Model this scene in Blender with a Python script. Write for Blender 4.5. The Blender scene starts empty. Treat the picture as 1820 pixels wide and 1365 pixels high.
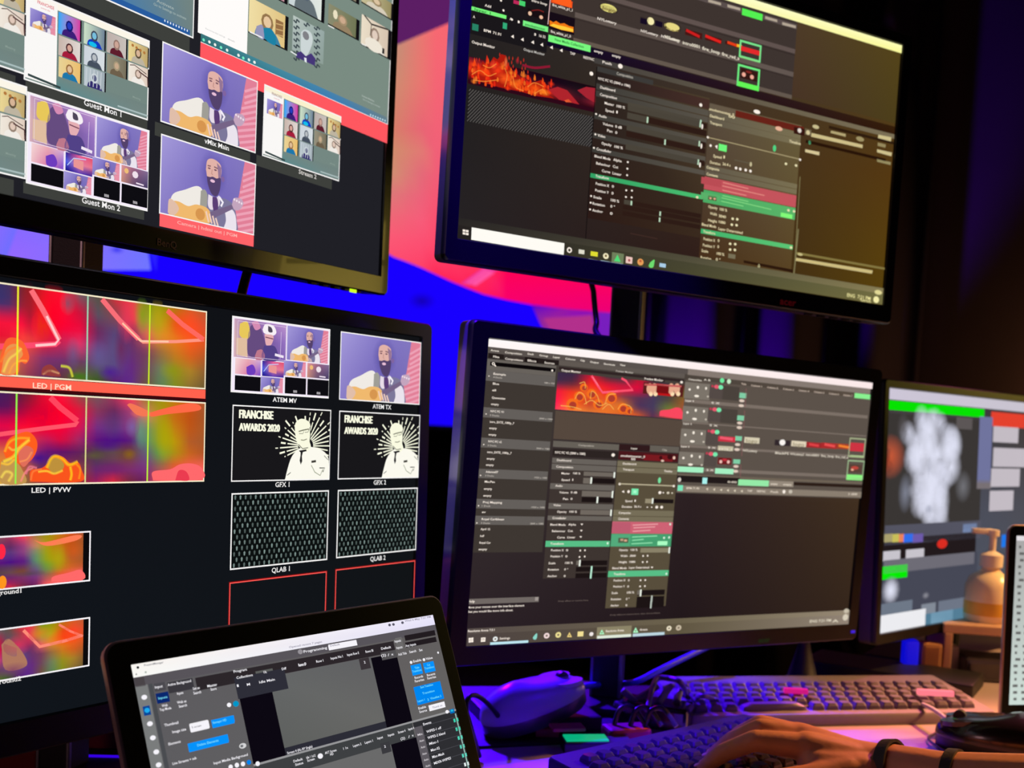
import bpy, bmesh, math, random
from mathutils import Vector, Matrix
random.seed(7)
SC = bpy.context.scene
COL = SC.collection

# ------------------------------------------------------------------ camera
IMW, IMH = 1820.0, 1365.0
FPX, CX, CY = 1976.67, 1043.0, 861.7          # focal length and principal point in pixels (cropped phone picture)
DESK = 0.74
CAMZ = DESK + 0.355
# camera axes seen from the room: columns = right, up, back
WM = Matrix(((0.998496, 0.054819, 0.0), (-0.05472, 0.996704, -0.059892), (-0.003283, 0.059802, 0.998205)))
WT = WM.transposed()
def cam2world(v):
    w = WT @ Vector(v)
    return Vector((w.x, -w.z, w.y + CAMZ))
def camdir(v):
    w = WT @ Vector(v)
    return Vector((w.x, -w.z, w.y))
cam_d = bpy.data.cameras.new('camera')
cam = bpy.data.objects.new('camera', cam_d)
COL.objects.link(cam)
cm = Matrix.Identity(4)
for i, ax in enumerate(((1, 0, 0), (0, 1, 0), (0, 0, 1))):
    d = camdir(ax)
    for r in range(3): cm[r][i] = d[r]
cm.translation = (0, 0, CAMZ)
cam.matrix_world = cm
cam_d.sensor_width = 36.0
cam_d.lens = FPX / IMW * 36.0
cam_d.shift_x = -(CX - IMW / 2) / IMW
cam_d.shift_y = (CY - IMH / 2) / IMW
cam_d.clip_start = 0.02
cam_d.dof.use_dof = True
cam_d.dof.focus_distance = 0.86
cam_d.dof.aperture_fstop = 8.5
SC.camera = cam
SC.view_settings.view_transform = 'Standard'
SC.view_settings.look = 'None'
SC.view_settings.exposure = 0.0
SC.view_settings.gamma = 1.0
SC.view_settings.use_curve_mapping = False

# ------------------------------------------------------------------ world + lamps of the room, with added fills
w = bpy.data.worlds.new('room_dark'); SC.world = w; w.use_nodes = True
w.node_tree.nodes['Background'].inputs[0].default_value = (0.012, 0.01, 0.03, 1)
w.node_tree.nodes['Background'].inputs[1].default_value = 0.12
def lamp(name, kind, loc, target, power, color, size=0.2, spot=60, blend=0.5):
    d = bpy.data.lights.new(name, kind); d.energy = power; d.color = color
    if kind == 'AREA': d.shape = 'DISK'; d.size = size
    else: d.shadow_soft_size = size
    if kind == 'SPOT': d.spot_size = math.radians(spot); d.spot_blend = blend
    o = bpy.data.objects.new(name, d); COL.objects.link(o); o.location = loc
    o.rotation_euler = (Vector(target) - Vector(loc)).to_track_quat('-Z', 'Y').to_euler()
    return o
lamp('blue_stage_light', 'SPOT', (-0.55, 2.3, 1.6), (0.05, 1.27, 0.78), 500, (0.05, 0.0, 1.0), 0.05, 25)
lamp('blue_overhead_fill', 'SPOT', (-0.12, 0.78, 2.5), (0.0, 1.25, 0.76), 1150, (0.05, 0.0, 1.0), 0.03, 15)  # fill added above to turn the mouse and keys bluer
lamp('warm_desk_light', 'SPOT', (1.35, 1.75, 1.75), (0.52, 1.14, 0.78), 150, (1.0, 0.42, 0.09), 0.04, 31)
lamp('warm_room_light', 'AREA', (1.6, 2.15, 1.42), (0.0, 1.1, 1.2), 1.2, (1.0, 0.74, 0.14), 0.45)
lamp('warm_shelf_fill', 'SPOT', (1.25, 1.55, 1.55), (0.70, 1.62, 0.82), 60, (1.0, 0.52, 0.18), 0.05, 46)  # added fill brightening the bottle and riser
lamp('pink_stage_light', 'SPOT', (1.5, 2.4, 2.4), (0.42, 1.26, 0.76), 260, (1.0, 0.12, 0.40), 0.08, 11)
lamp('left_edge_fill', 'AREA', (-1.3, -0.1, 1.5), (-0.1, 0.8, 1.0), 1.6, (1.0, 0.5, 0.52), 0.35)  # added fill brightening the metal edge of the left laptop
lamp('wall_glow_light', 'POINT', (1.98, 3.95, 1.15), (2, 3, 1), 14, (1.0, 0.45, 0.16), 0.12)

# ------------------------------------------------------------------ materials
def lin(c):
    return tuple(((x / 255.0) / 12.92 if x <= 10.31 else ((x / 255.0 + 0.055) / 1.055) ** 2.4) for x in c)
def mat(name, rgb, rough=0.5, metal=0.0, spec=0.5, bump=0.0, bscale=200.0, vary=0.0, coat=0.0, emit=None, es=1.0):
    m = bpy.data.materials.new(name); m.use_nodes = True
    nt = m.node_tree; b = nt.nodes['Principled BSDF']
    b.inputs['Base Color'].default_value = (*lin(rgb), 1)
    b.inputs['Roughness'].default_value = rough
    b.inputs['Metallic'].default_value = metal
    b.inputs['Specular IOR Level'].default_value = spec
    b.inputs['Coat Weight'].default_value = coat
    if emit:
        b.inputs['Emission Color'].default_value = (*lin(emit), 1); b.inputs['Emission Strength'].default_value = es
    if bump or vary:
        tc = nt.nodes.new('ShaderNodeTexCoord'); n = nt.nodes.new('ShaderNodeTexNoise')
        n.inputs['Scale'].default_value = bscale; n.inputs['Detail'].default_value = 4
        nt.links.new(tc.outputs['Object'], n.inputs['Vector'])
        if bump:
            bp = nt.nodes.new('ShaderNodeBump'); bp.inputs['Strength'].default_value = bump; bp.inputs['Distance'].default_value = 0.002
            nt.links.new(n.outputs['Fac'], bp.inputs['Height']); nt.links.new(bp.outputs['Normal'], b.inputs['Normal'])
        if vary:
            rp = nt.nodes.new('ShaderNodeMix'); rp.data_type = 'RGBA'
            a = lin(rgb)
            rp.inputs['A'].default_value = (*[x * (1 - vary) for x in a], 1); rp.inputs['B'].default_value = (*[min(1, x * (1 + vary)) for x in a], 1)
            nt.links.new(n.outputs['Fac'], rp.inputs['Factor']); nt.links.new(rp.outputs['Result'], b.inputs['Base Color'])
    return m
M = {}
M['gloss'] = mat('black_gloss_plastic', (20, 18, 18), 0.22, coat=0.4, vary=0.1)
M['matte'] = mat('black_matte_plastic', (16, 16, 18), 0.5, bump=0.15, bscale=900)
M['side'] = mat('dark_grey_shell', (120, 112, 122), 0.32, metal=0.6, vary=0.05, bscale=300)
M['steel'] = mat('brushed_steel', (150, 150, 155), 0.35, metal=0.9, vary=0.15, bscale=300)
M['alu'] = mat('aluminium_shell', (205, 190, 190), 0.38, metal=0.75, vary=0.04, bscale=400)
M['desk'] = mat('pale_desk_laminate', (178, 160, 158), 0.38, vary=0.12, bscale=14, bump=0.05)
M['deskedge'] = mat('dark_desk_edge', (30, 22, 20), 0.6, vary=0.2, bscale=60)
M['wall'] = mat('dark_painted_wall', (52, 42, 50), 0.85, vary=0.15, bscale=5, bump=0.2)
M['floor'] = mat('dark_carpet_floor', (22, 20, 24), 0.95, vary=0.4, bscale=90, bump=0.3)
M['ceil'] = mat('black_painted_ceiling', (14, 14, 18), 0.9, vary=0.2, bscale=12)
M['cloth'] = mat('black_stage_cloth', (34, 26, 44), 0.9, vary=0.3, bscale=120, bump=0.3)
M['white'] = mat('white_plastic', (226, 222, 230), 0.35, vary=0.03, bscale=80)
M['grey'] = mat('light_grey_plastic', (138, 130, 135), 0.45, vary=0.05, bscale=100)
M['gloss2'] = mat('black_satin_plastic', (9, 9, 10), 0.35, vary=0.1)
M['keyblack'] = mat('black_keycap_plastic', (46, 42, 48), 0.22, spec=0.8, vary=0.06, bscale=80)
M['shellwhite'] = mat('mouse_shell_plastic', (170, 168, 190), 0.3, vary=0.03, bscale=80)
M['keygrey'] = mat('grey_keycap_plastic', (112, 104, 112), 0.4, vary=0.06, bscale=80)
M['rubber'] = mat('black_cable_rubber', (24, 22, 26), 0.4, vary=0.2, bscale=300)
M['bluelitcable'] = mat('blue_lit_cable_jacket', (90, 90, 220), 0.35, vary=0.1, bscale=300)  # blue light on these cords painted into their colour
M['leather'] = mat('black_leather_band', (20, 16, 15), 0.55, vary=0.3, bscale=260, bump=0.3)
M['skin'] = mat('skin', (205, 142, 108), 0.48, vary=0.16, bscale=60, bump=0.35)
M['skin'].node_tree.nodes['Principled BSDF'].inputs['Subsurface Weight'].default_value = 0.12
M['skin'].node_tree.nodes['Principled BSDF'].inputs['Subsurface Radius'].default_value = (0.012, 0.005, 0.003)
M['nail'] = mat('finger_nail', (225, 172, 150), 0.3)
M['green'] = mat('green_emissive_label', (10, 90, 60), 0.5, emit=(5, 176, 122), es=1.0)  # plain sticker, brightened by its own emission
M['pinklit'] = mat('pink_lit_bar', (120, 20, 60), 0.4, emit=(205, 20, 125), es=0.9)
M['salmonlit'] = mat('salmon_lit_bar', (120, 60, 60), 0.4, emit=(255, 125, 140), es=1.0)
M['redcard'] = mat('red_card', (185, 40, 70), 0.6, vary=0.1)
M['yellow'] = mat('yellow_paper', (215, 200, 90), 0.7, vary=0.06)
M['paper'] = mat('white_paper', (225, 215, 205), 0.75, vary=0.04)
M['blueobj'] = mat('blue_plastic_emissive', (20, 30, 235), 0.4, emit=(10, 15, 255), es=0.55)  # plain box plastic given emission so it shows bright
M['board'] = mat('brown_cardboard', (170, 120, 78), 0.8, vary=0.12, bscale=40)
M['shelf'] = mat('pale_wood_shelf', (200, 160, 128), 0.5, vary=0.2, bscale=20)
M['logo'] = mat('silver_logo_print', (150, 128, 112), 0.4, metal=0.3)
M['logored'] = mat('dim_red_logo', (60, 5, 10), 0.4, emit=(60, 2, 8), es=0.8)
M['logogreen'] = mat('dim_green_logo', (4, 40, 10), 0.4, emit=(4, 44, 12), es=0.8)
M['bluelight'] = mat('blue_indicator', (10, 5, 60), 0.3, emit=(48, 20, 210), es=1.0)
M['yellowlight'] = mat('yellow_indicator', (60, 60, 5), 0.3, emit=(205, 255, 30), es=1.0)
M['redled'] = mat('blue_led_strip', (10, 5, 60), 0.3, emit=(52, 0, 225), es=1.0)
M['redpanel'] = mat('dark_red_fabric', (120, 22, 26), 0.9, vary=0.2, bscale=50)
M['amber'] = mat('amber_liquid', (250, 226, 190), 0.25, vary=0.08, bscale=30)
M['cap'] = mat('cream_pump_plastic', (235, 222, 205), 0.35)
M['goldlabel'] = mat('gold_label', (225, 175, 60), 0.4, vary=0.1, bscale=50)
def emis_mat(name, sample):
    m = bpy.data.materials.new(name); m.use_nodes = True; nt = m.node_tree
    nt.nodes.clear()
    o = nt.nodes.new('ShaderNodeOutputMaterial'); e = nt.nodes.new('ShaderNodeEmission'); a = nt.nodes.new('ShaderNodeAttribute')
    a.attribute_name = 'Col'; nt.links.new(a.outputs['Color'], e.inputs['Color'])
    tr = nt.nodes.new('ShaderNodeBsdfTransparent'); mx = nt.nodes.new('ShaderNodeMixShader')
    if sample: nt.links.new(e.outputs[0], o.inputs['Surface'])
    else:
        nt.links.new(a.outputs['Alpha'], mx.inputs[0]); nt.links.new(tr.outputs[0], mx.inputs[1]); nt.links.new(e.outputs[0], mx.inputs[2])
        nt.links.new(mx.outputs[0], o.inputs['Surface'])
    try: m.cycles.emission_sampling = 'AUTO' if sample else 'NONE'
    except Exception: pass
    return m
M['pix'] = emis_mat('lit_pixels', True)
M['pixtext'] = emis_mat('lit_pixels_fine', False)

# ------------------------------------------------------------------ object helpers
def link(name, me, mats, parent=None, smooth=False):
    o = bpy.data.objects.new(name, me); COL.objects.link(o)
    for m in (mats if isinstance(mats, (list, tuple)) else [mats]): me.materials.append(M[m] if isinstance(m, str) else m)
    if smooth:
        for p in me.polygons: p.use_smooth = True
    if parent: o.parent = parent
    return o
def obj(name, bm, m, parent=None, smooth=False):
    bmesh.ops.recalc_face_normals(bm, faces=bm.faces)
    me = bpy.data.meshes.new(name); bm.to_mesh(me); bm.free()
    if smooth:
        o = link(name, me, m, parent, True)
        md = o.modifiers.new('split', 'EDGE_SPLIT'); md.split_angle = math.radians(40)
        return o
    return link(name, me, m, parent)
def tag(o, label=None, cat=None, group=None, kind=None):
    if label: o['label'] = label
    if cat: o['category'] = cat
    if group: o['group'] = group
    if kind: o['kind'] = kind
    return o
def empty(name, mw, label, cat, group=None):
    o = bpy.data.objects.new(name, None); COL.objects.link(o); o.empty_display_size = 0.05
    o.matrix_world = mw if isinstance(mw, Matrix) else Matrix.Translation(mw)
    return tag(o, label, cat, group)
def box(bm, c, s, rot=None, bev=0.0):
    r = bmesh.ops.create_cube(bm, size=1.0)
    vs = r['verts']
    bmesh.ops.scale(bm, vec=s, verts=vs)
    if bev:
        es = list({e for v in vs for e in v.link_edges})
        rb = bmesh.ops.bevel(bm, geom=es, offset=bev, segments=2, affect='EDGES', profile=0.6)
        vs = list({v for f in rb['faces'] for v in f.verts} | {v for v in vs if v.is_valid})
    if rot: bmesh.ops.rotate(bm, cent=(0, 0, 0), matrix=rot.to_3x3() if isinstance(rot, Matrix) else rot, verts=vs)
    bmesh.ops.translate(bm, vec=c, verts=vs)
    return vs
def loft(bm, loops, cap0=True, cap1=True):
    rows = [[bm.verts.new(p) for p in l] for l in loops]
    for a, b in zip(rows, rows[1:]):
        n = len(a)
        for i in range(n): bm.faces.new((a[i], a[(i + 1) % n], b[(i + 1) % n], b[i]))
    if cap0: bm.faces.new(rows[0])
    if cap1: bm.faces.new(rows[-1])
def rr(x0, y0, x1, y1, r, z, n=5):
    out = []
    for cx, cy, a0 in ((x1 - r, y1 - r, 0), (x0 + r, y1 - r, 90), (x0 + r, y0 + r, 180), (x1 - r, y0 + r, 270)):
        for i in range(n + 1):
            a = math.radians(a0 + 90 * i / n); out.append((cx + r * math.cos(a), cy + r * math.sin(a), z))
    return out
def lathe(bm, prof, c=(0, 0, 0), n=32):
    loft(bm, [[(c[0] + r * math.cos(2 * math.pi * i / n), c[1] + r * math.sin(2 * math.pi * i / n), c[2] + z) for i in range(n)] for r, z in prof])
def smooth_path(pts, k=8):
    pts = [Vector(p) for p in pts]
    P = [pts[0] * 2 - pts[1]] + pts + [pts[-1] * 2 - pts[-2]]
    out = []
    for i in range(1, len(P) - 2):
        for j in range(k):
            t = j / k; a, b, c, d = P[i - 1:i + 3]
            out.append(0.5 * (2 * b + (c - a) * t + (2 * a - 5 * b + 4 * c - d) * t * t + (3 * b - a - 3 * c + d) * t ** 3))
    return out + [pts[-1]]
def tube(bm, pts, r, n=10, k=8):
    path = smooth_path(pts, k) if len(pts) > 2 else [Vector(p) for p in pts]
    loops = []; ref = None
    for i, p in enumerate(path):
        t = (path[min(i + 1, len(path) - 1)] - path[max(i - 1, 0)]).normalized()
        if ref is None: ref = t.orthogonal().normalized()
        ref = (ref - t * ref.dot(t)).normalized(); b = t.cross(ref)
        rad = r[0] + (r[1] - r[0]) * i / (len(path) - 1) if isinstance(r, tuple) else r
        loops.append([p + (ref * math.cos(2 * math.pi * j / n) + b * math.sin(2 * math.pi * j / n)) * rad for j in range(n)])
    loft(bm, loops)
def ray(px, py): return camdir(((px - CX) / FPX, -(py - CY) / FPX, -1))
ORG = Vector((0, 0, CAMZ))
def at(px, py, depth): return ORG + ray(px, py) * depth            # depth along the viewing axis
def ondesk(px, py, h=0.0):
    d = ray(px, py); return ORG + d * ((DESK + h - CAMZ) / d.z)
def pose(R, t):
    m = Matrix.Identity(4)
    for i in range(3):
        a = camdir((R[0][i], R[1][i], R[2][i])).normalized()
        for r in range(3): m[r][i] = a[r]
    x = m.col[0].to_3d(); z = m.col[2].to_3d(); y = z.cross(x).normalized(); x = y.cross(z).normalized()
    for r in range(3): m[r][0] = x[r]; m[r][1] = y[r]; m[r][2] = z[r]
    m.translation = cam2world(t)
    return m

# ------------------------------------------------------------------ lit picture surface
_glyph = {}
SERIF_B = set('ufnmiMxrLEDPVWATXFdkhlb1|'.replace('V', '').replace('W', '').replace('u', 'u'))
SERIF_T = set('uniMxLEDPVWATXFBdklbvyrm')
def text_mesh(s, serif=False):
    key = (s, serif)
    if key in _glyph: return _glyph[key]
    polys = []
    cu = bpy.data.curves.new('t', 'FONT'); cu.body = s; cu.size = 1.0; cu.resolution_u = 2
    cu.offset = 0.012 if serif else 0.014
    o = bpy.data.objects.new('t', cu); COL.objects.link(o)
    dg = bpy.context.evaluated_depsgraph_get(); dg.update()
    me = bpy.data.meshes.new_from_object(o.evaluated_get(dg))
    vs = [(v.co.x, v.co.y) for v in me.vertices]
    for p in me.polygons: polys.append([vs[i] for i in p.vertices])
    bpy.data.meshes.remove(me); bpy.data.objects.remove(o); bpy.data.curves.remove(cu)
    if serif:                                   # slab ends on the stems
        add = []
        def cuts(y):
            xs = []
            for p in polys:
                n = len(p); c = []
                for i in range(n):
                    a, b = p[i], p[(i + 1) % n]
                    if (a[1] - y) * (b[1] - y) < 0: c.append(a[0] + (b[0] - a[0]) * (y - a[1]) / (b[1] - a[1]))
                if len(c) >= 2: xs.append([min(c), max(c)])
            return xs
        for yb, up in ((0.0, 1), (0.729, -1), (0.547, -1)):
            y = yb + up * 0.03
            beyond = cuts(yb - up * 0.035)
            xs = []
            for p in polys:
                n = len(p); c = []
                for i in range(n):
                    a, b = p[i], p[(i + 1) % n]
                    if (a[1] - y) * (b[1] - y) < 0: c.append(a[0] + (b[0] - a[0]) * (y - a[1]) / (b[1] - a[1]))
                if len(c) >= 2: xs.append([min(c), max(c)])
            xs.sort(); mg = []
            for a in xs:
                if mg and a[0] - mg[-1][1] < 0.01: mg[-1][1] = max(mg[-1][1], a[1])
                else: mg.append(list(a))
            for a, b in mg:
                if 0.05 < b - a < 0.19 and not any(c < b and d_ > a for c, d_ in beyond):
                    # a true stem keeps its width further in
                    add.append([(a - 0.055, yb), (b + 0.055, yb), (b + 0.055, yb + up * 0.045), (a - 0.055, yb + up * 0.045)])
        polys += add
    x0 = min(v[0] for p in polys for v in p); x1 = max(v[0] for p in polys for v in p)
    _glyph[key] = (polys, x0, x1)
    return _glyph[key]
class Lit:
    """collects flat coloured shapes lying in one plane (a picture shown by a screen)"""
    def __init__(s, mw, clip=None):
        s.mw = mw; s.inv = mw.inverted(); s.v = []; s.f = []; s.c = []; s.m = []; s.z = 0.0002; s.o = (0, 0, 1); s.clip = clip
        s.q = None
    def P(s, x, y):
        if s.q: return s.q(x, y)
        x = s.o[0] + x * s.o[2]; y = s.o[1] + y * s.o[2]
        o = s.inv @ ORG; d = s.inv.to_3x3() @ ray(x, y); k = -o.z / d.z
        return (o.x + d.x * k, o.y + d.y * k)
    def crop(s, x0, y0, x1, w): s.o = (x0, y0, (x1 - x0) / w); s.q = None
    def up(s, n=1): s.z += 2.5e-5 * n
    def raw(s, pts, cols, soft=False, dz=0):
        if s.clip:
            a, b, c, d = s.clip
            if len(pts) <= 4 and not isinstance(cols, list) :
                out = pts
                for ax, lim, sg in ((0, a, 1), (1, b, 1), (0, c, -1), (1, d, -1)):
                    nw = []
                    for i in range(len(out)):
                        p, q = out[i], out[(i + 1) % len(out)]
                        ip = (p[ax] - lim) * sg >= 0; iq = (q[ax] - lim) * sg >= 0
                        if ip: nw.append(p)
                        if ip != iq:
                            t = (lim - p[ax]) / (q[ax] - p[ax]); nw.append((p[0] + (q[0] - p[0]) * t, p[1] + (q[1] - p[1]) * t))
                    out = nw
                    if len(out) < 3: return
                pts = out
            else: pts = [(min(max(p[0], a), c), min(max(p[1], b), d)) for p in pts]
        i0 = len(s.v)
        for p in pts: s.v.append((p[0], p[1], s.z + dz))
        s.f.append(tuple(range(i0, i0 + len(pts))))
        cc = cols if isinstance(cols, list) else [cols] * len(pts)
        s.c.append([(*lin(k[:3]), (k[3] if len(k) > 3 else 1.0)) for k in cc]); s.m.append(1 if soft else 0)
    def box_(s, x0, y0, x1, y1):
        a = s.P(x0, y0); b = s.P(x1, y1); return a[0], a[1], b[0], b[1]
    def rect(s, x0, y0, x1, y1, col, col2=None, fine=False):
        u0, v0, u1, v1 = s.box_(x0, y0, x1, y1)
        if col2: s.grid_l(u0, v0, u1, v1, [[col, col2]] * 2, 6, 1)
        else: s.raw([(u0, v0), (u1, v0), (u1, v1), (u0, v1)], col, fine)
    def frame(s, x0, y0, x1, y1, col, t):
        u0, v0, u1, v1 = s.box_(x0, y0, x1, y1)
        s.frame_l(u0, v0, u1, v1, col, t)
    def frame_l(s, u0, v0, u1, v1, col, t):
        for a, b, c, d in ((u0, v0, u1, v0 - t), (u0, v1 + t, u1, v1), (u0, v0 - t, u0 + t, v1 + t), (u1 - t, v0 - t, u1, v1 + t)):
            s.raw([(a, b), (c, b), (c, d), (a, d)], col, True)
    def poly(s, pts, col, soft=False): s.raw([s.P(*p) for p in pts], col, soft)
    def spline(s, pts, col, k=5, soft=False):
        q = smooth_path([(*s.P(*p), 0) for p in pts + [pts[0]]], k)[:-1]
        c = Vector((sum(p.x for p in q) / len(q), sum(p.y for p in q) / len(q), 0))
        s.raw([(p.x, p.y) for p in q], col, soft)
    def ell(s, cx, cy, rx, ry, col, n=16, edge=None, rot=0.0):
        a = s.P(cx, cy); b = s.P(cx + rx, cy); d = s.P(cx, cy + ry)
        ax = (b[0] - a[0]); ay = abs(d[1] - a[1]); cr, sr = math.cos(rot), math.sin(rot)
        pt = []
        for i in range(n):
            t = 2 * math.pi * i / n; X, Y = math.cos(t), math.sin(t)
            X, Y = X * ax, Y * ay
            pt.append((a[0] + X * cr - Y * sr, a[1] + X * sr + Y * cr))
        if edge is None: s.raw(pt, col)
        else:
            for i in range(n): s.raw([a, pt[i], pt[(i + 1) % n]], [col, edge, edge], True)
    def glow(s, cx, cy, rx, ry, col, a=0.8, n=16, rot=0.0):
        s.ell(cx, cy, rx, ry, (*col, a), n, (*col, 0.0), rot)
    def line(s, pts, w, col, soft=False):
        q = [Vector(s.P(*p)) for p in pts]
        L = []
        for i, p in enumerate(q):
            t = (q[min(i + 1, len(q) - 1)] - q[max(i - 1, 0)]).normalized(); n_ = Vector((-t.y, t.x)) * w / 2
            L.append((p + n_, p - n_))
        for a, b in zip(L, L[1:]): s.raw([tuple(a[0]), tuple(b[0]), tuple(b[1]), tuple(a[1])], col, True)
    def curve(s, pts, w, col, k=5):
        s.line([(p.x, p.y) for p in smooth_path([(*p, 0) for p in pts], k)], w, col)
    def grid_l(s, u0, v0, u1, v1, rows, nx, ny):
        R, C = len(rows), len(rows[0])
        def val(a, b):
            x = a * (C - 1); y = b * (R - 1); i = min(int(x), C - 2) if C > 1 else 0; j = min(int(y), R - 2); fx = x - i; fy = y - j
            g = lambda jj, ii: rows[jj][ii]
            return tuple((g(j, i)[k] * (1 - fx) + g(j, i + 1)[k] * fx) * (1 - fy) + (g(j + 1, i)[k] * (1 - fx) + g(j + 1, i + 1)[k] * fx) * fy for k in range(3))
        for a in range(nx):
            for b in range(ny):
                q = [(a, b), (a + 1, b), (a + 1, b + 1), (a, b + 1)]
                s.raw([(u0 + (u1 - u0) * i / nx, v0 + (v1 - v0) * j / ny) for i, j in q], [val(i / nx, j / ny) for i, j in q])
    def grid(s, x0, y0, x1, y1, rows, nx=24, ny=10): s.grid_l(*s.box_(x0, y0, x1, y1), rows, nx, ny)
    def text(s, t, x0, y0, x1, h, col=(250, 246, 240), serif=False):
        polys, a, b = text_mesh(t, serif)
        p0 = s.P(x0, y0); p1 = s.P(x1, y0); pt = s.P(x0, y0 - h)
        sx = (p1[0] - p0[0]) / (b - a); sy = abs(pt[1] - p0[1]) / 0.729
        for p in polys: s.raw([(p0[0] + (q[0] - a) * sx, p0[1] + q[1] * sy) for q in p], col, True, 6e-5)
    def unit(s, u0, v0, u1, v1): s.q = lambda x, y: (u0 + (u1 - u0) * x, v0 + (v1 - v0) * y)
    def build(s, name, parent):
        me = bpy.data.meshes.new(name); me.from_pydata(s.v, [], s.f)
        ca = me.color_attributes.new('Col', 'FLOAT_COLOR', 'CORNER')
        flat = []
        for c in s.c:
            for k in c: flat.extend(k)
        ca.data.foreach_set('color', flat)
        o = link(name, me, ['pix', 'pixtext'], parent)
        me.polygons.foreach_set('material_index', s.m)
        me.update()
        return o

# ------------------------------------------------------------------ the room
def struct(name, bm, m):
    return tag(obj(name, bm, m), kind='structure')
bm = bmesh.new(); box(bm, (0.5, 2.5, -0.05), (8.2, 7.2, 0.1)); struct('floor', bm, 'floor')
bm = bmesh.new(); box(bm, (0.5, 2.5, 3.05), (8.2, 7.2, 0.1)); struct('ceiling', bm, 'ceil')
bm = bmesh.new(); box(bm, (0.5, 6.05, 1.5), (8.2, 0.1, 3.0)); struct('wall_back', bm, 'wall')
bm = bmesh.new(); box(bm, (-3.55, 2.5, 1.5), (0.1, 7.0, 3.0)); struct('wall_left', bm, 'wall')
bm = bmesh.new(); box(bm, (2.75, 3.75, 1.5), (5.2, 0.1, 3.0), Matrix.Rotation(math.radians(-38), 3, 'Z')); struct('wall_right', bm, 'wall')

# LED wall behind the desk
LW = Matrix.Translation((-0.7, 4.8, 1.6)) @ Matrix.Rotation(math.pi / 2, 4, 'X')
LED = Lit(LW)
pl = LED.P(-80, 0)[0]; pr = LED.P(1138, 560)[0]; pb = LED.P(800, 757)[1]; pt_ = LED.P(750, -70)[1]
led = empty('led_wall', Matrix.Translation((LW.translation.x, 4.85, DESK)), 'big blurred stage video wall glowing pink and peach behind the monitors, blue-lit scrim below painted in', 'video wall')
LED.clip = (pl, pb, pr, pt_)
LED.raw([(pl, pb), (pr, pb), (pr, pt_), (pl, pt_)], (24, 0, 255)); LED.up(4)  # blue-lit scrim under the art, its light painted into the picture
art = [(600, -70), (600, 395), (692, 454), (725, 466), (757, 479), (790, 495), (818, 507), (865, 525), (905, 534), (941, 541), (1000, 548), (1050, 553), (1150, 560), (1150, -70)]
cells = [(650, 90), (700, 80), (750, 66), (800, 50), (860, 30), (950, 20), (1150, 0)]
LED.clip = None
# picture: columns of colour between the slanted purple edge and the curved blue edge
xs = [-80, 60, 200, 330, 450, 540, 600, 650, 700, 725, 750, 775, 800, 830, 860, 900, 945, 1000, 1050, 1100, 1135]
def interp(tab, x):
    for (a, b), (c, d) in zip(tab, tab[1:]):
        if a <= x <= c:
            t = (x - a) / (c - a)
            return b + (d - b) * t if not isinstance(b, tuple) else tuple(b[k] + (d[k] - b[k]) * t for k in range(3))
    return tab[-1][1]
arc = [(-80, 338)] + [(p[0], p[1]) for p in art[1:13]]
top = [(-80, 150), (600, 105), (710, 78), (800, 40), (1150, -60)]
def art_col(x, y):
    if x < 760:
        a = [(70, (190, 145, 120)), (150, (205, 140, 112)), (240, (215, 125, 105)), (290, (205, 150, 112)), (340, (220, 120, 120)), (410, (250, 92, 118)), (480, (255, 70, 110)), (560, (255, 20, 90))]
        b = [(70, (250, 108, 110)), (150, (245, 108, 112)), (230, (240, 90, 120)), (280, (230, 120, 118)), (310, (235, 92, 122)), (400, (250, 88, 122)), (480, (255, 60, 100)), (560, (255, 10, 90))]
        ca, cb = interp(a, y if y > 70 else 70), interp(b, y if y > 70 else 70); t = min(max((x - 700) / 70, 0), 1)
        return tuple(ca[k] + (cb[k] - ca[k]) * t for k in range(3))
    if x < 870: return interp([(-70, (250, 108, 110)), (300, (240, 95, 120)), (440, (255, 72, 108)), (475, (255, 45, 88)), (540, (255, 20, 90))], y)
    return interp([(-70, (255, 60, 90)), (470, (255, 5, 82)), (530, (252, 0, 105)), (560, (235, 0, 120))], y)
for x0, x1 in zip(xs, xs[1:]):
    for k in range(10):
        q = []; c = []
        for x, kk in ((x0, k), (x1, k), (x1, k + 1), (x0, k + 1)):
            y = interp(top, x) + (interp(arc, x) - interp(top, x)) * kk / 10
            q.append(LED.P(x, y)); c.append(art_col(x, y))
        LED.raw(q, c)
LED.up(4)
q = [LED.P(x, y) for x, y in ((600, -70), (1135, -70), (1135, interp(top, 1135)), (800, 40), (710, 78), (600, 105), (-80, 150), (-80, -70))]
LED.raw(q, (92, 30, 100))
LED.up(4)
LED.poly([(818, 505), (838, 506), (868, 484), (900, 478), (878, 470), (862, 474)], [(235, 50, 160)] * 6)
LED.poly([(826, 503), (846, 508), (880, 484), (860, 478)], (255, 85, 165))
LED.poly([(945, 542), (1010, 549), (1138, 560), (1138, 640), (975, 600), (960, 575)], [(90, 0, 200), (150, 20, 170), (120, 20, 190), (60, 10, 240), (160, 40, 150), (150, 40, 150)])
LED.up(4)
LED.poly([(966, 566), (1052, 560), (1062, 610), (985, 600)], (178, 48, 140))
LED.poly([(1066, 556), (1090, 556), (1086, 640), (1066, 640)], (120, 30, 190))
LED.glow(750, 535, 26, 16, (20, 0, 150), 0.8)
LED.poly([(-80, 350), (262, 392), (266, 420), (262, 440), (268, 480), (-80, 480)], [(130, 100, 255), (112, 115, 255), (112, 115, 255), (112, 115, 255), (112, 118, 255), (160, 100, 255)])
LED.up(4)
LED.glow(208, 444, 15, 8, (40, 40, 240), 1.0)
LED.poly([(-80, 360), (40, 380), (8, 470), (-80, 465)], [(175, 100, 250), (112, 110, 255), (112, 110, 255), (185, 95, 245)])
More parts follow.
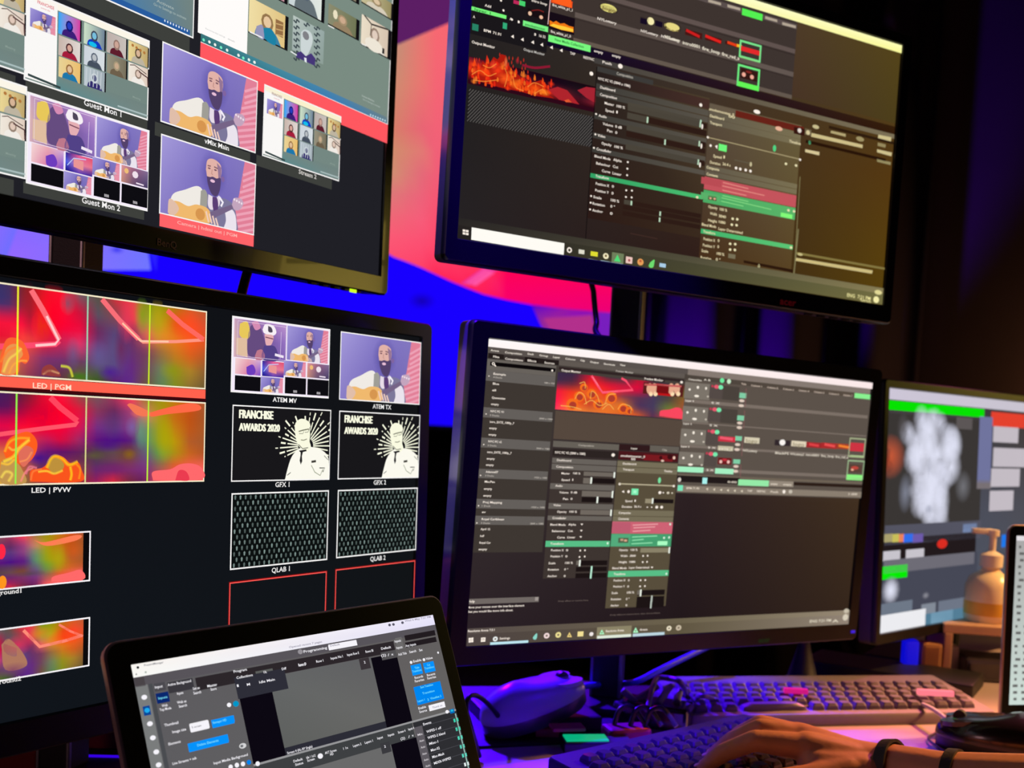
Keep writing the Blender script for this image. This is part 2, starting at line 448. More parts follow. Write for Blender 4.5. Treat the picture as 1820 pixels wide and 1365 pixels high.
LED.poly([(268, 395), (284, 396), (278, 484), (262, 440)], (40, 30, 255))
o = LED.build('screen', None); o.matrix_world = LW
me = o.data
o.parent = led; o.matrix_parent_inverse = led.matrix_world.inverted()
bm = bmesh.new()
box(bm, ((pl + pr) / 2 - 0.7, 4.86, 1.6 + (pb + pt_) / 2), (pr - pl + 0.04, 0.1, pt_ - pb + 0.04))
for v in bm.verts: v.co -= led.location
obj('cabinet_frame', bm, 'matte', led)
bm = bmesh.new()
for X in (pl + 0.2, (pl + pr) / 2, pr - 0.2): box(bm, (X - 0.7, 4.95, (1.6 + pb) / 2), (0.08, 0.08, 1.6 + pb))
for v in bm.verts: v.co -= led.location
obj('support_legs', bm, 'matte', led)

# black drape right of the video wall
bm = bmesh.new()
cx0 = at(1149, 580, 4.7).x; n = 92
loopsA = []
for z in (0.05, 2.9):
    loopsA.append([(cx0 + i * 0.0125, 4.62 + 0.075 * math.sin(i * 0.235) + 0.03 * math.sin(i * 0.097 + 1), z) for i in range(n)])
ra = [bm.verts.new(p) for p in loopsA[0]]; rb = [bm.verts.new(p) for p in loopsA[1]]
for i in range(n - 1): bm.faces.new((ra[i], ra[i + 1], rb[i + 1], rb[i]))
o = obj('stage_curtain', bm, 'cloth', None, True)
md = o.modifiers.new('thick', 'SOLIDIFY'); md.thickness = 0.006
tag(o, 'dark pleated stage curtain faintly lit blue, right of the video wall', 'curtain')
lamp('blue_curtain_light', 'SPOT', (-0.1, 4.3, 0.6), (0.45, 4.65, 1.3), 200, (0.16, 0.0, 1.0), 0.05, 44)
# ------------------------------------------------------------------ monitors
PD = pose([[0.83175, 0.08174, 0.5491], [-0.02867, 0.99411, -0.10456], [-0.55441, 0.07123, 0.82919]], (0.11311, -0.01612, -1.21405))
PB = pose([[0.87731, 0.0662, 0.47533], [-0.03997, 0.99708, -0.06509], [-0.47825, 0.03811, 0.8774]], (0.11988, 0.36704, -1.15752))
RC = [[0.52174, 0.03514, 0.85238], [0.01841, 0.99846, -0.05242], [-0.8529, 0.04304, 0.52029]]
RA = [[0.40258, 0.05458, 0.91376], [0.04655, 0.99571, -0.07998], [-0.9142, 0.07473, 0.39831]]
RE = [[0.71366, 0.02949, 0.69987], [0.00363, 0.99894, -0.0458], [-0.70048, 0.03523, 0.7128]]
def off(R, t, k, u, v):
    return [k * (t[i] + R[i][0] * u + R[i][1] * v) for i in range(3)]
PC = pose(RC, off(RC, (-0.26118, 0.12409, -0.81577), 1.1, -0.0288, -0.1318))
PA = pose(RA, off(RA, (-0.34849, 0.30951, -0.69205), 1.1, 0.1185, 0.0235))
PE = pose(RE, off(RE, (0.36314, 0.11688, -1.3417), 1.13, 0.265, -0.149))

def monitor(name, mw, w, h, bz, label, light=None, logo=None, frame='gloss2', side='matte', thick=0.045, lcol='bluelight'):
    """bz = bezel widths left, top, right, bottom"""
    L, T, R, B = bz
    t = empty('computer_monitor', mw, label, 'monitor')
    bm = bmesh.new()
    X0, Y0, X1, Y1 = -w / 2 - L, -h / 2 - B, w / 2 + R, h / 2 + T
    r = 0.006
    loops = [rr(X0, Y0, X1, Y1, r, -0.005), rr(X0, Y0, X1, Y1, r, 0.0015), rr(X0 + 0.0015, Y0 + 0.0015, X1 - 0.0015, Y1 - 0.0015, r * 0.8, 0.0035),
             rr(-w / 2 - 0.001, -h / 2 - 0.001, w / 2 + 0.001, h / 2 + 0.001, 0.0012, 0.0035), rr(-w / 2, -h / 2, w / 2, h / 2, 0.001, 0.0008), rr(-w / 2, -h / 2, w / 2, h / 2, 0.001, -0.002)]
    loft(bm, loops, False, False)
    obj('bezel', bm, frame, t, True)
    bm = bmesh.new()
    loft(bm, [rr(X0 + .0003, Y0 + .0003, X1 - .0003, Y1 - .0003, r, -0.0051), rr(X0 + .001, Y0 + .001, X1 - .001, Y1 - .001, r, -0.024), rr(X0 + .03, Y0 + .03, X1 - .03, Y1 - .03, 0.02, -0.034), rr(X0 * .55, Y0 * .5, X1 * .55, Y1 * .5, 0.02, -thick)])
    for i in range(9): box(bm, ((i - 4) * 0.018, h * 0.36, -0.0295), (0.01, 0.03, 0.004))
    obj('back_housing', bm, side, t, True)
    if light:
        bm = bmesh.new(); x, y, sx = light
        box(bm, (x, y, 0.0038), (sx, 0.0035, 0.0012), None, 0.0005); obj('power_light', bm, lcol, t)
    if logo:
        s, x, y, hh, mm = logo
        polys, a, b = text_mesh(s); k = hh / 0.729
        vs, fs = [], []
        for p in polys:
            i0 = len(vs)
            for q in p: vs.append((x + (q[0] - (a + b) / 2) * k * 1.15, y + q[1] * k, 0.0041))
            fs.append(tuple(range(i0, len(vs))))
        me = bpy.data.meshes.new('logo'); me.from_pydata(vs, [], fs); link('brand_logo', me, mm, t)
    bm = bmesh.new()
    for i in range(5): box(bm, (w / 2 - 0.03 - i * 0.018, Y0 - 0.0006, -0.005), (0.009, 0.002, 0.005), None, 0.0005)
    obj('control_buttons', bm, 'matte', t)
    s = Lit(mw, (-w / 2, -h / 2, w / 2, h / 2)); s.w, s.h = w, h
    return t, s

# --- pictures reused by several tiles
def guitarist(s, u0, v0, u1, v1, bg=(112, 100, 190), dark=(92, 82, 170), variant=0):
    s.unit(u0, v0, u1, v1); s.clip0 = s.clip
    s.clip = (max(min(u0, u1), s.clip0[0]), max(min(v0, v1), s.clip0[1]), min(max(u0, u1), s.clip0[2]), min(max(v0, v1), s.clip0[3]))
    s.grid_l(u0, v0, u1, v1, [[(165, 155, 218), (128, 116, 196), (132, 120, 190)], [(150, 138, 208), (116, 104, 186), (128, 116, 186)], [(138, 126, 198), (114, 100, 178), (122, 108, 178)]], 8, 6); s.up()
    red = (226, 128, 152)
    s.poly([(0.875, 0), (1, 0), (1, 1), (0.76, 1), (0.78, 0.72), (0.82, 0.5)], red); s.up()
    for i in range(13):
        y = 0.1 + i * 0.085
        s.line([(0.78 + 0.05 * (i < 6) + 0.03 * (i < 3), y + 0.10), (1.0, y - 0.02)], abs(u1 - u0) * 0.02, (242, 172, 192, .75))
    s.up()
    s.glow(0.53, 0.3, 0.16, 0.33, (70, 62, 150), 0.9)
    s.up()
    # vest, shirt, arms
    s.spline([(0.36, 0.74), (0.45, 0.6), (0.56, 0.62), (0.66, 0.6), (0.76, 0.66), (0.80, 0.85), (0.78, 1.05), (0.35, 1.05)], (125, 120, 155)); s.up()
    s.spline([(0.08, 0.9), (0.12, 0.72), (0.24, 0.62), (0.36, 0.53), (0.42, 0.58), (0.40, 0.78), (0.30, 0.88), (0.14, 0.95)], (240, 235, 228)); s.up()
    s.spline([(0.40, 0.58), (0.44, 0.55), (0.47, 0.62), (0.46, 0.82), (0.40, 0.88)], (160, 158, 150)); s.up()
    s.spline([(0.66, 0.74), (0.74, 0.72), (0.79, 0.82), (0.79, 1.05), (0.66, 1.05), (0.68, 0.9)], (235, 228, 238)); s.up()
    s.spline([(0.48, 0.60), (0.56, 0.62), (0.60, 0.58), (0.60, 0.72), (0.52, 0.80), (0.48, 0.75)], (232, 220, 232)); s.up()
    s.spline([(0.525, 0.62), (0.575, 0.62), (0.59, 0.75), (0.56, 0.86), (0.53, 0.75)], (92, 62, 118)); s.up()
    s.line([(0.60, 0.60), (0.64, 0.66), (0.62, 0.72)], abs(u1 - u0) * 0.02, (245, 240, 250)); s.up()
    # guitar
    s.spline([(0.08, 1.0), (0.09, 0.84), (0.17, 0.80), (0.27, 0.83), (0.36, 0.78), (0.48, 0.80), (0.52, 0.94), (0.42, 1.06), (0.15, 1.06)], (240, 185, 110)); s.up()
    s.ell(0.40, 0.9, 0.05, 0.08, (215, 150, 80)); s.up()
    s.spline([(0.07, 0.98), (0.08, 0.80), (0.14, 0.82), (0.18, 0.9), (0.13, 1.0)], (225, 190, 170)); s.up()
    s.poly([(0.50, 0.84), (0.76, 0.64), (0.78, 0.69), (0.52, 0.93)], (118, 100, 135)); s.up()
    for i in range(4): s.line([(0.46 + i * 0.035, 0.84 + 0.02 * i), (0.49 + i * 0.035, 0.98 + 0.01 * i)], abs(u1 - u0) * 0.016, (240, 205, 190))
    s.spline([(0.74, 0.66), (0.76, 0.56), (0.84, 0.54), (0.87, 0.60), (0.83, 0.70), (0.77, 0.72)], (196, 165, 190)); s.up()
    for i in range(4): s.ell(0.765 + i * 0.028, 0.575 + 0.01 * i, 0.010, 0.018, (240, 225, 235), 8)
    s.up()
    # head
    s.ell(0.63, 0.34, 0.02, 0.04, (128, 100, 160), 10); s.up()
    s.spline([(0.445, 0.27), (0.455, 0.15), (0.50, 0.105), (0.56, 0.115), (0.605, 0.17), (0.61, 0.30), (0.58, 0.42), (0.52, 0.48), (0.47, 0.42)], (226, 178, 168)); s.up()
    s.poly([(0.56, 0.14), (0.608, 0.19), (0.61, 0.31), (0.585, 0.4), (0.575, 0.27)], (150, 118, 150)); s.up()
    s.spline([(0.455, 0.36), (0.49, 0.36), (0.52, 0.345), (0.56, 0.355), (0.605, 0.34), (0.60, 0.50), (0.565, 0.60), (0.51, 0.58), (0.47, 0.47)], (84, 66, 108)); s.up()
    s.ell(0.518, 0.405, 0.026, 0.022, (232, 190, 215), 10); s.up()
    s.ell(0.478, 0.245, 0.016, 0.012, (130, 90, 100), 8); s.ell(0.545, 0.245, 0.016, 0.012, (120, 85, 100), 8)
    s.line([(0.46, 0.215), (0.495, 0.21)], abs(u1 - u0) * 0.01, (140, 100, 105)); s.line([(0.53, 0.205), (0.57, 0.215)], abs(u1 - u0) * 0.01, (130, 95, 105))
    s.line([(0.51, 0.25), (0.505, 0.31), (0.52, 0.32)], abs(u1 - u0) * 0.008, (190, 140, 130)); s.up(2)
    s.q = None; s.clip = s.clip0
def box_rel(u0, v0, u1, v1, a, b, c, d):
    return u0 + (u1 - u0) * a, v0 + (v1 - v0) * b, u0 + (u1 - u0) * c, v0 + (v1 - v0) * d
def bust(s, q, bg, hair, face, top, hat=None):
    """head and shoulders of a caller in a small window"""
    u0, v0, u1, v1 = q
    s.unit(*q); sv = s.clip
    s.clip = (max(min(u0, u1), sv[0]), max(min(v0, v1), sv[1]), min(max(u0, u1), sv[2]), min(max(v0, v1), sv[3]))
    if s.clip[0] >= s.clip[2] or s.clip[1] >= s.clip[3]: s.q = None; s.clip = sv; return
    s.raw([(u0, v0), (u1, v0), (u1, v1), (u0, v1)], [bg[0], bg[1], bg[1], bg[0]]); s.up()
    s.spline([(0.15, 1.15), (0.2, 0.8), (0.38, 0.66), (0.62, 0.66), (0.8, 0.8), (0.86, 1.15)], top, 3); s.up()
    s.ell(0.5, 0.48, 0.17, 0.26, hair, 10); s.up()
    s.ell(0.5, 0.47, 0.11, 0.17, face, 10); s.up()
    s.q = None; s.clip = sv
def zoom_call(s, u0, v0, u1, v1, warm=0, head=True):
    sv = s.clip
    s.clip = (max(min(u0, u1), sv[0]), max(min(v0, v1), sv[1]), min(max(u0, u1), sv[2]), min(max(v0, v1), sv[3]))
    s.raw([(u0, v0), (u1, v0), (u1, v1), (u0, v1)], (116, 136, 130)); s.up()
    B = lambda a, b, c, d: box_rel(u0, v0, u1, v1, a, b, c, d)
    def R(a, b, c, d, col):
        x0, y0, x1, y1 = B(a, b, c, d); s.raw([(x0, y0), (x1, y0), (x1, y1), (x0, y1)], col)
    x0, y0, x1, y1 = B(0.23, 0.82, 1, 1)
    s.grid_l(x0, y0, x1, y1, [[(116, 136, 130), (112, 132, 128)], [(92, 138, 142), (120, 136, 132)]], 4, 2); s.up()
    R(0, 0, 0.232, 0.985, (250, 248, 246)); R(0, 0, 1, 0.075, (252, 246, 232) if not warm else (250, 240, 205)); s.up()
    guitarist(s, *B(0.028, 0.17, 0.218, 0.385))
    s.unit(u0, v0, u1, v1); s.text('FRANCHISE', 0.075, 0.095, 0.20, 0.04, (222, 90, 110) if not warm else (150, 110, 110)); s.text('awards', 0.10, 0.135, 0.17, 0.02, (230, 160, 165)); s.q = None
    X = ((0.235, 0.405), (0.435, 0.605), (0.625, 0.79), (0.81, 0.985)); Y = ((0.09, 0.345), (0.365, 0.60), (0.615, 0.855))
    cl = [[((40, 170, 245), (215, 60, 160)), (20, 25, 110), (40, 60, 190), (60, 30, 120)], [((205, 225, 200), (110, 130, 150)), (60, 70, 90), (120, 190, 220), (20, 60, 190)], [((190, 175, 170), (200, 192, 186)), (150, 120, 110), (205, 165, 150), (95, 30, 45)], [((235, 215, 150), (190, 165, 110)), (95, 80, 60), (215, 180, 150), (190, 180, 160)],
          [((200, 180, 170), (225, 215, 210)), (75, 35, 40), (215, 165, 150), (165, 30, 60)], [((205, 212, 220), (215, 222, 226)), (95, 105, 120), (185, 190, 195), (70, 80, 95)], [((150, 145, 125), (120, 112, 92)), (165, 150, 120), (200, 170, 140), (110, 95, 75)], [((240, 232, 220), (225, 205, 190)), (150, 130, 115), (225, 200, 185), (240, 235, 228)],
          [((232, 210, 150), (235, 190, 110)), (150, 105, 60), (225, 190, 150), (30, 120, 170)], [((185, 198, 205), (160, 172, 180)), (205, 215, 220), (90, 95, 130), (50, 45, 110)]]
    k = 0
    for j in range(3):
        for i in range(4):
            if k >= 10 or (j == 2 and i > 1): continue
            c = cl[k]; k += 1
            a, b = X[i]
            R(a, Y[j][0], b + 0.012, Y[j][1], (16, 14, 20)); s.up()
            bust(s, B(a, Y[j][0], b, Y[j][1]), c[0], c[1], c[2], c[3])
    # extra marks in some windows
    s.unit(u0, v0, u1, v1)
    for i in range(5): s.line([(0.455 + i * 0.03, 0.63), (0.45 + i * 0.03, 0.84)], abs(u1 - u0) * 0.006, (205, 212, 218))
    s.ell(0.50, 0.325, 0.035, 0.03, (20, 190, 235), 8); s.line([(0.82, 0.40), (0.86, 0.38), (0.97, 0.44)], abs(u1 - u0) * 0.006, (90, 70, 65)); s.line([(0.9, 0.44), (0.98, 0.48), (0.985, 0.58)], abs(u1 - u0) * 0.01, (90, 62, 62))
    for i in range(4): s.ell(0.84 + i * 0.035, 0.14 + i * 0.012, 0.012, 0.02, (180, 120, 60), 7)
    s.line([(0.005, 0.955), (0.25, 0.985)], 0.0016, (52, 70, 70)); s.line([(0.72, 0.97), (0.99, 0.97)], 0.0012, (170, 190, 190))
    s.text('Meeting', 0.85, 0.80, 0.92, 0.025, (140, 158, 150)); s.q = None
    s.up(); s.clip = sv
def atem(s, u0, v0, u1, v1):
    """camera multiview with two large and eight small pictures"""
    sv = s.clip
    B = lambda a, b, c, d: box_rel(u0, v0, u1, v1, a, b, c, d)
    def R(a, b, c, d, col):
        x0, y0, x1, y1 = B(a, b, c, d); s.raw([(x0, y0), (x1, y0), (x1, y1), (x0, y1)], col)
    R(0, 0, 1, 1, (245, 235, 250)); s.up()
    x0, y0, x1, y1 = B(0.012, 0.015, 0.53, 0.535)
    s.grid_l(x0, y0, x1, y1, [[(205, 165, 190), (150, 110, 170), (170, 125, 195), (190, 150, 205)], [(220, 180, 180), (120, 90, 150), (120, 90, 160), (150, 115, 195)], [(215, 175, 185), (140, 100, 160), (110, 80, 155), (135, 105, 180)]], 8, 6); s.up()
    guitarist(s, *B(0.54, 0.015, 0.988, 0.50))
    guitarist(s, *B(0.505, 0.515, 0.74, 0.73)); guitarist(s, *B(0.27, 0.775, 0.495, 0.985))
    s.unit(u0, v0, u1, v1)
    s.spline([(0.05, 0.08), (0.12, 0.04), (0.15, 0.2), (0.12, 0.28), (0.05, 0.24)], (232, 200, 90)); s.poly([(0.02, 0.28), (0.12, 0.26), (0.13, 0.53), (0.02, 0.50)], (225, 190, 160))
    s.spline([(0.15, 0.1), (0.2, 0.04), (0.25, 0.1), (0.3, 0.3), (0.32, 0.5), (0.14, 0.5), (0.13, 0.25)], (102, 76, 128)); s.up()
    s.spline([(0.16, 0.04), (0.22, 0.02), (0.25, 0.1), (0.2, 0.14)], (215, 140, 180))
    s.spline([(0.27, 0.12), (0.30, 0.04), (0.38, 0.05), (0.41, 0.14), (0.37, 0.19), (0.29, 0.17)], (248, 240, 246)); s.up()
    s.spline([(0.325, 0.06), (0.36, 0.08), (0.37, 0.14), (0.33, 0.14)], (80, 70, 90)); s.spline([(0.29, 0.18), (0.38, 0.19), (0.36, 0.32), (0.31, 0.33)], (230, 175, 180)); s.up()
    s.line([(0.30, 0.22), (0.38, 0.235)], abs(u1 - u0) * 0.008, (120, 70, 90))
    s.spline([(0.22, 0.42), (0.27, 0.40), (0.30, 0.5), (0.24, 0.56), (0.2, 0.52)], (190, 120, 140)); s.spline([(0.29, 0.34), (0.4, 0.34), (0.43, 0.53), (0.27, 0.53)], (82, 66, 135)); s.up()
    s.line([(0.40, 0.45), (0.49, 0.47)], abs(u1 - u0) * 0.02, (240, 230, 245)); s.line([(0.46, 0.12), (0.455, 0.5)], abs(u1 - u0) * 0.004, (220, 200, 235))
    for a, b, c, d in ((0.03, 0.045, 0.51, 0.045), (0.03, 0.52, 0.51, 0.52), (0.03, 0.045, 0.03, 0.52), (0.51, 0.045, 0.51, 0.52)): s.line([(a, b), (c, d)], abs(u1 - u0) * 0.003, (235, 220, 240))
    s.q = None
    x0, y0, x1, y1 = B(0.012, 0.55, 0.26, 0.765)
    s.grid_l(x0, y0, x1, y1, [[(245, 215, 215), (235, 170, 180), (215, 175, 215)], [(240, 195, 200), (215, 120, 165), (120, 70, 205)]], 4, 3)
    x0, y0, x1, y1 = B(0.275, 0.55, 0.495, 0.765)
    s.grid_l(x0, y0, x1, y1, [[(30, 20, 140), (230, 90, 150), (225, 80, 110)], [(60, 90, 230), (225, 130, 160), (235, 120, 140)], [(20, 10, 120), (90, 60, 180), (30, 20, 150)]], 6, 4)
    x0, y0, x1, y1 = B(0.745, 0.52, 0.988, 0.73)
    s.grid_l(x0, y0, x1, y1, [[(225, 150, 150), (150, 95, 130), (130, 110, 150)], [(200, 140, 120), (95, 75, 110), (70, 60, 100)]], 5, 3); s.up()
    s.unit(u0, v0, u1, v1)
    s.spline([(0.12, 0.66), (0.18, 0.62), (0.21, 0.7), (0.19, 0.76), (0.13, 0.76)], (110, 60, 190)); s.poly([(0.34, 0.60), (0.42, 0.61), (0.42, 0.72), (0.34, 0.70)], (235, 150, 150))
    s.line([(0.29, 0.70), (0.34, 0.60), (0.44, 0.58)], abs(u1 - u0) * 0.006, (190, 210, 250))
    s.ell(0.79, 0.58, 0.02, 0.035, (240, 190, 120), 8); s.ell(0.87, 0.60, 0.028, 0.045, (240, 225, 235), 8); s.line([(0.88, 0.7), (0.95, 0.705)], abs(u1 - u0) * 0.01, (240, 225, 240)); s.q = None
    for a, c in ((0.012, 0.262), (0.51, 0.735), (0.75, 0.988)): R(a, 0.785 if a < 0.5 else 0.75, c, 0.985, (14, 13, 18))
    s.up()
    s.unit(u0, v0, u1, v1); s.text('BBB', 0.60, 0.965, 0.64, 0.035, (205, 200, 205)); s.text('BBB', 0.855, 0.965, 0.895, 0.035, (205, 200, 205)); s.q = None
    s.up()

# ================= upper left monitor: call and stream multiview
_, s = monitor('A', PA, 0.597, 0.3358, (0.016, 0.016, 0.0145, 0.0195), 'upper left monitor of video call windows and a guitarist, red caption bars', (0.597 / 2 - 0.048, -0.3358 / 2 - 0.0212, 0.011),
               ('BenQ', -0.0005, -0.3358 / 2 - 0.0145, 0.0058, 'logo'), lcol='yellowlight', frame='gloss')
mA = _
s.raw([(-0.2985, -0.1679), (0.2985, -0.1679), (0.2985, 0.1679), (-0.2985, 0.1679)], (32, 32, 38)); s.up(4)
GR = (62, 64, 60)
W1 = (248, 246, 245)
# caption greys
a = s.P(42, 148); b = s.P(336, 93)
s.raw([(a[0], s.P(261, 68)[1] + 0.02), (b[0], s.P(261, 68)[1] + 0.02), (b[0], b[1]), (a[0], b[1])], GR)
s.rect(45, 138, 261, 234, GR); s.rect(41, 322, 255.5, 391, GR); s.rect(275, 216, 443.6, 294, GR); s.rect(455.5, 275, 589, 337, GR)
l0 = s.P(27, 135); l1 = s.P(24, 320)
s.raw([(-0.2985, l0[1]), (l0[0], l0[1]), (l0[0], l0[1] - 0.012), (-0.2985, l0[1] - 0.012)], GR); s.raw([(-0.2985, l1[1]), (l1[0], l1[1]), (l1[0], -0.1679), (-0.2985, -0.1679)], GR)
s.up(4)
WT_ = abs(s.P(455, 200)[0] - s.P(265, 200)[0]) * 0.006
def tile(u0, v0, u1, v1, fn, t=0.0011, col=W1, **k):
    s.raw([(u0, v0), (u1, v0), (u1, v1), (u0, v1)], col); s.up(2)
    sg = 1 if v0 > v1 else -1
    fn(s, u0 + t, v0 - t, u1 - t, v1 + t, **k); s.up(2)
def tilepx(x0, y0, x1, y1, fn, **k): tile(*s.box_(x0, y0, x1, y1), fn, **k)
tilepx(44, -20, 262, 214.3, zoom_call)
tilepx(44.0, 162.5, 258, 376, atem)
# top centre window
q = s.P(336, 69.5); u0 = s.P(45, 150)[0]; hgt = (q[0] - u0) * 9 / 16
def desk_share(s, u0, v0, u1, v1):
    s.grid_l(u0, v0, u1, v1, [[(116, 136, 130)] * 3, [(70, 128, 160), (98, 130, 140), (116, 134, 128)], [(50, 110, 195), (70, 125, 175), (112, 130, 130)]], 8, 6); s.up(2)
    s.unit(u0, v0, u1, v1); s.text('Activate', 0.74, 0.83, 0.86, 0.028, (165, 180, 178)); s.text('Go to Settings to activate', 0.72, 0.87, 0.95, 0.024, (160, 178, 176))
    s.line([(0.03, 0.975), (0.98, 0.975)], 0.004, (40, 92, 160)); s.up()
    for i in range(9): s.ell(0.80 + i * 0.02, 0.965, 0.005, 0.012, (225, 235, 245), 6)
    s.q = None
tile(u0, q[1] + hgt, q[0], q[1], desk_share)
s.crop(0, 0, 460, 1820)
# top right window with red caption
s.o = (0, 0, 1)
ul = s.P(348.4, 77); br = s.P(682.5, 222); top = br[1] + (br[0] - ul[0]) * 9 / 16
cap = s.P(682.5, 256)[1]
s.raw([(ul[0], br[1]), (br[0], br[1]), (br[0], cap), (ul[0], cap)], (255, 88, 96)); s.up(2)
def big_call(s, u0, v0, u1, v1):
    sv = s.clip
    s.raw([(u0, v0), (u1, v0), (u1, v1), (u0, v1)], (122, 140, 130)); s.up(2)
    B = lambda a, b, c, d: box_rel(u0, v0, u1, v1, a, b, c, d)
    s.crop(330, 0, 720, 1820)
    s.rect(80, -400, 470, 455, (255, 252, 250)); s.up()
    p = s.P(85, 350); e = s.P(1640, 1030)
    s.grid_l(p[0], e[1] + 0.0065, e[0], e[1], [[(60, 120, 125), (70, 140, 160), (70, 130, 175), (110, 130, 135)], [(45, 105, 110), (60, 130, 150), (60, 125, 185), (90, 125, 145)]], 8, 2); s.up(2)
    for i, (x, y) in enumerate(((110, 335), (158, 352), (205, 375), (255, 398), (305, 420), (400, 462), (440, 485), (487, 500), (533, 520))): s.ell(x, y, 11, 13, (240, 245, 240) if i % 3 else (120, 240, 200), 8)
    s.text('Recommended settings', 125, 245, 290, 14, (205, 205, 205)); s.text('details', 310, 330, 370, 13, (190, 190, 190))
    s.text('Activate Windows', 1425, 800, 1530, 14, (185, 195, 188)); s.text('Go to Settings to activate', 1435, 830, 1580, 12, (180, 192, 186))
    for i in range(7): s.ell(1500 + i * 20, 955 + i * 8, 6, 9, (200, 225, 235), 6)
    def win(x0, y0, x1, y1, bg, hair, face, tp):
        q = s.box_(x0, y0, x1, y1); q2 = s.box_(x0, y0, x1 + 28, y1); s.raw([(q[0], q[1]), (q2[2], q[1]), (q2[2], q[3] - 0.0012), (q[0], q[3] - 0.0012)], (18, 16, 20)); s.up()
        bust(s, q, bg, hair, face, tp); s.q = None
    # first row just peeping in
    win(487, -420, 780, 20, ((180, 150, 180), (200, 150, 160)), (90, 50, 60), (215, 165, 150), (150, 110, 130))
    win(830, -330, 1085, 175, ((200, 212, 216), (225, 232, 225)), (88, 100, 112), (190, 185, 190), (100, 112, 118))
    win(1145, -200, 1375, 20, ((120, 125, 115), (140, 130, 110)), (100, 80, 60), (200, 160, 130), (80, 60, 60))
    win(1425, -120, 1665, 160, ((200, 190, 150), (150, 140, 95)), (150, 130, 95), (220, 195, 160), (215, 205, 185))
    s.up()
    win(487, -20, 777, 405, ((240, 222, 165), (225, 195, 130)), (150, 118, 78), (232, 200, 160), (60, 130, 165))
    s.spline([(600, 235), (660, 240), (700, 300), (700, 380), (620, 330)], (30, 130, 165)); s.spline([(545, 220), (595, 215), (605, 330), (540, 290)], (150, 150, 185)); s.rect(705, 160, 765, 320, (150, 110, 70)); s.up()
    for i in range(3): s.line([(708, 200 + i * 45), (765, 215 + i * 45)], 0.0008, (215, 180, 120))
    s.line([(487, 268), (595, 318)], 0.0012, (240, 240, 240))
    q = s.box_(850, 130, 1100, 540)
    s.grid_l(*q, [[(185, 198, 192), (150, 168, 165)], [(160, 175, 172), (140, 158, 150)]], 2, 2); s.up()
    for gx in range(3):
        for gy in range(7):
            x = 875 + gx * 85; y = 180 + gy * 52 + gx * 30
            if gx == 1 and gy > 0: continue
            s.curve([(x - 22, y - 10), (x, y + 12), (x + 5, y - 12), (x + 28, y + 10)], 0.0016, (60, 72, 78), 3)
    s.spline([(915, 270), (950, 250), (1000, 280), (1010, 360), (960, 470), (915, 430)], (205, 215, 215)); s.up()
    s.ell(955, 300, 28, 36, (130, 130, 135), 10); s.poly([(885, 440), (915, 430), (955, 470), (1000, 445), (1035, 490), (1030, 550), (870, 475)], (70, 55, 120)); s.up()
    s.poly([(940, 480), (960, 485), (962, 525), (945, 515)], (230, 235, 240)); s.line([(828, 430), (880, 462)], 0.0012, (230, 235, 235))
    win(1145, 30, 1370, 320, ((140, 140, 112), (112, 118, 84)), (165, 142, 110), (205, 170, 140), (150, 130, 100)); s.line([(1140, 215), (1190, 240)], 0.0012, (230, 230, 225)); s.ell(1200, 125, 20, 40, (235, 225, 195), 8)
    win(1420, 120, 1632, 480, ((235, 222, 200), (215, 195, 175)), (150, 128, 112), (225, 205, 190), (238, 232, 222)); s.line([(1440, 130), (1500, 205), (1640, 250)], 0.0016, (60, 52, 50)); s.line([(1500, 205), (1490, 300)], 0.0012, (90, 80, 72))
    s.ell(1520, 380, 75, 55, (238, 230, 215), 12); s.rect(1590, 400, 1606, 455, (40, 35, 35)); s.line([(1415, 365), (1455, 385)], 0.0012, (235, 235, 230))
    s.o = (0, 0, 1); s.up(2)
tile(ul[0], top, br[0], br[1], big_call)
s.text('vMix | PGM', 512, 182, 552, 5.5, (255, 170, 170), True)
tilepx(278.2, 74, 444.5, 273.2, guitarist)
tilepx(274.6, 237.9, 440.5, 419, guitarist)
s.up(4)
b0 = s.P(271, 379.4); b1 = s.P(438.5, 434); bt = s.P(440.5, 419)[1]
s.raw([(b0[0], bt), (b1[0], bt), (b1[0], bt - 0.0135), (b0[0], bt - 0.0135)], (255, 100, 105)); s.up(2)
s.text('Camera | hdmi out | PGM', 302, 398, 410, 6.2, (255, 178, 172), True)
tilepx(457.5, 150, 591, 323, zoom_call, warm=1)
# left column
a = s.P(27, 135); tile(a[0] - 0.11, a[1] + 0.11 * 9 / 16, a[0], a[1], zoom_call)
a = s.P(24, 319.7); tile(a[0] - 0.11, a[1] + 0.11 * 9 / 16, a[0], a[1], zoom_call)
s.up(4)
s.text('Guest Mon 1', 124, 188.5, 192, 11, W1, True); s.text('Guest Mon 2', 120.5, 361, 189, 11, W1, True)
s.text('vMix Main', 340, 255, 384.5, 9, W1, True); s.text('Stream 2', 509, 309, 541, 8, (225, 220, 215), True)
s.build('screen', mA)
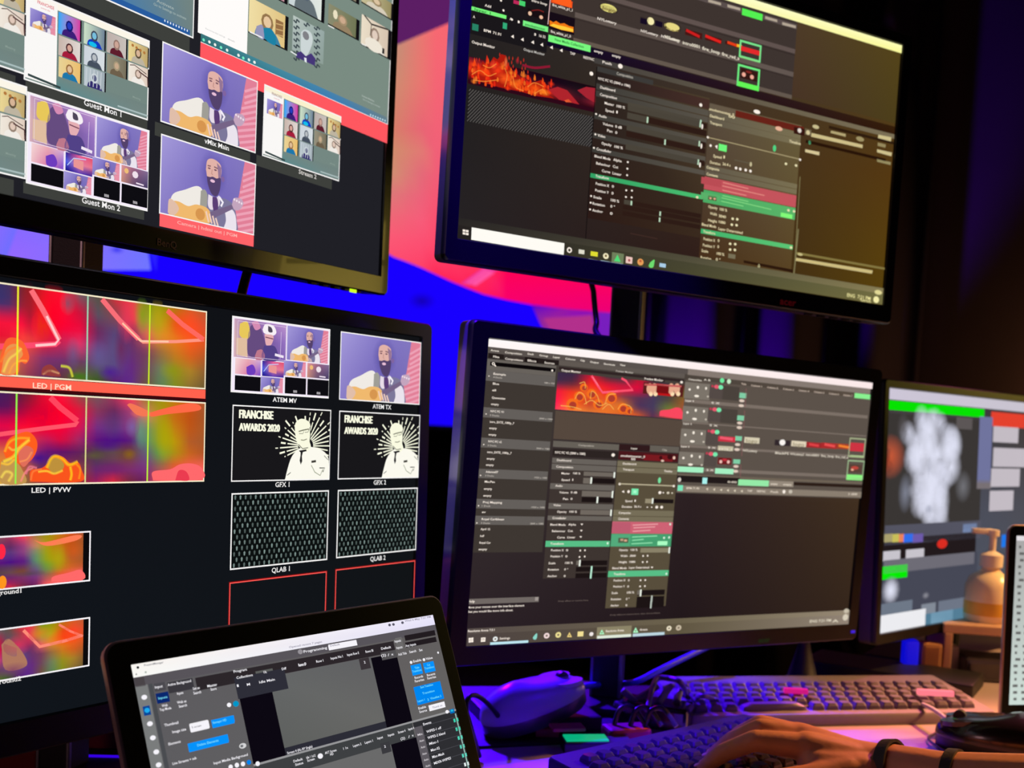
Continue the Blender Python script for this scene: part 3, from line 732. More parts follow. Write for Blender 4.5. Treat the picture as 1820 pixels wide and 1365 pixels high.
# ================= lower left monitor: LED and graphics multiview
mC, s = monitor('C', PC, 0.531, 0.2987, (0.014, 0.0145, 0.0162, 0.024), 'lower left monitor of neon smoke feeds and white graphics previews on black')
s.raw([(-0.2655, -0.14935), (0.2655, -0.14935), (0.2655, 0.14935), (-0.2655, 0.14935)], [(16, 21, 28), (17, 20, 23), (18, 19, 22), (13, 16, 22)]); s.up(4)
k0 = 0.0011
rows_pgm = [
 [(60, 50, 100), (140, 30, 30), (235, 20, 40), (255, 20, 50), (110, 90, 100), (90, 80, 70), (200, 50, 60), (240, 60, 80), (130, 150, 20), (150, 150, 10), (190, 110, 20), (215, 90, 40), (190, 90, 50)],
 [(60, 50, 110), (170, 30, 40), (250, 20, 30), (255, 10, 50), (200, 20, 60), (90, 80, 95), (130, 70, 80), (250, 50, 80), (150, 160, 50), (190, 160, 20), (230, 80, 20), (255, 70, 40), (220, 80, 45)],
 [(250, 20, 60), (255, 10, 60), (240, 20, 40), (255, 0, 50), (240, 10, 60), (110, 40, 90), (85, 70, 120), (110, 40, 90), (230, 100, 90), (230, 140, 40), (235, 120, 30), (250, 90, 30), (225, 85, 35)],
 [(230, 20, 50), (255, 80, 60), (220, 30, 60), (190, 40, 90), (220, 60, 110), (110, 60, 120), (90, 80, 130), (100, 50, 110), (120, 60, 90), (150, 110, 60), (200, 120, 30), (215, 95, 30), (180, 90, 40)],
 [(210, 130, 60), (200, 70, 80), (120, 50, 110), (110, 50, 110), (100, 60, 90), (95, 80, 120), (90, 75, 130), (100, 40, 130), (110, 70, 90), (110, 130, 90), (150, 140, 30), (170, 130, 40), (140, 95, 50)],
 [(200, 140, 50), (150, 60, 80), (100, 45, 90), (95, 50, 60), (90, 110, 40), (60, 90, 30), (90, 30, 110), (95, 40, 140), (110, 80, 60), (90, 130, 90), (130, 140, 30), (140, 110, 50), (110, 90, 50)]]
rows_pvw = [
 [(70, 30, 90), (110, 30, 50), (230, 10, 50), (255, 20, 60), (150, 70, 70), (120, 80, 90), (160, 50, 90), (250, 60, 90), (160, 120, 60), (160, 150, 10), (200, 120, 20), (215, 80, 30), (170, 90, 50)],
 [(90, 20, 90), (170, 10, 60), (235, 5, 40), (255, 0, 40), (230, 20, 60), (140, 50, 90), (95, 40, 90), (150, 60, 120), (220, 130, 100), (170, 150, 20), (200, 100, 20), (190, 80, 20), (165, 85, 40)],
 [(230, 5, 70), (255, 0, 50), (245, 0, 50), (250, 0, 60), (220, 20, 80), (120, 50, 130), (90, 60, 130), (140, 60, 130), (110, 140, 110), (165, 160, 10), (195, 125, 20), (190, 85, 25), (170, 90, 40)],
 [(200, 20, 80), (240, 60, 40), (190, 30, 90), (220, 10, 60), (160, 40, 100), (95, 20, 120), (75, 15, 130), (90, 20, 120), (90, 140, 110), (150, 160, 20), (190, 150, 10), (180, 90, 40), (165, 90, 45)],
 [(220, 120, 60), (200, 70, 90), (90, 20, 120), (75, 20, 110), (90, 30, 90), (80, 70, 60), (100, 80, 70), (120, 75, 30), (100, 80, 130), (100, 160, 60), (175, 140, 20), (200, 100, 30), (180, 85, 40)],
 [(230, 140, 40), (180, 90, 60), (80, 40, 100), (200, 60, 60), (140, 70, 60), (95, 40, 110), (110, 30, 110), (125, 45, 115), (120, 50, 130), (150, 90, 80), (235, 80, 50), (250, 90, 80), (250, 100, 90)],
 [(220, 170, 60), (140, 110, 60), (160, 50, 60), (230, 60, 30), (150, 40, 50), (150, 30, 90), (220, 40, 60), (120, 40, 60), (100, 30, 90), (250, 90, 90), (255, 105, 105), (235, 70, 80), (255, 100, 100)]]
uL = -0.2655
def strip(x1, y1, xb, yb, rows, x_l=-62, border=True):
    a = s.P(x1, y1); b = s.P(xb, yb); u0 = max(uL + 0.004, s.P(x_l, 700)[0])
    s.raw([(u0 - k0, a[1] + k0), (a[0] + k0, a[1] + k0), (a[0] + k0, b[1] - k0), (u0 - k0, b[1] - k0)], (250, 238, 205)); s.up(2)
    s.grid_l(u0, a[1], a[0], b[1], rows, 40, 14); s.up(2)
    return u0, a, b
u0, a, b = strip(365.5, 555.5, 361.5, 689.5, [[r[0]] * 2 + r for r in rows_pgm])
c = s.P(361, 708.5); s.raw([(u0, b[1] - k0 * 1.3), (a[0] + k0, b[1] - k0 * 1.3), (a[0] + k0, c[1]), (u0, c[1])], (255, 98, 78)); 
s.raw([(u0, c[1]), (a[0] + k0 * 1.5, c[1]), (a[0] + k0 * 1.5, c[1] - 0.0022), (u0, c[1] - 0.0022)], (60, 8, 14)); s.up(2)
s.crop(0, 380, 400, 1606)
for x, y, rx, ry, c_, al in ((380, 700, 90, 260, (255, 0, 40), .8), (300, 800, 80, 120, (235, 45, 20), .9), (210, 720, 60, 240, (120, 30, 50), .55), (520, 1000, 60, 130, (95, 90, 140), .6), (700, 1010, 90, 120, (98, 90, 150), .7), (860, 960, 60, 170, (110, 30, 80), .7), (780, 1130, 90, 60, (75, 20, 150), .8), (900, 780, 70, 160, (240, 60, 90), .6), (1010, 720, 50, 150, (120, 165, 10), .7), (1120, 760, 50, 200, (185, 160, 20), .7), (1330, 800, 120, 130, (255, 80, 30), .7), (1220, 1120, 90, 70, (140, 150, 10), .7), (480, 640, 60, 90, (80, 85, 110), .7), (560, 1160, 90, 35, (60, 120, 20), .9)):
    s.glow(x, y, rx, ry, c_, al)
s.up(2)
PK = (255, 120, 130)
s.line([(220, 545), (300, 680), (420, 900)], 0.0040, (255, 110, 120)); s.line([(420, 905), (395, 930), (150, 942), (-60, 948)], 0.0038, (255, 75, 110)); s.up()
s.line([(330, 730), (415, 900), (390, 930), (250, 940)], 0.0018, (255, 205, 205))
s.line([(725, 610), (850, 760), (985, 893)], 0.0040, (250, 110, 120)); s.line([(985, 890), (1015, 915), (1250, 912), (1450, 900)], 0.0024, (255, 150, 130)); s.up()
s.line([(870, 780), (1000, 908), (1200, 912)], 0.0014, (255, 200, 170)); s.line([(1190, 690), (1300, 790), (1450, 898)], 0.0040, (255, 105, 95)); s.up(2)
def swirl(pts, w, c): s.curve(pts, w, (*c, .35), 6); s.curve(pts, w * .45, (*c, .8), 6)
s.spline([(0, 1010), (40, 900), (100, 885), (165, 920), (205, 1020), (180, 1070), (140, 1060), (120, 1140), (0, 1140)], (252, 100, 50)); s.up()
s.spline([(10, 1100), (40, 960), (110, 930), (160, 1000), (120, 1060), (100, 1140), (10, 1140)], (235, 150, 80)); s.up()
swirl([(20, 1130), (60, 1040), (110, 1000), (150, 960)], 0.0022, (250, 210, 90)); swirl([(60, 1140), (90, 1080), (140, 1050), (190, 1050)], 0.0018, (255, 170, 70)); swirl([(0, 1060), (50, 980), (110, 950)], 0.002, (255, 130, 50))
s.spline([(290, 1150), (300, 1100), (350, 1075), (400, 1110), (425, 1160)], (150, 60, 60)); swirl([(300, 1145), (350, 1120), (420, 1140)], 0.002, (225, 160, 110)); swirl([(430, 1085), (490, 1100), (515, 1165)], 0.0024, (215, 215, 60)); s.up(2)
for x0, y0, x1, y1, cc in ((127, 515, 115, 1150, (240, 235, 50)), (625, 590, 612, 1185, (160, 205, 175)), (1068, 655, 1055, 1215, (205, 235, 40))):
    p, q = s.P(x0, y0), s.P(x1, y1); u = (p[0] + q[0]) / 2; s.raw([(u - .0006, a[1]), (u + .0006, a[1]), (u + .0006, b[1]), (u - .0006, b[1])], cc)
s.up(4)
s.o = (0, 0, 1)
s.text('LED | PGM', 57, 689.5, 126, 10, (255, 225, 200), True)
# preview strip
u0, a, b = strip(362.5, 717.5, 359.5, 853.5, [[r[0]] * 2 + r for r in rows_pvw])
s.crop(0, 680, 400, 1820)
for x, y, rx, ry, c_, al in ((400, 300, 200, 150, (255, 0, 40), .8), (350, 260, 130, 120, (190, 0, 60), .6), (860, 500, 130, 70, (75, 15, 130), .8), (900, 340, 80, 140, (100, 50, 110), .6), (1060, 360, 60, 90, (120, 100, 170), .7), (1130, 400, 50, 150, (100, 160, 120), .6), (1040, 580, 60, 50, (140, 100, 20), .8), (1330, 450, 80, 200, (175, 165, 10), .7), (300, 610, 110, 60, (60, 15, 140), .9), (1120, 250, 80, 40, (250, 110, 90), .7), (750, 590, 110, 40, (95, 90, 50), .7), (880, 700, 160, 50, (110, 40, 110), .7)): s.glow(x, y, rx, ry, c_, al)
s.up(2)
s.line([(400, 120), (480, 200), (620, 310)], 0.0042, (255, 70, 95)); s.line([(620, 310), (605, 340), (350, 370), (-60, 425)], 0.0030, (255, 85, 105)); s.up()
s.spline([(1200, 245), (1300, 215), (1500, 170), (1600, 180), (1600, 225), (1350, 255), (1220, 275)], (255, 105, 70)); s.spline([(1020, 180), (1060, 170), (1200, 235), (1200, 270), (1100, 260)], (245, 120, 85)); s.up()
s.spline([(1230, 790), (1230, 720), (1370, 700), (1450, 660), (1550, 655), (1622, 690), (1622, 780)], (255, 105, 108)); s.up(); s.spline([(1410, 790), (1440, 710), (1500, 720), (1520, 790)], (235, 60, 80)); s.up(2)
s.spline([(20, 560), (60, 460), (150, 410), (230, 400), (290, 470), (285, 560), (230, 640), (150, 660), (60, 640)], (255, 95, 30)); s.up()
s.spline([(140, 560), (200, 510), (260, 540), (250, 600), (190, 680), (150, 640)], (225, 110, 90)); s.spline([(0, 640), (60, 610), (120, 640), (170, 700), (200, 810), (0, 810)], (195, 150, 80)); s.up()
swirl([(30, 560), (70, 480), (140, 450), (235, 450)], 0.0022, (255, 170, 40)); swirl([(20, 640), (100, 600), (150, 530), (230, 460)], 0.0028, (255, 215, 60)); swirl([(60, 520), (100, 545), (160, 520)], 0.002, (250, 190, 70)); swirl([(0, 770), (40, 720), (90, 740), (60, 800)], 0.0024, (245, 215, 90)); swirl([(0, 650), (60, 660), (110, 620)], 0.002, (255, 200, 60)); swirl([(150, 640), (210, 620), (250, 560)], 0.0016, (255, 150, 90)); swirl([(160, 800), (200, 720), (260, 690)], 0.0018, (255, 140, 130))
s.up()
s.spline([(235, 800), (240, 710), (330, 690), (390, 640), (430, 590), (500, 600), (560, 650), (620, 640), (650, 700), (645, 800)], (250, 85, 30)); s.up()
s.spline([(380, 690), (400, 620), (460, 610), (510, 660), (490, 710), (430, 740)], (190, 145, 60)); s.up()
swirl([(370, 690), (400, 620), (440, 595), (500, 620), (550, 665), (620, 640)], 0.0028, (255, 195, 30)); swirl([(300, 720), (370, 715), (430, 735), (500, 710)], 0.002, (255, 205, 60)); swirl([(560, 680), (570, 740), (560, 790)], 0.0024, (255, 200, 30)); swirl([(600, 650), (640, 700), (630, 780)], 0.002, (255, 150, 30)); swirl([(240, 790), (260, 720), (330, 700)], 0.0018, (255, 130, 60)); swirl([(200, 740), (230, 680), (290, 690)], 0.002, (235, 120, 140))
s.up(2)
for x0, y0, x1, y1, cc in ((125, 95, 118, 800, (150, 240, 80)), (690, 125, 680, 795, (215, 210, 140)), (1192, 150, 1183, 790, (190, 240, 60))):
    p, q = s.P(x0, y0), s.P(x1, y1); u = (p[0] + q[0]) / 2; s.raw([(u - .0006, a[1]), (u + .0006, a[1]), (u + .0006, b[1]), (u - .0006, b[1])], cc)
s.o = (0, 0, 1); s.up(4)
s.text('LED | PVW', 54, 875.5, 124, 9.2, W1, True)
# two small strips at the lower left
for (x1, y1, yb, rows, wd) in ((157, 946, 1030, [r[5:] for r in rows_pvw], 0), (155.5, 1099, 1181, [r[4:] for r in rows_pgm], 1)):
    a = s.P(x1, y1); b = s.P(x1 - 1, yb); uu = uL + 0.02
    s.raw([(uu, a[1] + k0), (a[0] + k0, a[1] + k0), (a[0] + k0, b[1] - k0), (uu, b[1] - k0)], (250, 246, 250)); s.up(2)
    s.raw([(uu, a[1]), (a[0], a[1]), (a[0], b[1]), (uu, b[1])], (12, 10, 12)); s.up(2)
    e = s.P(146, y1)[0]; sp = (e - s.P(0, y1)[0])
    s.grid_l(e - sp * 1.05, a[1], e, b[1], rows, 20, 10); s.up()
    s.grid_l(uu, a[1], e - sp * 1.05, b[1], [[(200, 40, 60), rows[0][0]], [(230, 120, 40), rows[-1][0]]], 3, 3); s.up()
s.crop(0, 900, 260, 763)
s.spline([(170, 175), (230, 185), (380, 150), (420, 155), (380, 180), (240, 205)], (255, 125, 85)); s.spline([(260, 392), (270, 365), (350, 345), (415, 330), (428, 380)], (255, 105, 105)); s.ell(0, 235, 22, 40, (255, 40, 70)); s.ell(5, 395, 22, 35, (255, 150, 30)); s.up()
for x, y, rx, ry, c_ in ((110, 290, 60, 40, (95, 30, 130)), (300, 260, 40, 90, (165, 165, 20)), (380, 230, 50, 60, (215, 90, 30)), (150, 350, 90, 20, (70, 70, 60))): s.glow(x, y, rx, ry, c_, .6)
s.line([(115, 645), (200, 730), (330, 700), (420, 672)], 0.0022, (255, 140, 120)); s.line([(300, 615), (360, 650), (425, 675)], 0.0016, (255, 130, 110)); s.glow(330, 680, 90, 50, (255, 40, 20), .7); s.glow(90, 720, 80, 60, (240, 40, 80), .7); s.glow(200, 660, 60, 40, (220, 130, 30), .8)
s.spline([(0, 720), (40, 690), (110, 760), (130, 830), (20, 850)], (175, 120, 95)); s.up(2)
s.glow(60, 850, 90, 40, (120, 50, 100), .7)
s.o = (0, 0, 1); s.up(4)
s.text('Background1', -33, 1060, 35.5, 8.6, W1, True); s.text('Background2', -36, 1221, 34.5, 8.6, W1, True)

# right hand columns
def tc(x0, y0, x1, y1, fn, col=W1, t=0.0010, **k): tile(*s.box_(x0, y0, x1, y1), fn, t, col, **k)
tc(410, 561, 581.3, 708.3, atem)
def tx(s, u0, v0, u1, v1): guitarist(s, u0, v0, u1, v1)
tc(600, 588.8, 740, 719.5, tx)
def award(s, u0, v0, u1, v1):
    sv = s.clip; s.clip = (min(u0, u1), min(v0, v1), max(u0, u1), max(v0, v1))
    s.raw([(u0, v0), (u1, v0), (u1, v1), (u0, v1)], (24, 23, 26)); s.up(2)
    s.unit(u0, v0, u1, v1); C = (250, 250, 226); w_ = abs(u1 - u0)
    s.text('FRANCHISE', 0.055, 0.155, 0.385, 0.115, C); s.text('AWARDS 2020', 0.055, 0.325, 0.455, 0.105, C)
    for d in (0.004, -0.004): s.text('FRANCHISE', 0.055 + d, 0.157, 0.385 + d, 0.115, C); s.text('AWARDS 2020', 0.055 + d, 0.327, 0.455 + d, 0.105, C)
    cx, cy = 0.735, 0.52
    for i in range(25):
        a = math.radians(-205 + i * 245 / 24); X, Y = math.cos(a), math.sin(a)
        r0 = 0.10; r1 = 0.30 + 0.09 * ((i * 7) % 5) / 4 + (0.08 if 12 < i < 22 else 0)
        X *= 0.82; Y *= 1.25
        m = r0 + (r1 - r0) * (0.62 if i % 2 else 0.8)
        s.line([(cx + X * r0, cy + Y * r0), (cx + X * m, cy + Y * m)], w_ * 0.010, C)
        s.line([(cx + X * (m + 0.025), cy + Y * (m + 0.025)), (cx + X * r1, cy + Y * r1)], w_ * (0.014 if i % 2 else 0.008), C)
    s.up(2)
    s.spline([(0.52, 1.02), (0.545, 0.86), (0.58, 0.70), (0.63, 0.60), (0.69, 0.545), (0.80, 0.535), (0.92, 0.585), (0.985, 0.68), (1.0, 0.85), (1.0, 1.02)], (252, 250, 238)); s.up()
    s.spline([(0.612, 0.26), (0.622, 0.19), (0.67, 0.135), (0.73, 0.145), (0.775, 0.2), (0.78, 0.33), (0.775, 0.45), (0.79, 0.54), (0.74, 0.60), (0.68, 0.55), (0.645, 0.49), (0.622, 0.38)], (250, 250, 225)); s.up()
    K = (40, 42, 34)
    s.line([(0.775, 0.25), (0.783, 0.36), (0.778, 0.46)], w_ * 0.008, K); s.line([(0.655, 0.315), (0.70, 0.295), (0.765, 0.275)], w_ * 0.009, (110, 112, 90)); s.line([(0.66, 0.345), (0.70, 0.345), (0.71, 0.31)], w_ * 0.005, (120, 120, 100)); s.line([(0.72, 0.325), (0.755, 0.32), (0.765, 0.28)], w_ * 0.005, (120, 120, 100))
    s.line([(0.68, 0.435), (0.71, 0.44), (0.745, 0.42)], w_ * 0.007, (130, 130, 105)); s.line([(0.655, 0.5), (0.70, 0.56), (0.76, 0.545)], w_ * 0.006, K)
    s.poly([(0.66, 0.59), (0.74, 0.57), (0.745, 0.595), (0.705, 0.61), (0.695, 0.67), (0.70, 0.74), (0.685, 0.79), (0.672, 0.73), (0.68, 0.66), (0.68, 0.615)], (34, 32, 34)); s.up()
    s.line([(0.80, 0.75), (0.85, 0.74)], w_ * 0.018, (60, 58, 50)); s.line([(0.80, 0.80), (0.84, 0.90), (0.90, 0.95), (0.93, 0.86)], w_ * 0.006, (120, 130, 95)); s.line([(0.89, 0.84), (0.95, 0.84), (0.93, 0.90)], w_ * 0.008, (60, 60, 50)); s.line([(0.94, 0.66), (0.985, 0.72)], w_ * 0.006, (110, 110, 90)); s.line([(0.545, 0.94), (0.58, 0.90)], w_ * 0.006, K)
    s.q = None; s.clip = sv
tc(406.5, 719, 578.8, 852.3, award); tc(596, 729.5, 736.8, 848.8, award)
def beads(s, u0, v0, u1, v1):
    s.raw([(u0, v0), (u1, v0), (u1, v1), (u0, v1)], (12, 16, 16)); s.up(2)
    nx, ny = 20, 13; W_, H_ = u1 - u0, v1 - v0
    for j in range(ny):
        for i in range(nx):
            x = (i + 0.5 + (0.5 if j % 2 else 0)) / nx; y = (j + 0.5) / ny
            if x > 0.99: continue
            g = 118 + 26 * math.sin(i * 1.7 + j * 2.3); cx = u0 + W_ * x; cy = v0 + H_ * y; rx = W_ * 0.0095; ry = abs(H_) * 0.031
            s.raw([(cx - rx, cy + ry * .4), (cx, cy + ry), (cx + rx, cy + ry * .4), (cx + rx * .6, cy - ry), (cx - rx * .6, cy - ry)], (g * .86, g, g * .97), True)
tc(403.7, 876, 574, 994.2, beads, t=0.0012); tc(592.8, 870.3, 731.8, 976.8, beads, t=0.0012)
RD = (255, 88, 82)
for x0, y0, x1, y1 in ((399.8, 1034.5, 569.5, 1140), (588.8, 1011.4, 727, 1110)):
    u0, v0, u1, v1 = s.box_(x0, y0, x1, y1); v1 = v0 - (u1 - u0) * 9 / 16; s.frame_l(u0, v0, u1, v1, RD, 0.0010)
    s.frame_l(u0 - .0007, v0 + .0007, u1 + .0007, v1 - .0007, (120, 8, 10), 0.0008)
s.up(4)
for t, x0, y0, x1, h in (('ATEM MV', 476, 713.5, 519, 8.4), ('ATEM TX', 654, 725.5, 687.5, 8), ('GFX 1', 481, 865, 506.5, 9), ('GFX 2', 656, 861, 678, 8.2), ('QLAB 1', 474.5, 1017, 507, 9), ('QLAB 2', 650, 996.8, 677, 8.4)):
    s.text(t, x0, y0, x1, h, W1, True)
s.build('screen', mC)
# ================= lower right monitor: media server desktop
mD, s = monitor('D', PD, 0.527, 0.2965, (0.0195, 0.017, 0.0165, 0.02), 'lower right monitor of grey media software with fire preview and white title bar', (0.272, -0.1485 - 0.0095, 0.007), ('acer', 0.125, -0.1483 - 0.0155, 0.0065, 'logogreen'), side='side')
hw, hh = 0.2635, 0.14825
s.grid_l(-hw, hh, hw, -hh, [[(66, 60, 56), (80, 72, 64), (92, 80, 70)], [(54, 46, 46), (44, 32, 34), (64, 47, 32)], [(42, 32, 38), (33, 23, 26), (52, 37, 27)]], 8, 6); s.up(4)
WH = (252, 240, 228); TX = (246, 236, 222); GY = (104, 98, 92); GG = (88, 190, 134); GL = (168, 240, 186)
A5 = (820, 580, 1240, 1820); A6 = (1180, 640, 1580, 1820); A7 = (810, 840, 1230, 1737); A8 = (1180, 860, 1580, 1761)
# --- left browser column
s.crop(*A5)
s.rect(205, 160, 750, 300, (82, 75, 70)); s.up()
s.rect(206, 204, 748, 300, (36, 28, 27)); s.up(); s.rect(328, 212, 486, 275, (58, 50, 48)); s.rect(488, 235, 590, 285, (30, 22, 22))
s.o = (0, 0, 1)
lc = s.P(868, 640); le = s.P(829, 982); xr = s.P(989, 660)[0]
s.raw([(-hw, s.P(868, 640)[1]), (xr, s.P(868, 640)[1]), (xr, le[1]), (-hw, le[1])], (62, 55, 50)); s.up()
def lrow(c, ytop, ybot, xl, col):
    s.crop(*c); a = s.P(xl, ytop)[1]; b = s.P(xl, ybot)[1]; s.raw([(-hw, a), (xr - .0008, a), (xr - .0008, b), (-hw, b)], col)
lrow(A5, 250, 335, 205, GY)
for c, a, b, x in ((A5, 335, 418, 198), (A5, 622, 700, 172), (A5, 856, 932, 152), (A5, 1096, 1168, 130), (A7, 192, 262, 150), (A7, 316, 382, 140)): lrow(c, a, b, x, (100, 95, 91))
s.up(); s.crop(*A5)
s.rect(222, 272, 722, 352, (12, 8, 10)); s.up()
s.ell(245, 288, 12, 11, WH); s.up(); s.ell(245, 288, 6, 6, (12, 8, 10)); s.line([(253, 297), (264, 308)], 0.0012, WH); s.ell(698, 340, 8, 8, WH)
s.up(2)
def many(c, h, items, col=TX):
    s.crop(*c)
    for t, x0, y0, x1 in items: s.text(t, x0, y0, x1, h, col)
many(A5, 17, (('Files', 243, 240, 290), ('Compositions', 335, 256, 473), ('Effects', 508, 270, 575), ('Sources', 637, 286, 715)), WH)
many(A5, 17, (('Example', 245, 372, 340), ('Blue', 240, 448, 288), ('all', 235, 498, 264), ('Queensize', 232, 556, 336), ('empty', 226, 605, 287), ('NYC FC V1', 222, 660, 325), ('intro_EXTE_1080p_7', 217, 742, 405), ('empty', 212, 790, 270), ('empty', 207, 840, 267), ('NYC FC v2', 205, 893, 308), ('intro_EXTE_1080p_7', 197, 975, 385), ('empty', 192, 1025, 255), ('empty', 187, 1073, 247), ('Adames07', 185, 1127, 280), ('MacPan', 177, 1203, 255)), WH)
many(A5, 13, (('4 Decks', 243, 397, 312), ('1080 x 1920', 637, 440, 715), ('3 Decks', 217, 690, 290), ('3840 x 1080', 597, 715, 700), ('3 Decks', 200, 922, 268), ('3840 x 1080', 575, 945, 678), ('3 Decks', 180, 1155, 248), ('1920 x 1080', 560, 1170, 658)), (190, 182, 172))
many(A7, 16, (('empty', 205, 125, 265), ('empty', 200, 175, 260), ('Proj Mapping', 198, 224, 338), ('av', 190, 296, 218), ('Royal Caribbean', 188, 348, 353), ('April 15', 180, 422, 250), ('hdf', 178, 472, 207), ('Royal Car', 172, 522, 255), ('empty', 165, 570, 228)), WH)
many(A7, 13, (('1 Deck', 190, 250, 253), ('1920 x 1080', 553, 260, 652), ('3 Decks', 183, 376, 250), ('3840 x 1080', 545, 380, 642)), (190, 182, 172))
s.crop(*A7)
for x, y in ((182, 20), (167, 243), (155, 370)): s.poly([(x - 5, y - 6), (x + 6, y), (x - 5, y + 6)], WH)
s.crop(*A5)
for x, y in ((212, 383), (190, 675), (172, 910)): s.poly([(x - 5, y - 6), (x + 6, y), (x - 5, y + 6)], WH)
s.crop(*A7); s.rect(88, 928, 607, 950, (112, 104, 100)); s.up(); s.rect(582, 915, 604, 940, (160, 150, 145))
many(A7, 18, (('Help', 88, 955, 137),), WH); many(A7, 17, (('Move your mouse over the interface element', 85, 998, 500), ('that you would like more info about.', 83, 1030, 418)), WH)
# --- preview area
s.crop(*A5)
s.rect(752, 262, 1716, 400, (96, 88, 82)); s.up(); s.rect(750, 310, 1712, 430, (48, 36, 36)); s.up()
s.rect(745, 395, 1705, 720, (60, 46, 62)); s.up()
s.grid(742, 352, 1700, 715, [
 [(58, 42, 70), (55, 40, 70), (210, 20, 50), (70, 50, 60), (62, 54, 66), (200, 20, 50), (60, 50, 62), (62, 50, 60), (80, 40, 40)],
 [(60, 45, 75), (90, 40, 60), (250, 40, 30), (240, 20, 50), (230, 20, 60), (230, 10, 60), (72, 56, 72), (66, 54, 60), (110, 100, 40)],
 [(240, 25, 60), (240, 60, 30), (235, 110, 40), (235, 60, 30), (140, 60, 70), (90, 50, 80), (70, 58, 90), (80, 76, 60), (150, 90, 40)],
 [(255, 20, 80), (255, 90, 20), (200, 60, 40), (230, 110, 50), (220, 120, 40), (75, 50, 90), (72, 60, 92), (110, 130, 50), (160, 80, 60)],
 [(255, 50, 90), (255, 140, 60), (225, 120, 50), (240, 120, 40), (220, 100, 40), (220, 90, 40), (90, 50, 80), (180, 70, 60), (255, 70, 80)]], 28, 10); s.up(2)
s.line([(1000, 380), (1050, 460), (1085, 510), (1320, 490), (1265, 420), (1230, 400)], 0.0024, (255, 80, 110)); s.line([(1010, 390), (1085, 508), (1200, 500)], 0.0012, (255, 150, 160)); s.up()
for cx, cy, r in ((905, 540, 40), (1000, 520, 38), (940, 470, 30), (1150, 550, 45), (1240, 630, 40), (1290, 650, 30), (1050, 600, 40), (850, 600, 45)):
    s.ell(cx, cy, r, r, (245, 110, 30)); s.up(); s.ell(cx + 4, cy + 6, r * .62, r * .6, (175, 60, 45)); s.up()
for q in (((870, 560), (900, 510), (940, 530), (960, 600)), ((990, 560), (1000, 500), (1040, 530), (1060, 590)), ((1100, 600), (1130, 530), (1185, 520)), ((1200, 640), (1235, 600), (1300, 620), (1300, 670)), ((940, 600), (1000, 570), (1060, 610), (1120, 590)), ((905, 440), (945, 430), (950, 480)), ((760, 610), (850, 620), (920, 640)), ((1080, 640), (1130, 600), (1170, 640))): s.curve(q, 0.0008, (250, 190, 90, .8), 4)
s.spline([(1520, 690), (1530, 650), (1600, 640), (1650, 625), (1690, 640), (1690, 705)], (250, 72, 95)); s.up(2)
s.rect(1400, 430, 1700, 545, (90, 30, 30)); s.up(); s.rect(1495, 440, 1620, 540, (190, 20, 25)); s.up()
for cx in (1445, 1480, 1610, 1655): s.ell(cx, 480, 24, 42, (230, 170, 140)); s.ell(cx + 10, 520, 16, 18, (255, 225, 180))
s.up(); s.line([(1405, 448), (1690, 462)], 0.002, (200, 90, 90)); s.rect(1500, 450, 1590, 520, (120, 15, 20)); s.up(2)
s.rect(1405, 385, 1560, 432, (46, 34, 34)); s.up()
many(A5, 18, (('Output Monitor', 765, 346, 915), ('Preview Monitor', 1405, 410, 1550)), WH); many(A5, 15, (('Preview Monitor', 1185, 350, 1320),), (205, 196, 186)); s.ell(1690, 430, 10, 10, WH)
# menu bar over everything
s.o = (0, 0, 1)
tv = s.P(868.5, 601.5); m1 = s.P(867, 616)[1]; m2 = s.P(866, 627)[1]
s.raw([(-hw, m1), (hw, m1), (hw, m2), (-hw, m2)], (90, 82, 78)); s.up()
s.grid_l(-hw, hh, hw, m1, [[(255, 250, 250), (255, 236, 236)], [(255, 246, 244), (250, 232, 230)]], 4, 2); s.up()
many(A5, 15, (('Arena', 220, 190, 285), ('Composition', 330, 206, 462), ('Deck', 505, 218, 553), ('Group', 595, 229, 662), ('Layer', 700, 242, 755), ('Column', 795, 255, 872), ('Clip', 910, 268, 945), ('Output', 985, 280, 1053), ('Shortcuts', 1090, 295, 1178), ('View', 1215, 303, 1258)), TX)
# --- brown band + columns
s.crop(*A5)
s.rect(720, 648, 1690, 925, (86, 72, 62)); s.up()
s.rect(703, 880, 1206, 955, (102, 96, 88)); s.rect(1212, 905, 1446, 965, (48, 26, 28)); s.rect(1448, 915, 1668, 975, (100, 94, 86)); s.up()
s.rect(700, 940, 1201, 1020, (44, 36, 34)); s.rect(1208, 958, 1658, 1045, (74, 24, 28)); s.up(); s.rect(1400, 985, 1620, 1042, (120, 26, 32)); s.up()
s.ell(1530, 1010, 12, 14, (60, 15, 20)); s.ell(1600, 1005, 20, 20, (60, 15, 20)); s.ell(1543, 1035, 12, 8, (230, 200, 180)); s.up()
many(A5, 14, (('Composition', 895, 920, 1015), ('Clip', 1540, 957, 1577)), (190, 182, 170)); many(A5, 15, (('Layer', 1300, 945, 1350),), TX)
many(A5, 19, (('NYC FC V2 (3840 x 1080)', 715, 978, 950), ('smokemonster_0', 1220, 1003, 1408), ('00', 1300, 1030, 1333)), WH)
s.ell(1163, 990, 13, 13, WH); s.ell(1632, 1012, 10, 13, (240, 200, 180))
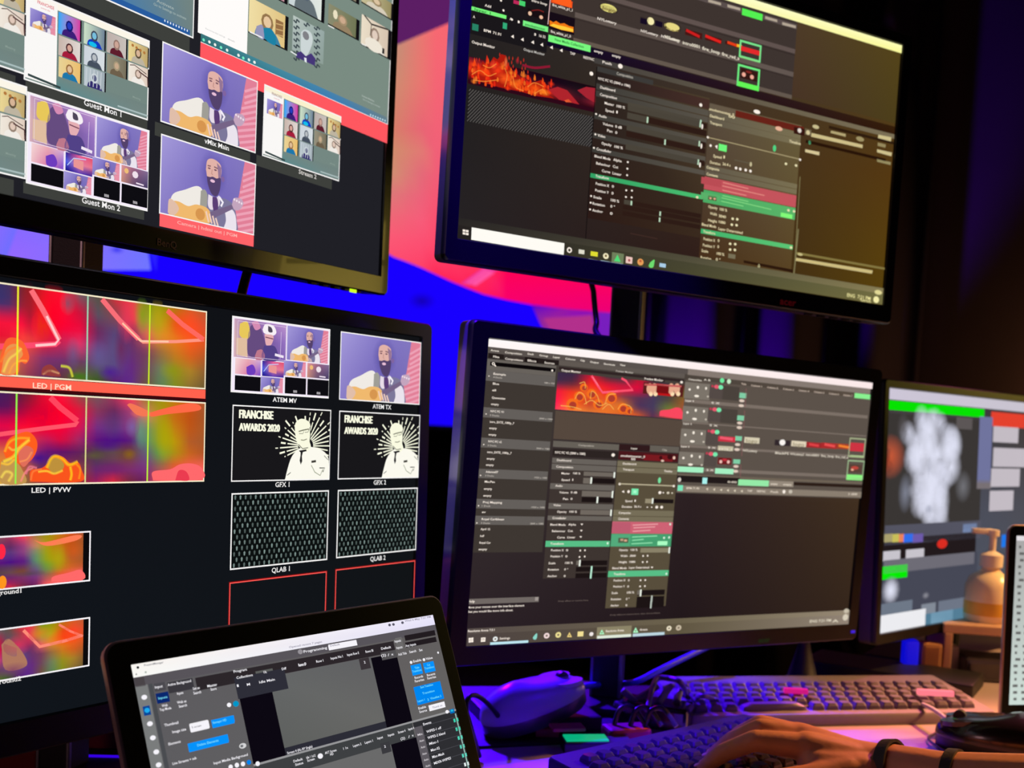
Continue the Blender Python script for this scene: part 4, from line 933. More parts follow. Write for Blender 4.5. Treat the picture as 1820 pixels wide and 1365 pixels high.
# columns background
s.o = (0, 0, 1)
c1a = s.P(981, 805); c1b = s.P(1098, 840)[0]
s.crop(*A7); y775 = s.P(640, 778)[1]; xa = s.P(690, 75)[0]; xb = s.P(1170, 75)[0]; xc = s.P(1617, 60)[0]; y995 = s.P(1105, 995)[1]
s.crop(*A5); y1010 = s.P(700, 1008)[1]; y1045 = s.P(1207, 1030)[1]
s.raw([(xa, y1010), (xb - .001, y1010), (xb - .001, y775), (xa, y775)], (62, 53, 49)); s.raw([(xb, y1045), (xc, y1045), (xc, y995), (xb, y995)], (88, 78, 60)); s.up()
def col1(c, yt, yb, col, x=690, a=None, b=None):
    s.crop(*c); v0 = s.P(x, yt)[1]; v1 = s.P(x, yb)[1]; s.raw([(a or xa, v0), (b or xb - .001, v0), (b or xb - .001, v1), (a or xa, v1)], col)
G1 = (104, 98, 92)
col1(A5, 1010, 1050, G1); col1(A5, 1056, 1100, G1); col1(A7, 76, 118, G1); col1(A7, 222, 264, G1, 680); col1(A7, 314, 348, G1, 672)
G2 = (118, 110, 88)
col1(A5, 1036, 1076, G2, 1207, xb, xc); col1(A5, 1082, 1122, G2, 1205, xb, xc)
col1(A7, 272, 315, G2, 1165, xb, xc); col1(A7, 320, 358, G2, 1163, xb, xc)
col1(A7, 358, 446, (206, 98, 116), 1145, xb, xc); col1(A7, 448, 542, (70, 160, 112), 1140, xb, xc)
col1(A7, 500, 544, GG, 652); col1(A7, 722, 766, GG, 1117, xb, xc)
s.up(2)
s.crop(*A7)
s.rect(1150, 364, 1275, 444, (190, 92, 112)); s.rect(1140, 452, 1272, 540, (84, 170, 124)); s.rect(1190, 478, 1262, 515, (80, 52, 44)); s.up(); s.rect(1478, 502, 1548, 532, (170, 255, 195)); s.rect(1205, 485, 1225, 500, (200, 160, 130)); s.rect(1232, 490, 1252, 505, (220, 170, 140))
for x, y, x1 in ((1295, 385, 1480), (1300, 405, 1460), (1295, 430, 1425)): s.line([(x, y), (x1, y - 8)], 0.0012, (232, 160, 165))
for x, y, x1 in ((1290, 472, 1475), (1290, 497, 1375), (1285, 522, 1440)): s.line([(x, y), (x1, y - 8)], 0.0012, (140, 222, 170))
for x, y in ((1570, 378), (1562, 475), (1525, 478), (1110, 518), (1542, 742)): s.ell(x, y, 7, 9, (220, 245, 225), 8)
def slider(c, x0, y0, x1, y1, hx, fill=True, hcol=(238, 244, 232), lcol=(112, 104, 96)):
    s.crop(*c); s.rect(x0, y0, x1, y1, (28, 20, 20)); s.up(); s.rect(x0, y0, hx, y0 + (y1 - y0) * .98, lcol) if fill else None; s.up()
    a = s.box_(x0, y0, x1, y1); u = s.P(hx, (y0 + y1) / 2)[0]; s.raw([(u - .0010, a[1] + .0008), (u + .0010, a[1] + .0008), (u + .0010, a[3] - .0008), (u - .0010, a[3] - .0008)], hcol); s.up()
slider(A5, 937, 1118, 1178, 1160, 1172); slider(A5, 933, 1165, 1172, 1212, 993)
slider(A7, 922, 132, 1150, 180, 1145); slider(A7, 920, 178, 1143, 220, 1034, False); slider(A7, 910, 272, 1140, 312, 1134)
slider(A7, 880, 645, 1105, 678, 904); slider(A7, 877, 692, 1102, 722, 990, False, (190, 240, 215)); slider(A7, 873, 738, 1100, 768, 985, False, (190, 240, 215))
slider(A7, 1385, 190, 1590, 225, 1438, True, lcol=(150, 140, 115)); slider(A7, 1350, 552, 1568, 585, 1560, True, lcol=(138, 130, 105)); slider(A7, 1326, 862, 1525, 895, 1350); slider(A7, 1322, 910, 1520, 945, 1430, False, (190, 200, 190)); slider(A7, 1318, 950, 1518, 985, 1425, False, (190, 200, 190))
s.crop(*A7)
s.ell(1487, 55, 11, 22, (120, 225, 160)); s.line([(1190, 80), (1595, 96)], 0.0012, (190, 180, 150)); s.ell(1195, 82, 9, 9, WH); s.ell(1592, 97, 8, 9, WH)
s.poly([(1210, 137), (1228, 128), (1228, 148)], WH); s.ell(1260, 138, 9, 11, WH); s.rect(1283, 115, 1330, 163, (120, 232, 172)); s.up(); s.rect(1296, 128, 1317, 150, (170, 250, 205)); s.ell(1490, 145, 11, 11, WH); s.ell(1515, 146, 5, 5, WH); s.ell(1550, 147, 10, 9, (215, 205, 185)); s.ell(1580, 148, 6, 6, (215, 205, 185))
for i, x in enumerate((1398, 1430, 1467, 1503)): s.ell(x, 252, 5 + (i > 1) * 6, 5 + (i > 1) * 6, WH, 8)
for x, y in ((917, 378), (913, 424), (909, 470), (1432, 694)): s.poly([(x - 10, y - 5), (x + 10, y - 5), (x, y + 7)], WH)
for x, y in ((905, 570), (940, 568), (900, 617), (938, 614), (1367, 610), (1400, 608), (1364, 655), (1396, 653), (1348, 788), (1383, 787), (1345, 833), (1380, 831)): s.ell(x, y, 6, 7, WH, 8)
many(A5, 16, (('Dashboard', 725, 1035, 835), ('Composition', 720, 1086, 850), ('Master', 760, 1137, 825), ('100 %', 850, 1137, 905), ('Speed', 760, 1187, 823), ('1', 843, 1187, 850), ('Dashboard', 1232, 1062, 1335), ('Transport', 1232, 1107, 1320), ('Timeline', 1550, 1120, 1612)), WH)
many(A7, 16, (('Audio', 722, 101, 775), ('Volume', 750, 150, 818), ('0 dB', 835, 150, 882), ('Pan', 778, 198, 815), ('0', 833, 198, 847), ('Video', 708, 244, 762), ('Opacity', 735, 292, 805), ('100 %', 825, 292, 880), ('Crossfader', 700, 338, 802), ('Blend Mode', 685, 387, 797), ('Alpha', 817, 386, 873), ('Behaviour', 697, 434, 795), ('Cut', 813, 433, 850), ('Curve', 735, 481, 792), ('Linear', 810, 480, 868), ('Transform', 685, 527, 783), ('Position X', 690, 575, 783), ('0', 800, 575, 815), ('Position Y', 687, 620, 778), ('0', 795, 620, 810), ('Scale', 672, 670, 722), ('100 %', 793, 668, 850), ('Rotation', 667, 717, 747), ('0 °', 787, 716, 815), ('Anchor', 663, 765, 733), ('0', 783, 764, 797),
 ('Speed', 1235, 213, 1287), ('1', 1303, 212, 1312), ('Duration', 1210, 255, 1285), ('26.4 s', 1300, 254, 1352), ('Composite', 1187, 300, 1275), ('Contents', 1183, 344, 1262), ('Opacity', 1190, 573, 1255), ('100 %', 1275, 572, 1325), ('Width', 1200, 617, 1252), ('3840', 1268, 616, 1312), ('Height', 1188, 662, 1247), ('1080', 1265, 661, 1308), ('Blend Mode', 1140, 707, 1245), ('Layer Determined', 1262, 703, 1410), ('Transform', 1150, 750, 1235), ('Position X', 1150, 797, 1237), ('0', 1255, 796, 1266), ('Position Y', 1147, 842, 1232), ('0', 1250, 841, 1262), ('Scale', 1135, 889, 1180), ('100 %', 1248, 886, 1300), ('Rotation', 1130, 935, 1203), ('0 °', 1240, 933, 1265), ('Anchor', 1127, 981, 1188), ('0', 1237, 979, 1250)), WH)
many(A7, 10, (('Drop effect or source here.', 743, 946, 965), ('Drop effect or source here, then choose blend.', 1125, 1048, 1490)), (112, 98, 92))
# --- clip grid on the right
s.crop(*A6)
s.rect(167, 155, 1652, 1120, (92, 82, 74)); s.up(2)
s.rect(180, 118, 1660, 200, (134, 122, 114)); s.up()
xL = s.P(165, 170)[0]
def hb(y_l, y_r, xl, xr_, col):     # strip whose left end is (xl, y_l) and right end (xr_, y_r): one height in the picture plane
    a = s.P(xl, y_l); b = s.P(xr_, y_r); s.raw([(a[0], a[1]), (b[0], a[1]), (b[0], b[1]), (a[0], b[1])], col)
for (a, b, c, d) in ((160, 175, 355, 325), (145, 368, 345, 508), (128, 552, 325, 690), (112, 738, 310, 850)): s.rect(a, b, c, d, (124, 116, 106))
for (a, b, c, d) in ((155, 312, 1632, 472), (138, 495, 1622, 618), (122, 680, 1595, 790), (100, 862, 1590, 958)): s.rect(a, b, c, d, (124, 112, 103)); 
s.up()
for (a, b, c, d) in ((360, 200, 462, 318), (348, 385, 448, 500), (330, 565, 430, 688), (315, 750, 408, 860)): s.rect(a, b, c, d, (84, 74, 70))
for (a, b, c, d) in ((465, 205, 590, 330), (450, 390, 575, 515)): s.rect(a, b, c, d, (74, 66, 60))
s.up()
for x, y in ((425, 215), (410, 398), (395, 577), (380, 757)): s.ell(x - 45, y - 5, 10, 10, (190, 60, 80)); s.ell(x - 12, y, 20, 16, (230, 90, 110)); s.ell(x + 22, y + 4, 20, 18, (120, 235, 175))
s.ell(458, 165, 18, 20, (110, 235, 160)); s.ell(513, 172, 16, 20, (200, 235, 200))
for a, b, c, d in ((600, 262, 652, 310), (582, 445, 636, 490), (565, 612, 616, 652), (550, 800, 602, 838)): s.rect(a, b, c, d, (128, 205, 165))
s.rect(1530, 265, 1652, 318, (138, 240, 145)); s.up()
for x, y in ((617, 328), (612, 368), (600, 508), (597, 545), (583, 682), (578, 722), (570, 858), (566, 897)): s.ell(x, y, 22, 12, (225, 205, 190), 10)
for x0, y0 in ((195, 237), (178, 422), (160, 603), (145, 790)):
    s.ell(x0, y0, 10, 10, TX, 8); s.ell(x0 + 67, y0 - 17, 10, 13, TX, 8); s.ell(x0 + 133, y0 - 9, 8, 12, TX, 8); s.ell(x0 + 57, y0 + 53, 20, 10, TX, 8); s.ell(x0 + 148, y0 + 57, 9, 8, (200, 190, 175), 8)
for x in (652, 640, 625, 610):
    y0 = 230 + (652 - x) * 14.6; s.line([(x, y0), (x - 9, y0 + 150)], 0.0006, (150, 90, 95))
s.rect(428, 613, 562, 663, (205, 48, 66)); s.rect(425, 785, 530, 845, (110, 30, 34)); s.rect(640, 620, 757, 675, (215, 205, 178)); s.rect(885, 642, 1005, 695, (50, 40, 44)); s.rect(1020, 650, 1135, 702, (225, 212, 186)); s.rect(1140, 660, 1262, 712, (160, 40, 44)); s.rect(1262, 665, 1382, 718, (172, 42, 44)); s.rect(1382, 672, 1492, 722, (165, 60, 42)); s.up()
s.ell(945, 665, 24, 24, (250, 245, 240)); s.line([(440, 625), (545, 640)], 0.003, (240, 90, 110)); s.line([(1160, 678), (1240, 692)], 0.0028, (225, 66, 70)); s.line([(1285, 680), (1370, 696)], 0.003, (235, 80, 80)); s.line([(1400, 690), (1488, 706)], 0.0028, (245, 130, 50)); s.ell(447, 820, 12, 14, (240, 190, 180)); s.ell(508, 822, 12, 14, (240, 190, 180)); s.ell(478, 805, 22, 10, (190, 50, 60)); s.text('logo', 650, 665, 742, 32, (150, 138, 110)); s.text('logo', 1030, 692, 1120, 32, (150, 138, 110))
s.frame(1490, 625, 1605, 790, (168, 180, 140), 0.0016); s.frame(1475, 805, 1595, 965, (160, 190, 145), 0.0016); s.rect(1495, 665, 1600, 740, (205, 52, 66)); s.rect(1482, 840, 1582, 910, (90, 66, 56)); s.rect(1465, 922, 1590, 972, (140, 245, 130)); s.rect(1492, 765, 1598, 790, (170, 195, 140)); s.up(); s.ell(1530, 870, 30, 14, (190, 70, 60)); s.ell(1510, 885, 12, 9, (240, 180, 150))
s.rect(100, 857, 305, 910, (165, 240, 195)); s.rect(403, 872, 548, 922, (165, 240, 195)); s.rect(425, 690, 545, 735, (196, 188, 160)); s.up()
s.rect(100, 920, 1590, 1000, (112, 100, 86)); s.up(); s.rect(98, 930, 600, 1002, (34, 26, 26)); s.up(); s.rect(590, 962, 832, 1020, (150, 235, 168)); s.rect(838, 972, 1032, 1025, (150, 138, 124)); s.rect(1035, 985, 1590, 1032, (44, 30, 24)); s.up()
s.rect(98, 1010, 1588, 1110, (138, 126, 112)); s.up()
s.rect(300, 948, 334, 1000, (170, 240, 235)); s.rect(100, 1008, 138, 1055, (120, 230, 185)); s.ell(112, 965, 14, 18, (220, 210, 200)); s.up()
many(A6, 15, (('Composition', 185, 160, 292), ('A B', 308, 165, 362), ('Layer 4', 160, 332, 228), ('Layer 3', 143, 518, 210), ('Layer 2', 125, 702, 192), ('S X', 370, 350, 438), ('S X', 355, 532, 422), ('S X', 342, 712, 405), ('S X', 330, 893, 388)), TX)
many(A6, 14, (('Title', 610, 197, 652), ('Column 1', 690, 210, 778), ('Column 2', 820, 225, 908), ('Column 3', 948, 238, 1036), ('Column 4', 1075, 250, 1160), ('Column 5', 1200, 262, 1282), ('Column 6', 1320, 275, 1400), ('Column 7', 1435, 288, 1510)), (225, 205, 188))
many(A6, 19, (('NYLottery', 625, 737, 740), ('BlackPS', 885, 757, 995), ('NYLottery2', 1008, 765, 1118), ('intro0001', 1133, 772, 1238), ('fire_loop', 1255, 780, 1360), ('fire_red_a', 1372, 788, 1475), ('EXTE_1', 430, 725, 535)), (236, 226, 208))
many(A6, 16, (('BPM 71.90', 168, 1040, 272), ('0:00', 500, 990, 575), ('empty', 848, 1005, 905), ('empty', 950, 1010, 1018), ('TAP', 660, 1062, 700), ('RESYNC', 738, 1065, 808), ('Push', 848, 1070, 910), ('1:00', 1478, 1088, 1548)), (240, 226, 208))
for x in (335, 392, 448, 503, 558, 615): s.poly([(x - 9, 1040 + (x - 335) * .06), (x + 9, 1030 + (x - 335) * .06), (x + 7, 1052 + (x - 335) * .06)], (225, 212, 190))
s.ell(957, 1062, 12, 15, WH); s.ell(1010, 1062, 15, 16, (200, 190, 175))
# --- status + task bar
s.crop(*A7)
a = s.P(75, 1142)[1]; b = s.P(66, 1185)[1]
s.grid_l(-hw, a, hw, b, [[(88, 78, 74), (108, 98, 76), (150, 136, 116)]] * 2, 8, 1)
s.grid_l(-hw, b, hw, -hh, [[(78, 68, 66), (96, 86, 66), (146, 132, 118)]] * 2, 8, 1); s.up(2)
s.rect(1028, 1133, 1275, 1205, (140, 132, 104)); s.up()
s.rect(243, 1243, 520, 1262, (190, 230, 240)); s.rect(1028, 1196, 1275, 1216, (225, 235, 220)); s.rect(1290, 1180, 1520, 1198, (190, 215, 225)); s.up()
for i in range(4): s.rect(85 + (i % 2) * 18, 1210 + (i // 2) * 18 - (i % 2) * 2, 100 + (i % 2) * 18, 1226 + (i // 2) * 18 - (i % 2) * 2, WH)
s.frame(176, 1208, 206, 1238, WH, 0.0012); s.rect(184, 1220, 198, 1228, WH)
for x, y, c, r in ((280, 1218, (235, 240, 240), 18), (573, 1200, (140, 215, 200), 20), (657, 1194, (240, 215, 215), 21), (742, 1188, (240, 225, 150), 21), (824, 1186, (245, 215, 130), 18), (905, 1180, (245, 225, 150), 20), (985, 1182, (240, 232, 230), 15), (1062, 1166, (175, 250, 200), 18), (1310, 1152, (175, 250, 200), 20), (1555, 1140, (240, 228, 200), 18), (1625, 1136, (205, 190, 165), 20)):
    if c == (140, 215, 200): s.spline([(x - 18, y + 10), (x - 8, y - 6), (x + 12, y - 24), (x + 14, y), (x + 6, y + 20), (x - 10, y + 22)], c)
    elif r == 18 and x in (1062, 824) or x == 1310: s.poly([(x - r, y + r), (x, y - r), (x + r, y + r)], c); s.up(); s.ell(x, y + 6, 5, 6, (110, 110, 84), 8)
    elif x in (905,): s.rect(x - 20, y - 16, x + 20, y + 18, c)
    else: s.ell(x, y, r, r, c); s.up(); s.ell(x, y, r * .4, r * .4, (120, 108, 92) if x != 985 else c, 8)
many(A7, 17, (('Settings', 310, 1222, 385), ('Resolume Arena 7.0.1', 78, 1168, 272), ('Resolume Arena', 1090, 1168, 1222), ('Arena', 1338, 1158, 1395)), WH)
s.crop(*A8); s.ell(1412, 990, 20, 18, (200, 190, 170)); s.up()
many(A8, 22, (('ENG 7:21 PM', 1125, 1082, 1290), ('A', 1300, 1080, 1350)), (232, 222, 200)); s.ell(1405, 1040, 22, 26, (215, 205, 185), 10)
s.o = (0, 0, 1); s.up(4)
s.grid_l(-hw, hh, hw, m1, [[(255, 250, 250), (255, 236, 236)], [(255, 246, 244), (250, 232, 230)]], 4, 2)
s.build('screen', mD)
# ================= upper right monitor: same software, warm tinted
mB, s = monitor('B', PB, 0.527, 0.2965, (0.0135, 0.014, 0.0145, 0.0215), 'upper right monitor of brown tinted media software with flames and long white search bar', None, ('acer', 0.125, -0.1483 - 0.017, 0.008, 'logored'), side='side')
B1 = (780, 0, 1220, 1820); B2 = (1180, 0, 1640, 1820); B3 = (780, 180, 1240, 1820); B4 = (1200, 170, 1640, 1465)
s.grid_l(-hw, hh, hw, -hh, [[(42, 38, 40), (64, 54, 50), (78, 64, 34)], [(34, 31, 31), (62, 48, 36), (84, 56, 18)], [(38, 34, 36), (46, 28, 24), (88, 66, 12)]], 10, 6); s.up(4)
# top clip area
s.o = (0, 0, 1)
ls = s.P(838, 6); yA = s.P(829, 68)[1]
xm = s.P(975, 30)[0]; xg = s.P(1410, 130)[0]
s.raw([(xm, hh), (xg, hh), (xg, s.P(1410, 172)[1]), (xm, s.P(1410, 172)[1])], [(62, 52, 48)] * 4)
s.raw([(xg, hh), (hw, hh), (hw, s.P(1410, 172)[1]), (xg, s.P(1410, 172)[1])], [(78, 60, 40), (84, 68, 26), (76, 62, 26), (72, 52, 38)]); s.up()
s.raw([(-hw, hh), (xm, hh), (xm, s.P(975, 95)[1]), (-hw, s.P(975, 95)[1])], (26, 23, 26)); s.up(2)
s.crop(*B2)
def band(x0, y0, x1, y1, col):
    a = s.P(x0, y0); b = s.P(x1, y1); s.raw([(a[0], a[1]), (b[0], a[1]), (b[0], b[1]), (a[0], b[1])], col)
s.o = (0, 0, 1)
xi = s.P(1022, 20)[0]
def lane(px_, py0, py1, col, xa_=None):
    a = s.P(px_, py0)[1]; b = s.P(px_, py1)[1]; s.raw([(xa_ if xa_ is not None else xi, a), (xg, a), (xg, b), (xa_ if xa_ is not None else xi, b)], col)
lane(1410, 87, 95, (96, 82, 78)); lane(1410, 128.5, 137, (98, 86, 80)); lane(1410, 170, 177, (100, 88, 78))
lane(1410, 42, 51, (90, 78, 76)); lane(1410, 97, 98.5, (50, 40, 38)); lane(1410, 139, 140, (50, 40, 38))
# dark gap under the grid, then panel tops
y0 = s.P(1585, 227)[1]; y1 = s.P(1585, 238)[1]
s.raw([(xm, y0 + .002), (hw, y0 + .002), (hw, y1), (xm, y1)], [(18, 10, 40), (52, 30, 10), (50, 26, 8), (16, 8, 34)]); s.up()
y2 = s.P(1585, 246)[1]
s.raw([(s.P(1055, 118)[0], y1), (hw, y1), (hw, y2), (s.P(1055, 118)[0], y2)], [(66, 62, 60), (124, 112, 86), (124, 112, 86), (66, 62, 60)]); s.up(2)
# left top block
s.crop(*B1)
s.rect(232, 38, 495, 152 - 50, (20, 20, 24)); s.up()
a = s.P(232, 45); b = s.P(494, 142); s.raw([(a[0], a[1]), (b[0], a[1]), (b[0], b[1]), (a[0], b[1])], (120, 245, 122)); 
a = s.P(618, 150); b = s.P(800, 238); s.raw([(a[0], a[1]), (b[0], a[1]), (b[0], b[1]), (a[0], b[1])], (120, 240, 130))
a = s.P(805, 255); b = s.P(1112, 385); s.raw([(a[0], a[1]), (b[0], a[1]), (b[0], b[1]), (a[0], b[1])], (120, 245, 125)); s.up()
s.rect(245, 172, 288, 232, (40, 130, 100)); s.rect(470, 165, 498, 218, (50, 170, 120)); s.rect(548, 0, 592, 38, (190, 40, 90)); s.rect(590, 2, 632, 50, (70, 210, 110)); s.up()
s.rect(826, -30, 978, 62, (235, 75, 25)); s.rect(812, 85, 992, 260, (22, 12, 22)); s.rect(650, 60, 790, 150, (24, 14, 18)); s.up()
s.poly([(812, 190), (812, 150), (840, 165), (860, 155), (890, 175), (920, 172), (955, 192), (988, 200), (988, 240), (900, 222)], (240, 120, 20)); s.up(); s.poly([(812, 188), (840, 175), (870, 185), (920, 195), (985, 215), (985, 236), (900, 220)], (255, 205, 60))
s.poly([(830, 10), (870, -20), (970, 0), (975, 58), (900, 40)], (255, 95, 30)); s.ell(668, 100, 14, 16, (230, 190, 160)); s.ell(750, 128, 14, 14, (240, 190, 160)); s.curve([(680, 80), (730, 75), (770, 90)], 0.0010, (120, 30, 30)); s.line([(818, -10), (800, 180)], 0.0008, (235, 190, 190)); s.up()
for x, y, x1, y1 in ((1180, 25, 1310, 100), (1480, 122, 1540, 180), (1650, 165, 1775, 235)):
    s.rect(x, y, x1, y1, (52, 42, 38))
s.ell(1245, 62, 62, 30, (235, 225, 130)); s.ell(1555, 157, 26, 28, (245, 235, 175)); s.ell(1712, 200, 58, 28, (235, 220, 130)); s.up(); s.text('logo', 1200, 70, 1300, 28, (130, 110, 60)); s.text('logo', 1665, 210, 1765, 28, (130, 110, 60)); s.rect(1480, 130, 1525, 185, (22, 12, 34)); s.rect(1590, 150, 1640, 205, (22, 12, 34))
many(B1, 20, (('Add', 335, 48, 382), ('A', 248, 132, 264), ('A', 518, 148, 534), ('B', 578, 170, 592), ('BPM', 328, 232, 380), ('71.91', 395, 250, 455), ('8', 698, 262, 712), ('16 32', 735, 272, 782), ('TAP', 962, 400, 1000), ('RESYNC', 1060, 430, 1140), ('Push', 1200, 465, 1268), ('intro loop', 680, 12, 795), ('fire_white_p1_1', 832, 45, 982), ('fire_white_p1_0', 820, 240, 970), ('NYLottery', 1163, 145, 1305), ('empty', 1138, 382, 1205), ('empty', 1270, 415, 1335), ('NYLottery', 1482, 235, 1610), ('NYLottery', 1632, 275, 1765)), WH)
many(B1, 20, (('layer 1', 260, 78, 380), ('smokemonst', 630, 188, 780), ('New Media Collection', 850, 300, 1065)), (30, 120, 50))
for x, y in ((540, 270), (612, 292), (688, 312), (755, 330), (826, 350), (898, 372)): s.poly([(x - 12, y), (x + 8, y - 13), (x + 10, y + 14)], WH)
for x, y in ((455, 5), (473, 78), (535, 145), (585, 162)): s.ell(x, y, 8, 9, WH, 8)
s.ell(1332, 488, 18, 18, WH, 8)
many(B1, 22, (('Output Monitor', 240, 318, 412), ('Preview Monitor', 222, 612, 428)), WH); many(B1, 20, (('Output Monitor', 620, 372, 778),), (200, 196, 190))
# output picture
s.up(4)
s.rect(222, 415, 1150, 830, (46, 8, 24)); s.up(2)
s.grid(222, 418, 1148, 800, [
 [(90, 20, 40), (70, 14, 30), (40, 10, 30), (26, 6, 22), (20, 5, 20), (22, 8, 22), (20, 10, 18), (16, 6, 14)],
 [(200, 40, 30), (190, 40, 30), (90, 16, 30), (50, 8, 28), (30, 6, 24), (26, 8, 24), (30, 18, 26), (24, 10, 18)],
 [(235, 50, 20), (230, 50, 20), (210, 40, 20), (110, 20, 30), (50, 10, 30), (90, 24, 36), (44, 20, 30), (60, 14, 30)],
 [(150, 20, 20), (235, 60, 20), (250, 80, 20), (235, 70, 20), (200, 40, 20), (150, 34, 44), (60, 14, 28), (150, 34, 50)],
 [(60, 8, 20), (120, 16, 20), (210, 40, 10), (240, 60, 10), (120, 20, 20), (60, 10, 20), (50, 8, 20), (46, 8, 20)]], 24, 10); s.up(2)
fl = [(230, 560), (240, 490), (270, 485), (300, 510), (320, 450), (345, 480), (375, 460), (400, 420), (430, 440), (455, 400), (490, 410), (505, 470), (540, 520), (590, 560), (640, 610), (700, 605), (750, 590), (790, 625), (795, 690), (845, 725), (700, 705), (600, 675), (520, 660), (430, 640), (300, 600)]
s.poly(fl, (170, 26, 14)); s.up()
rf = random.Random(11)
for i in range(90):
    x = 235 + rf.random() * 590; t = (x - 235) / 590
    yb_ = 600 + 120 * t; yt = 455 + (170 * (t - .35) / .65 if t > .35 else 0) + 20 * math.sin(x * .05)
    y = yb_ - (yb_ - yt) * rf.random(); hgt_ = 18 + 26 * rf.random()
    cc = ((255, 60, 18), (255, 88, 24), (238, 40, 20), (255, 128, 40))[i % 4]
    s.spline([(x, y - hgt_), (x + 8, y - 6), (x + 6, y + 14), (x - 6, y + 12), (x - 7, y - 4)], (*cc, .8), 3, True)
    if i % 3 == 0: s.glow(x, y, 30, 20, cc, .6, 8)
s.up()
for i in range(26):
    x = 240 + rf.random() * 420; y = 400 + rf.random() * 90 + max(0, x - 480) * .25
    s.spline([(x, y - 16), (x + 4, y), (x, y + 16), (x - 4, y + 2)], (220, 50, 30, .7), 3, True)
for cx, cy, rx, ry, c_ in ((330, 530, 70, 40, (255, 70, 20)), (430, 520, 60, 60, (250, 60, 25)), (480, 580, 60, 50, (255, 90, 30)), (700, 650, 80, 40, (250, 80, 20)), (560, 620, 60, 40, (255, 110, 30)), (770, 680, 50, 30, (255, 130, 30)), (260, 520, 26, 36, (250, 80, 30)), (490, 460, 14, 50, (240, 120, 70)), (400, 480, 30, 40, (240, 70, 50)), (575, 450, 16, 26, (170, 30, 50))): s.glow(cx, cy, rx, ry, c_, .95)
s.up()
for q in (((240, 550), (300, 520), (360, 560), (420, 540)), ((320, 480), (370, 500), (420, 470)), ((480, 500), (500, 560), (480, 640)), ((540, 560), (560, 640), (620, 670)), ((650, 640), (700, 610), (770, 640)), ((700, 690), (760, 660), (790, 700)), ((250, 590), (330, 600), (420, 590))): s.curve(q, 0.0008, (255, 150, 60, .7), 4)
s.curve([(610, 480), (700, 500), (815, 490)], 0.0022, (140, 24, 50)); s.poly([(800, 660), (870, 640), (940, 665), (1030, 770), (880, 735)], (175, 36, 44)); s.poly([(1015, 665), (1080, 640), (1148, 650), (1148, 760), (1080, 720)], (165, 36, 50)); s.poly([(920, 740), (950, 730), (975, 755), (930, 752)], (245, 100, 50)); s.up(2)
s.ell(1118, 543, 14, 15, WH)
# patterned preview
u0, v0, u1, v1 = s.box_(210, 660, 1110, 1040)
s.o = (0, 0, 1); p0 = s.P(832, 158); p1 = s.P(1051, 262); u0, v0, u1, v1 = p0[0], p0[1] , p1[0], p1[1]
s.raw([(-hw, v0), (u1, v0), (u1, v1), (-hw, v1)], (32, 30, 30)); s.up(2)
nx, ny = 46, 17
for i in range(nx):
    for j in range(ny):
        x = u0 + (u1 - u0) * (i + .5 + .5 * (j % 2)) / (nx + .5); y = v0 + (v1 - v0) * (j + .5) / ny
        s.raw([(x - .0011, y - .0009), (x - .0004, y - .0012), (x + .0011, y + .0009), (x + .0004, y + .0012)], (92, 88, 86), True)
s.up()
# column between
xq = s.P(1051, 262)[0]
s.raw([(xq - .0006, s.P(1055, 118)[1]), (xq + .0002, s.P(1055, 118)[1]), (xq + .0002, -hh), (xq - .0006, -hh)], (14, 10, 12))
# property columns
x1a = xq + .0004; x1b = s.P(1248, 350)[0]; x2a = x1b + .0006; x2b = s.P(1418, 300)[0]
s.raw([(x1a, s.P(1060, 125)[1]), (x1b, s.P(1060, 125)[1]), (x1b, s.P(1045, 388)[1]), (x1a, s.P(1045, 388)[1])], [(44, 36, 32), (76, 62, 44), (58, 42, 30), (44, 26, 22)]); 
s.raw([(x2a, s.P(1256, 182)[1]), (x2b, s.P(1256, 182)[1]), (x2b, s.P(1240, 462)[1]), (x2a, s.P(1240, 462)[1])], [(88, 76, 62), (104, 92, 60), (88, 66, 34), (70, 46, 26)]); s.up(2)
def hc(px_, y0_, y1_, col, xa_, xb_, col2=None):
    a = s.P(px_, y0_)[1]; b = s.P(px_, y1_)[1]; s.raw([(xa_, a), (xb_, a), (xb_, b), (xa_, b)], [col, col2 or col, col2 or col, col])
for y0_, y1_ in ((149, 160), (161.5, 172), (202, 212), (236, 246), (262, 271)): hc(1062 - (y0_ - 149) * .06, y0_, y1_, (62, 60, 56), x1a, x1b, (88, 82, 72))
hc(1060, 128, 146, (38, 30, 28), x1a, x1b, (70, 46, 40)); hc(1060, 118, 127, (60, 58, 56), x1a, s.P(1160, 145)[0])
hc(1050, 308, 316, (50, 160, 100), x1a, x1b, (74, 190, 112))
for y0_, y1_ in ((196, 208), (208.5, 220), (292, 301), (302, 311)): hc(1255 - (y0_ - 196) * .06, y0_, y1_, (96, 88, 74), x2a, x2b, (122, 112, 82))
hc(1256, 183, 195, (100, 88, 72), x2a, x2b, (110, 90, 66))
hc(1245, 312.5, 335, (196, 84, 92), x2a, x2b); hc(1244, 336, 358.5, (76, 170, 100), x2a, x2b, (90, 180, 104)); hc(1240, 405.5, 414, (64, 178, 108), x2a, x2b, (92, 198, 116))
s.up(2)
s.crop(*B4)
s.rect(355, 88, 755, 238 - 15, (104, 34, 24)); s.up(); s.rect(700, 185, 760, 240, (54, 22, 16)); s.ell(480, 97, 20, 12, WH); s.ell(610, 197, 22, 13, (235, 180, 150)); s.ell(732, 208, 12, 14, WH); s.ell(148, 57, 9, 10, WH)
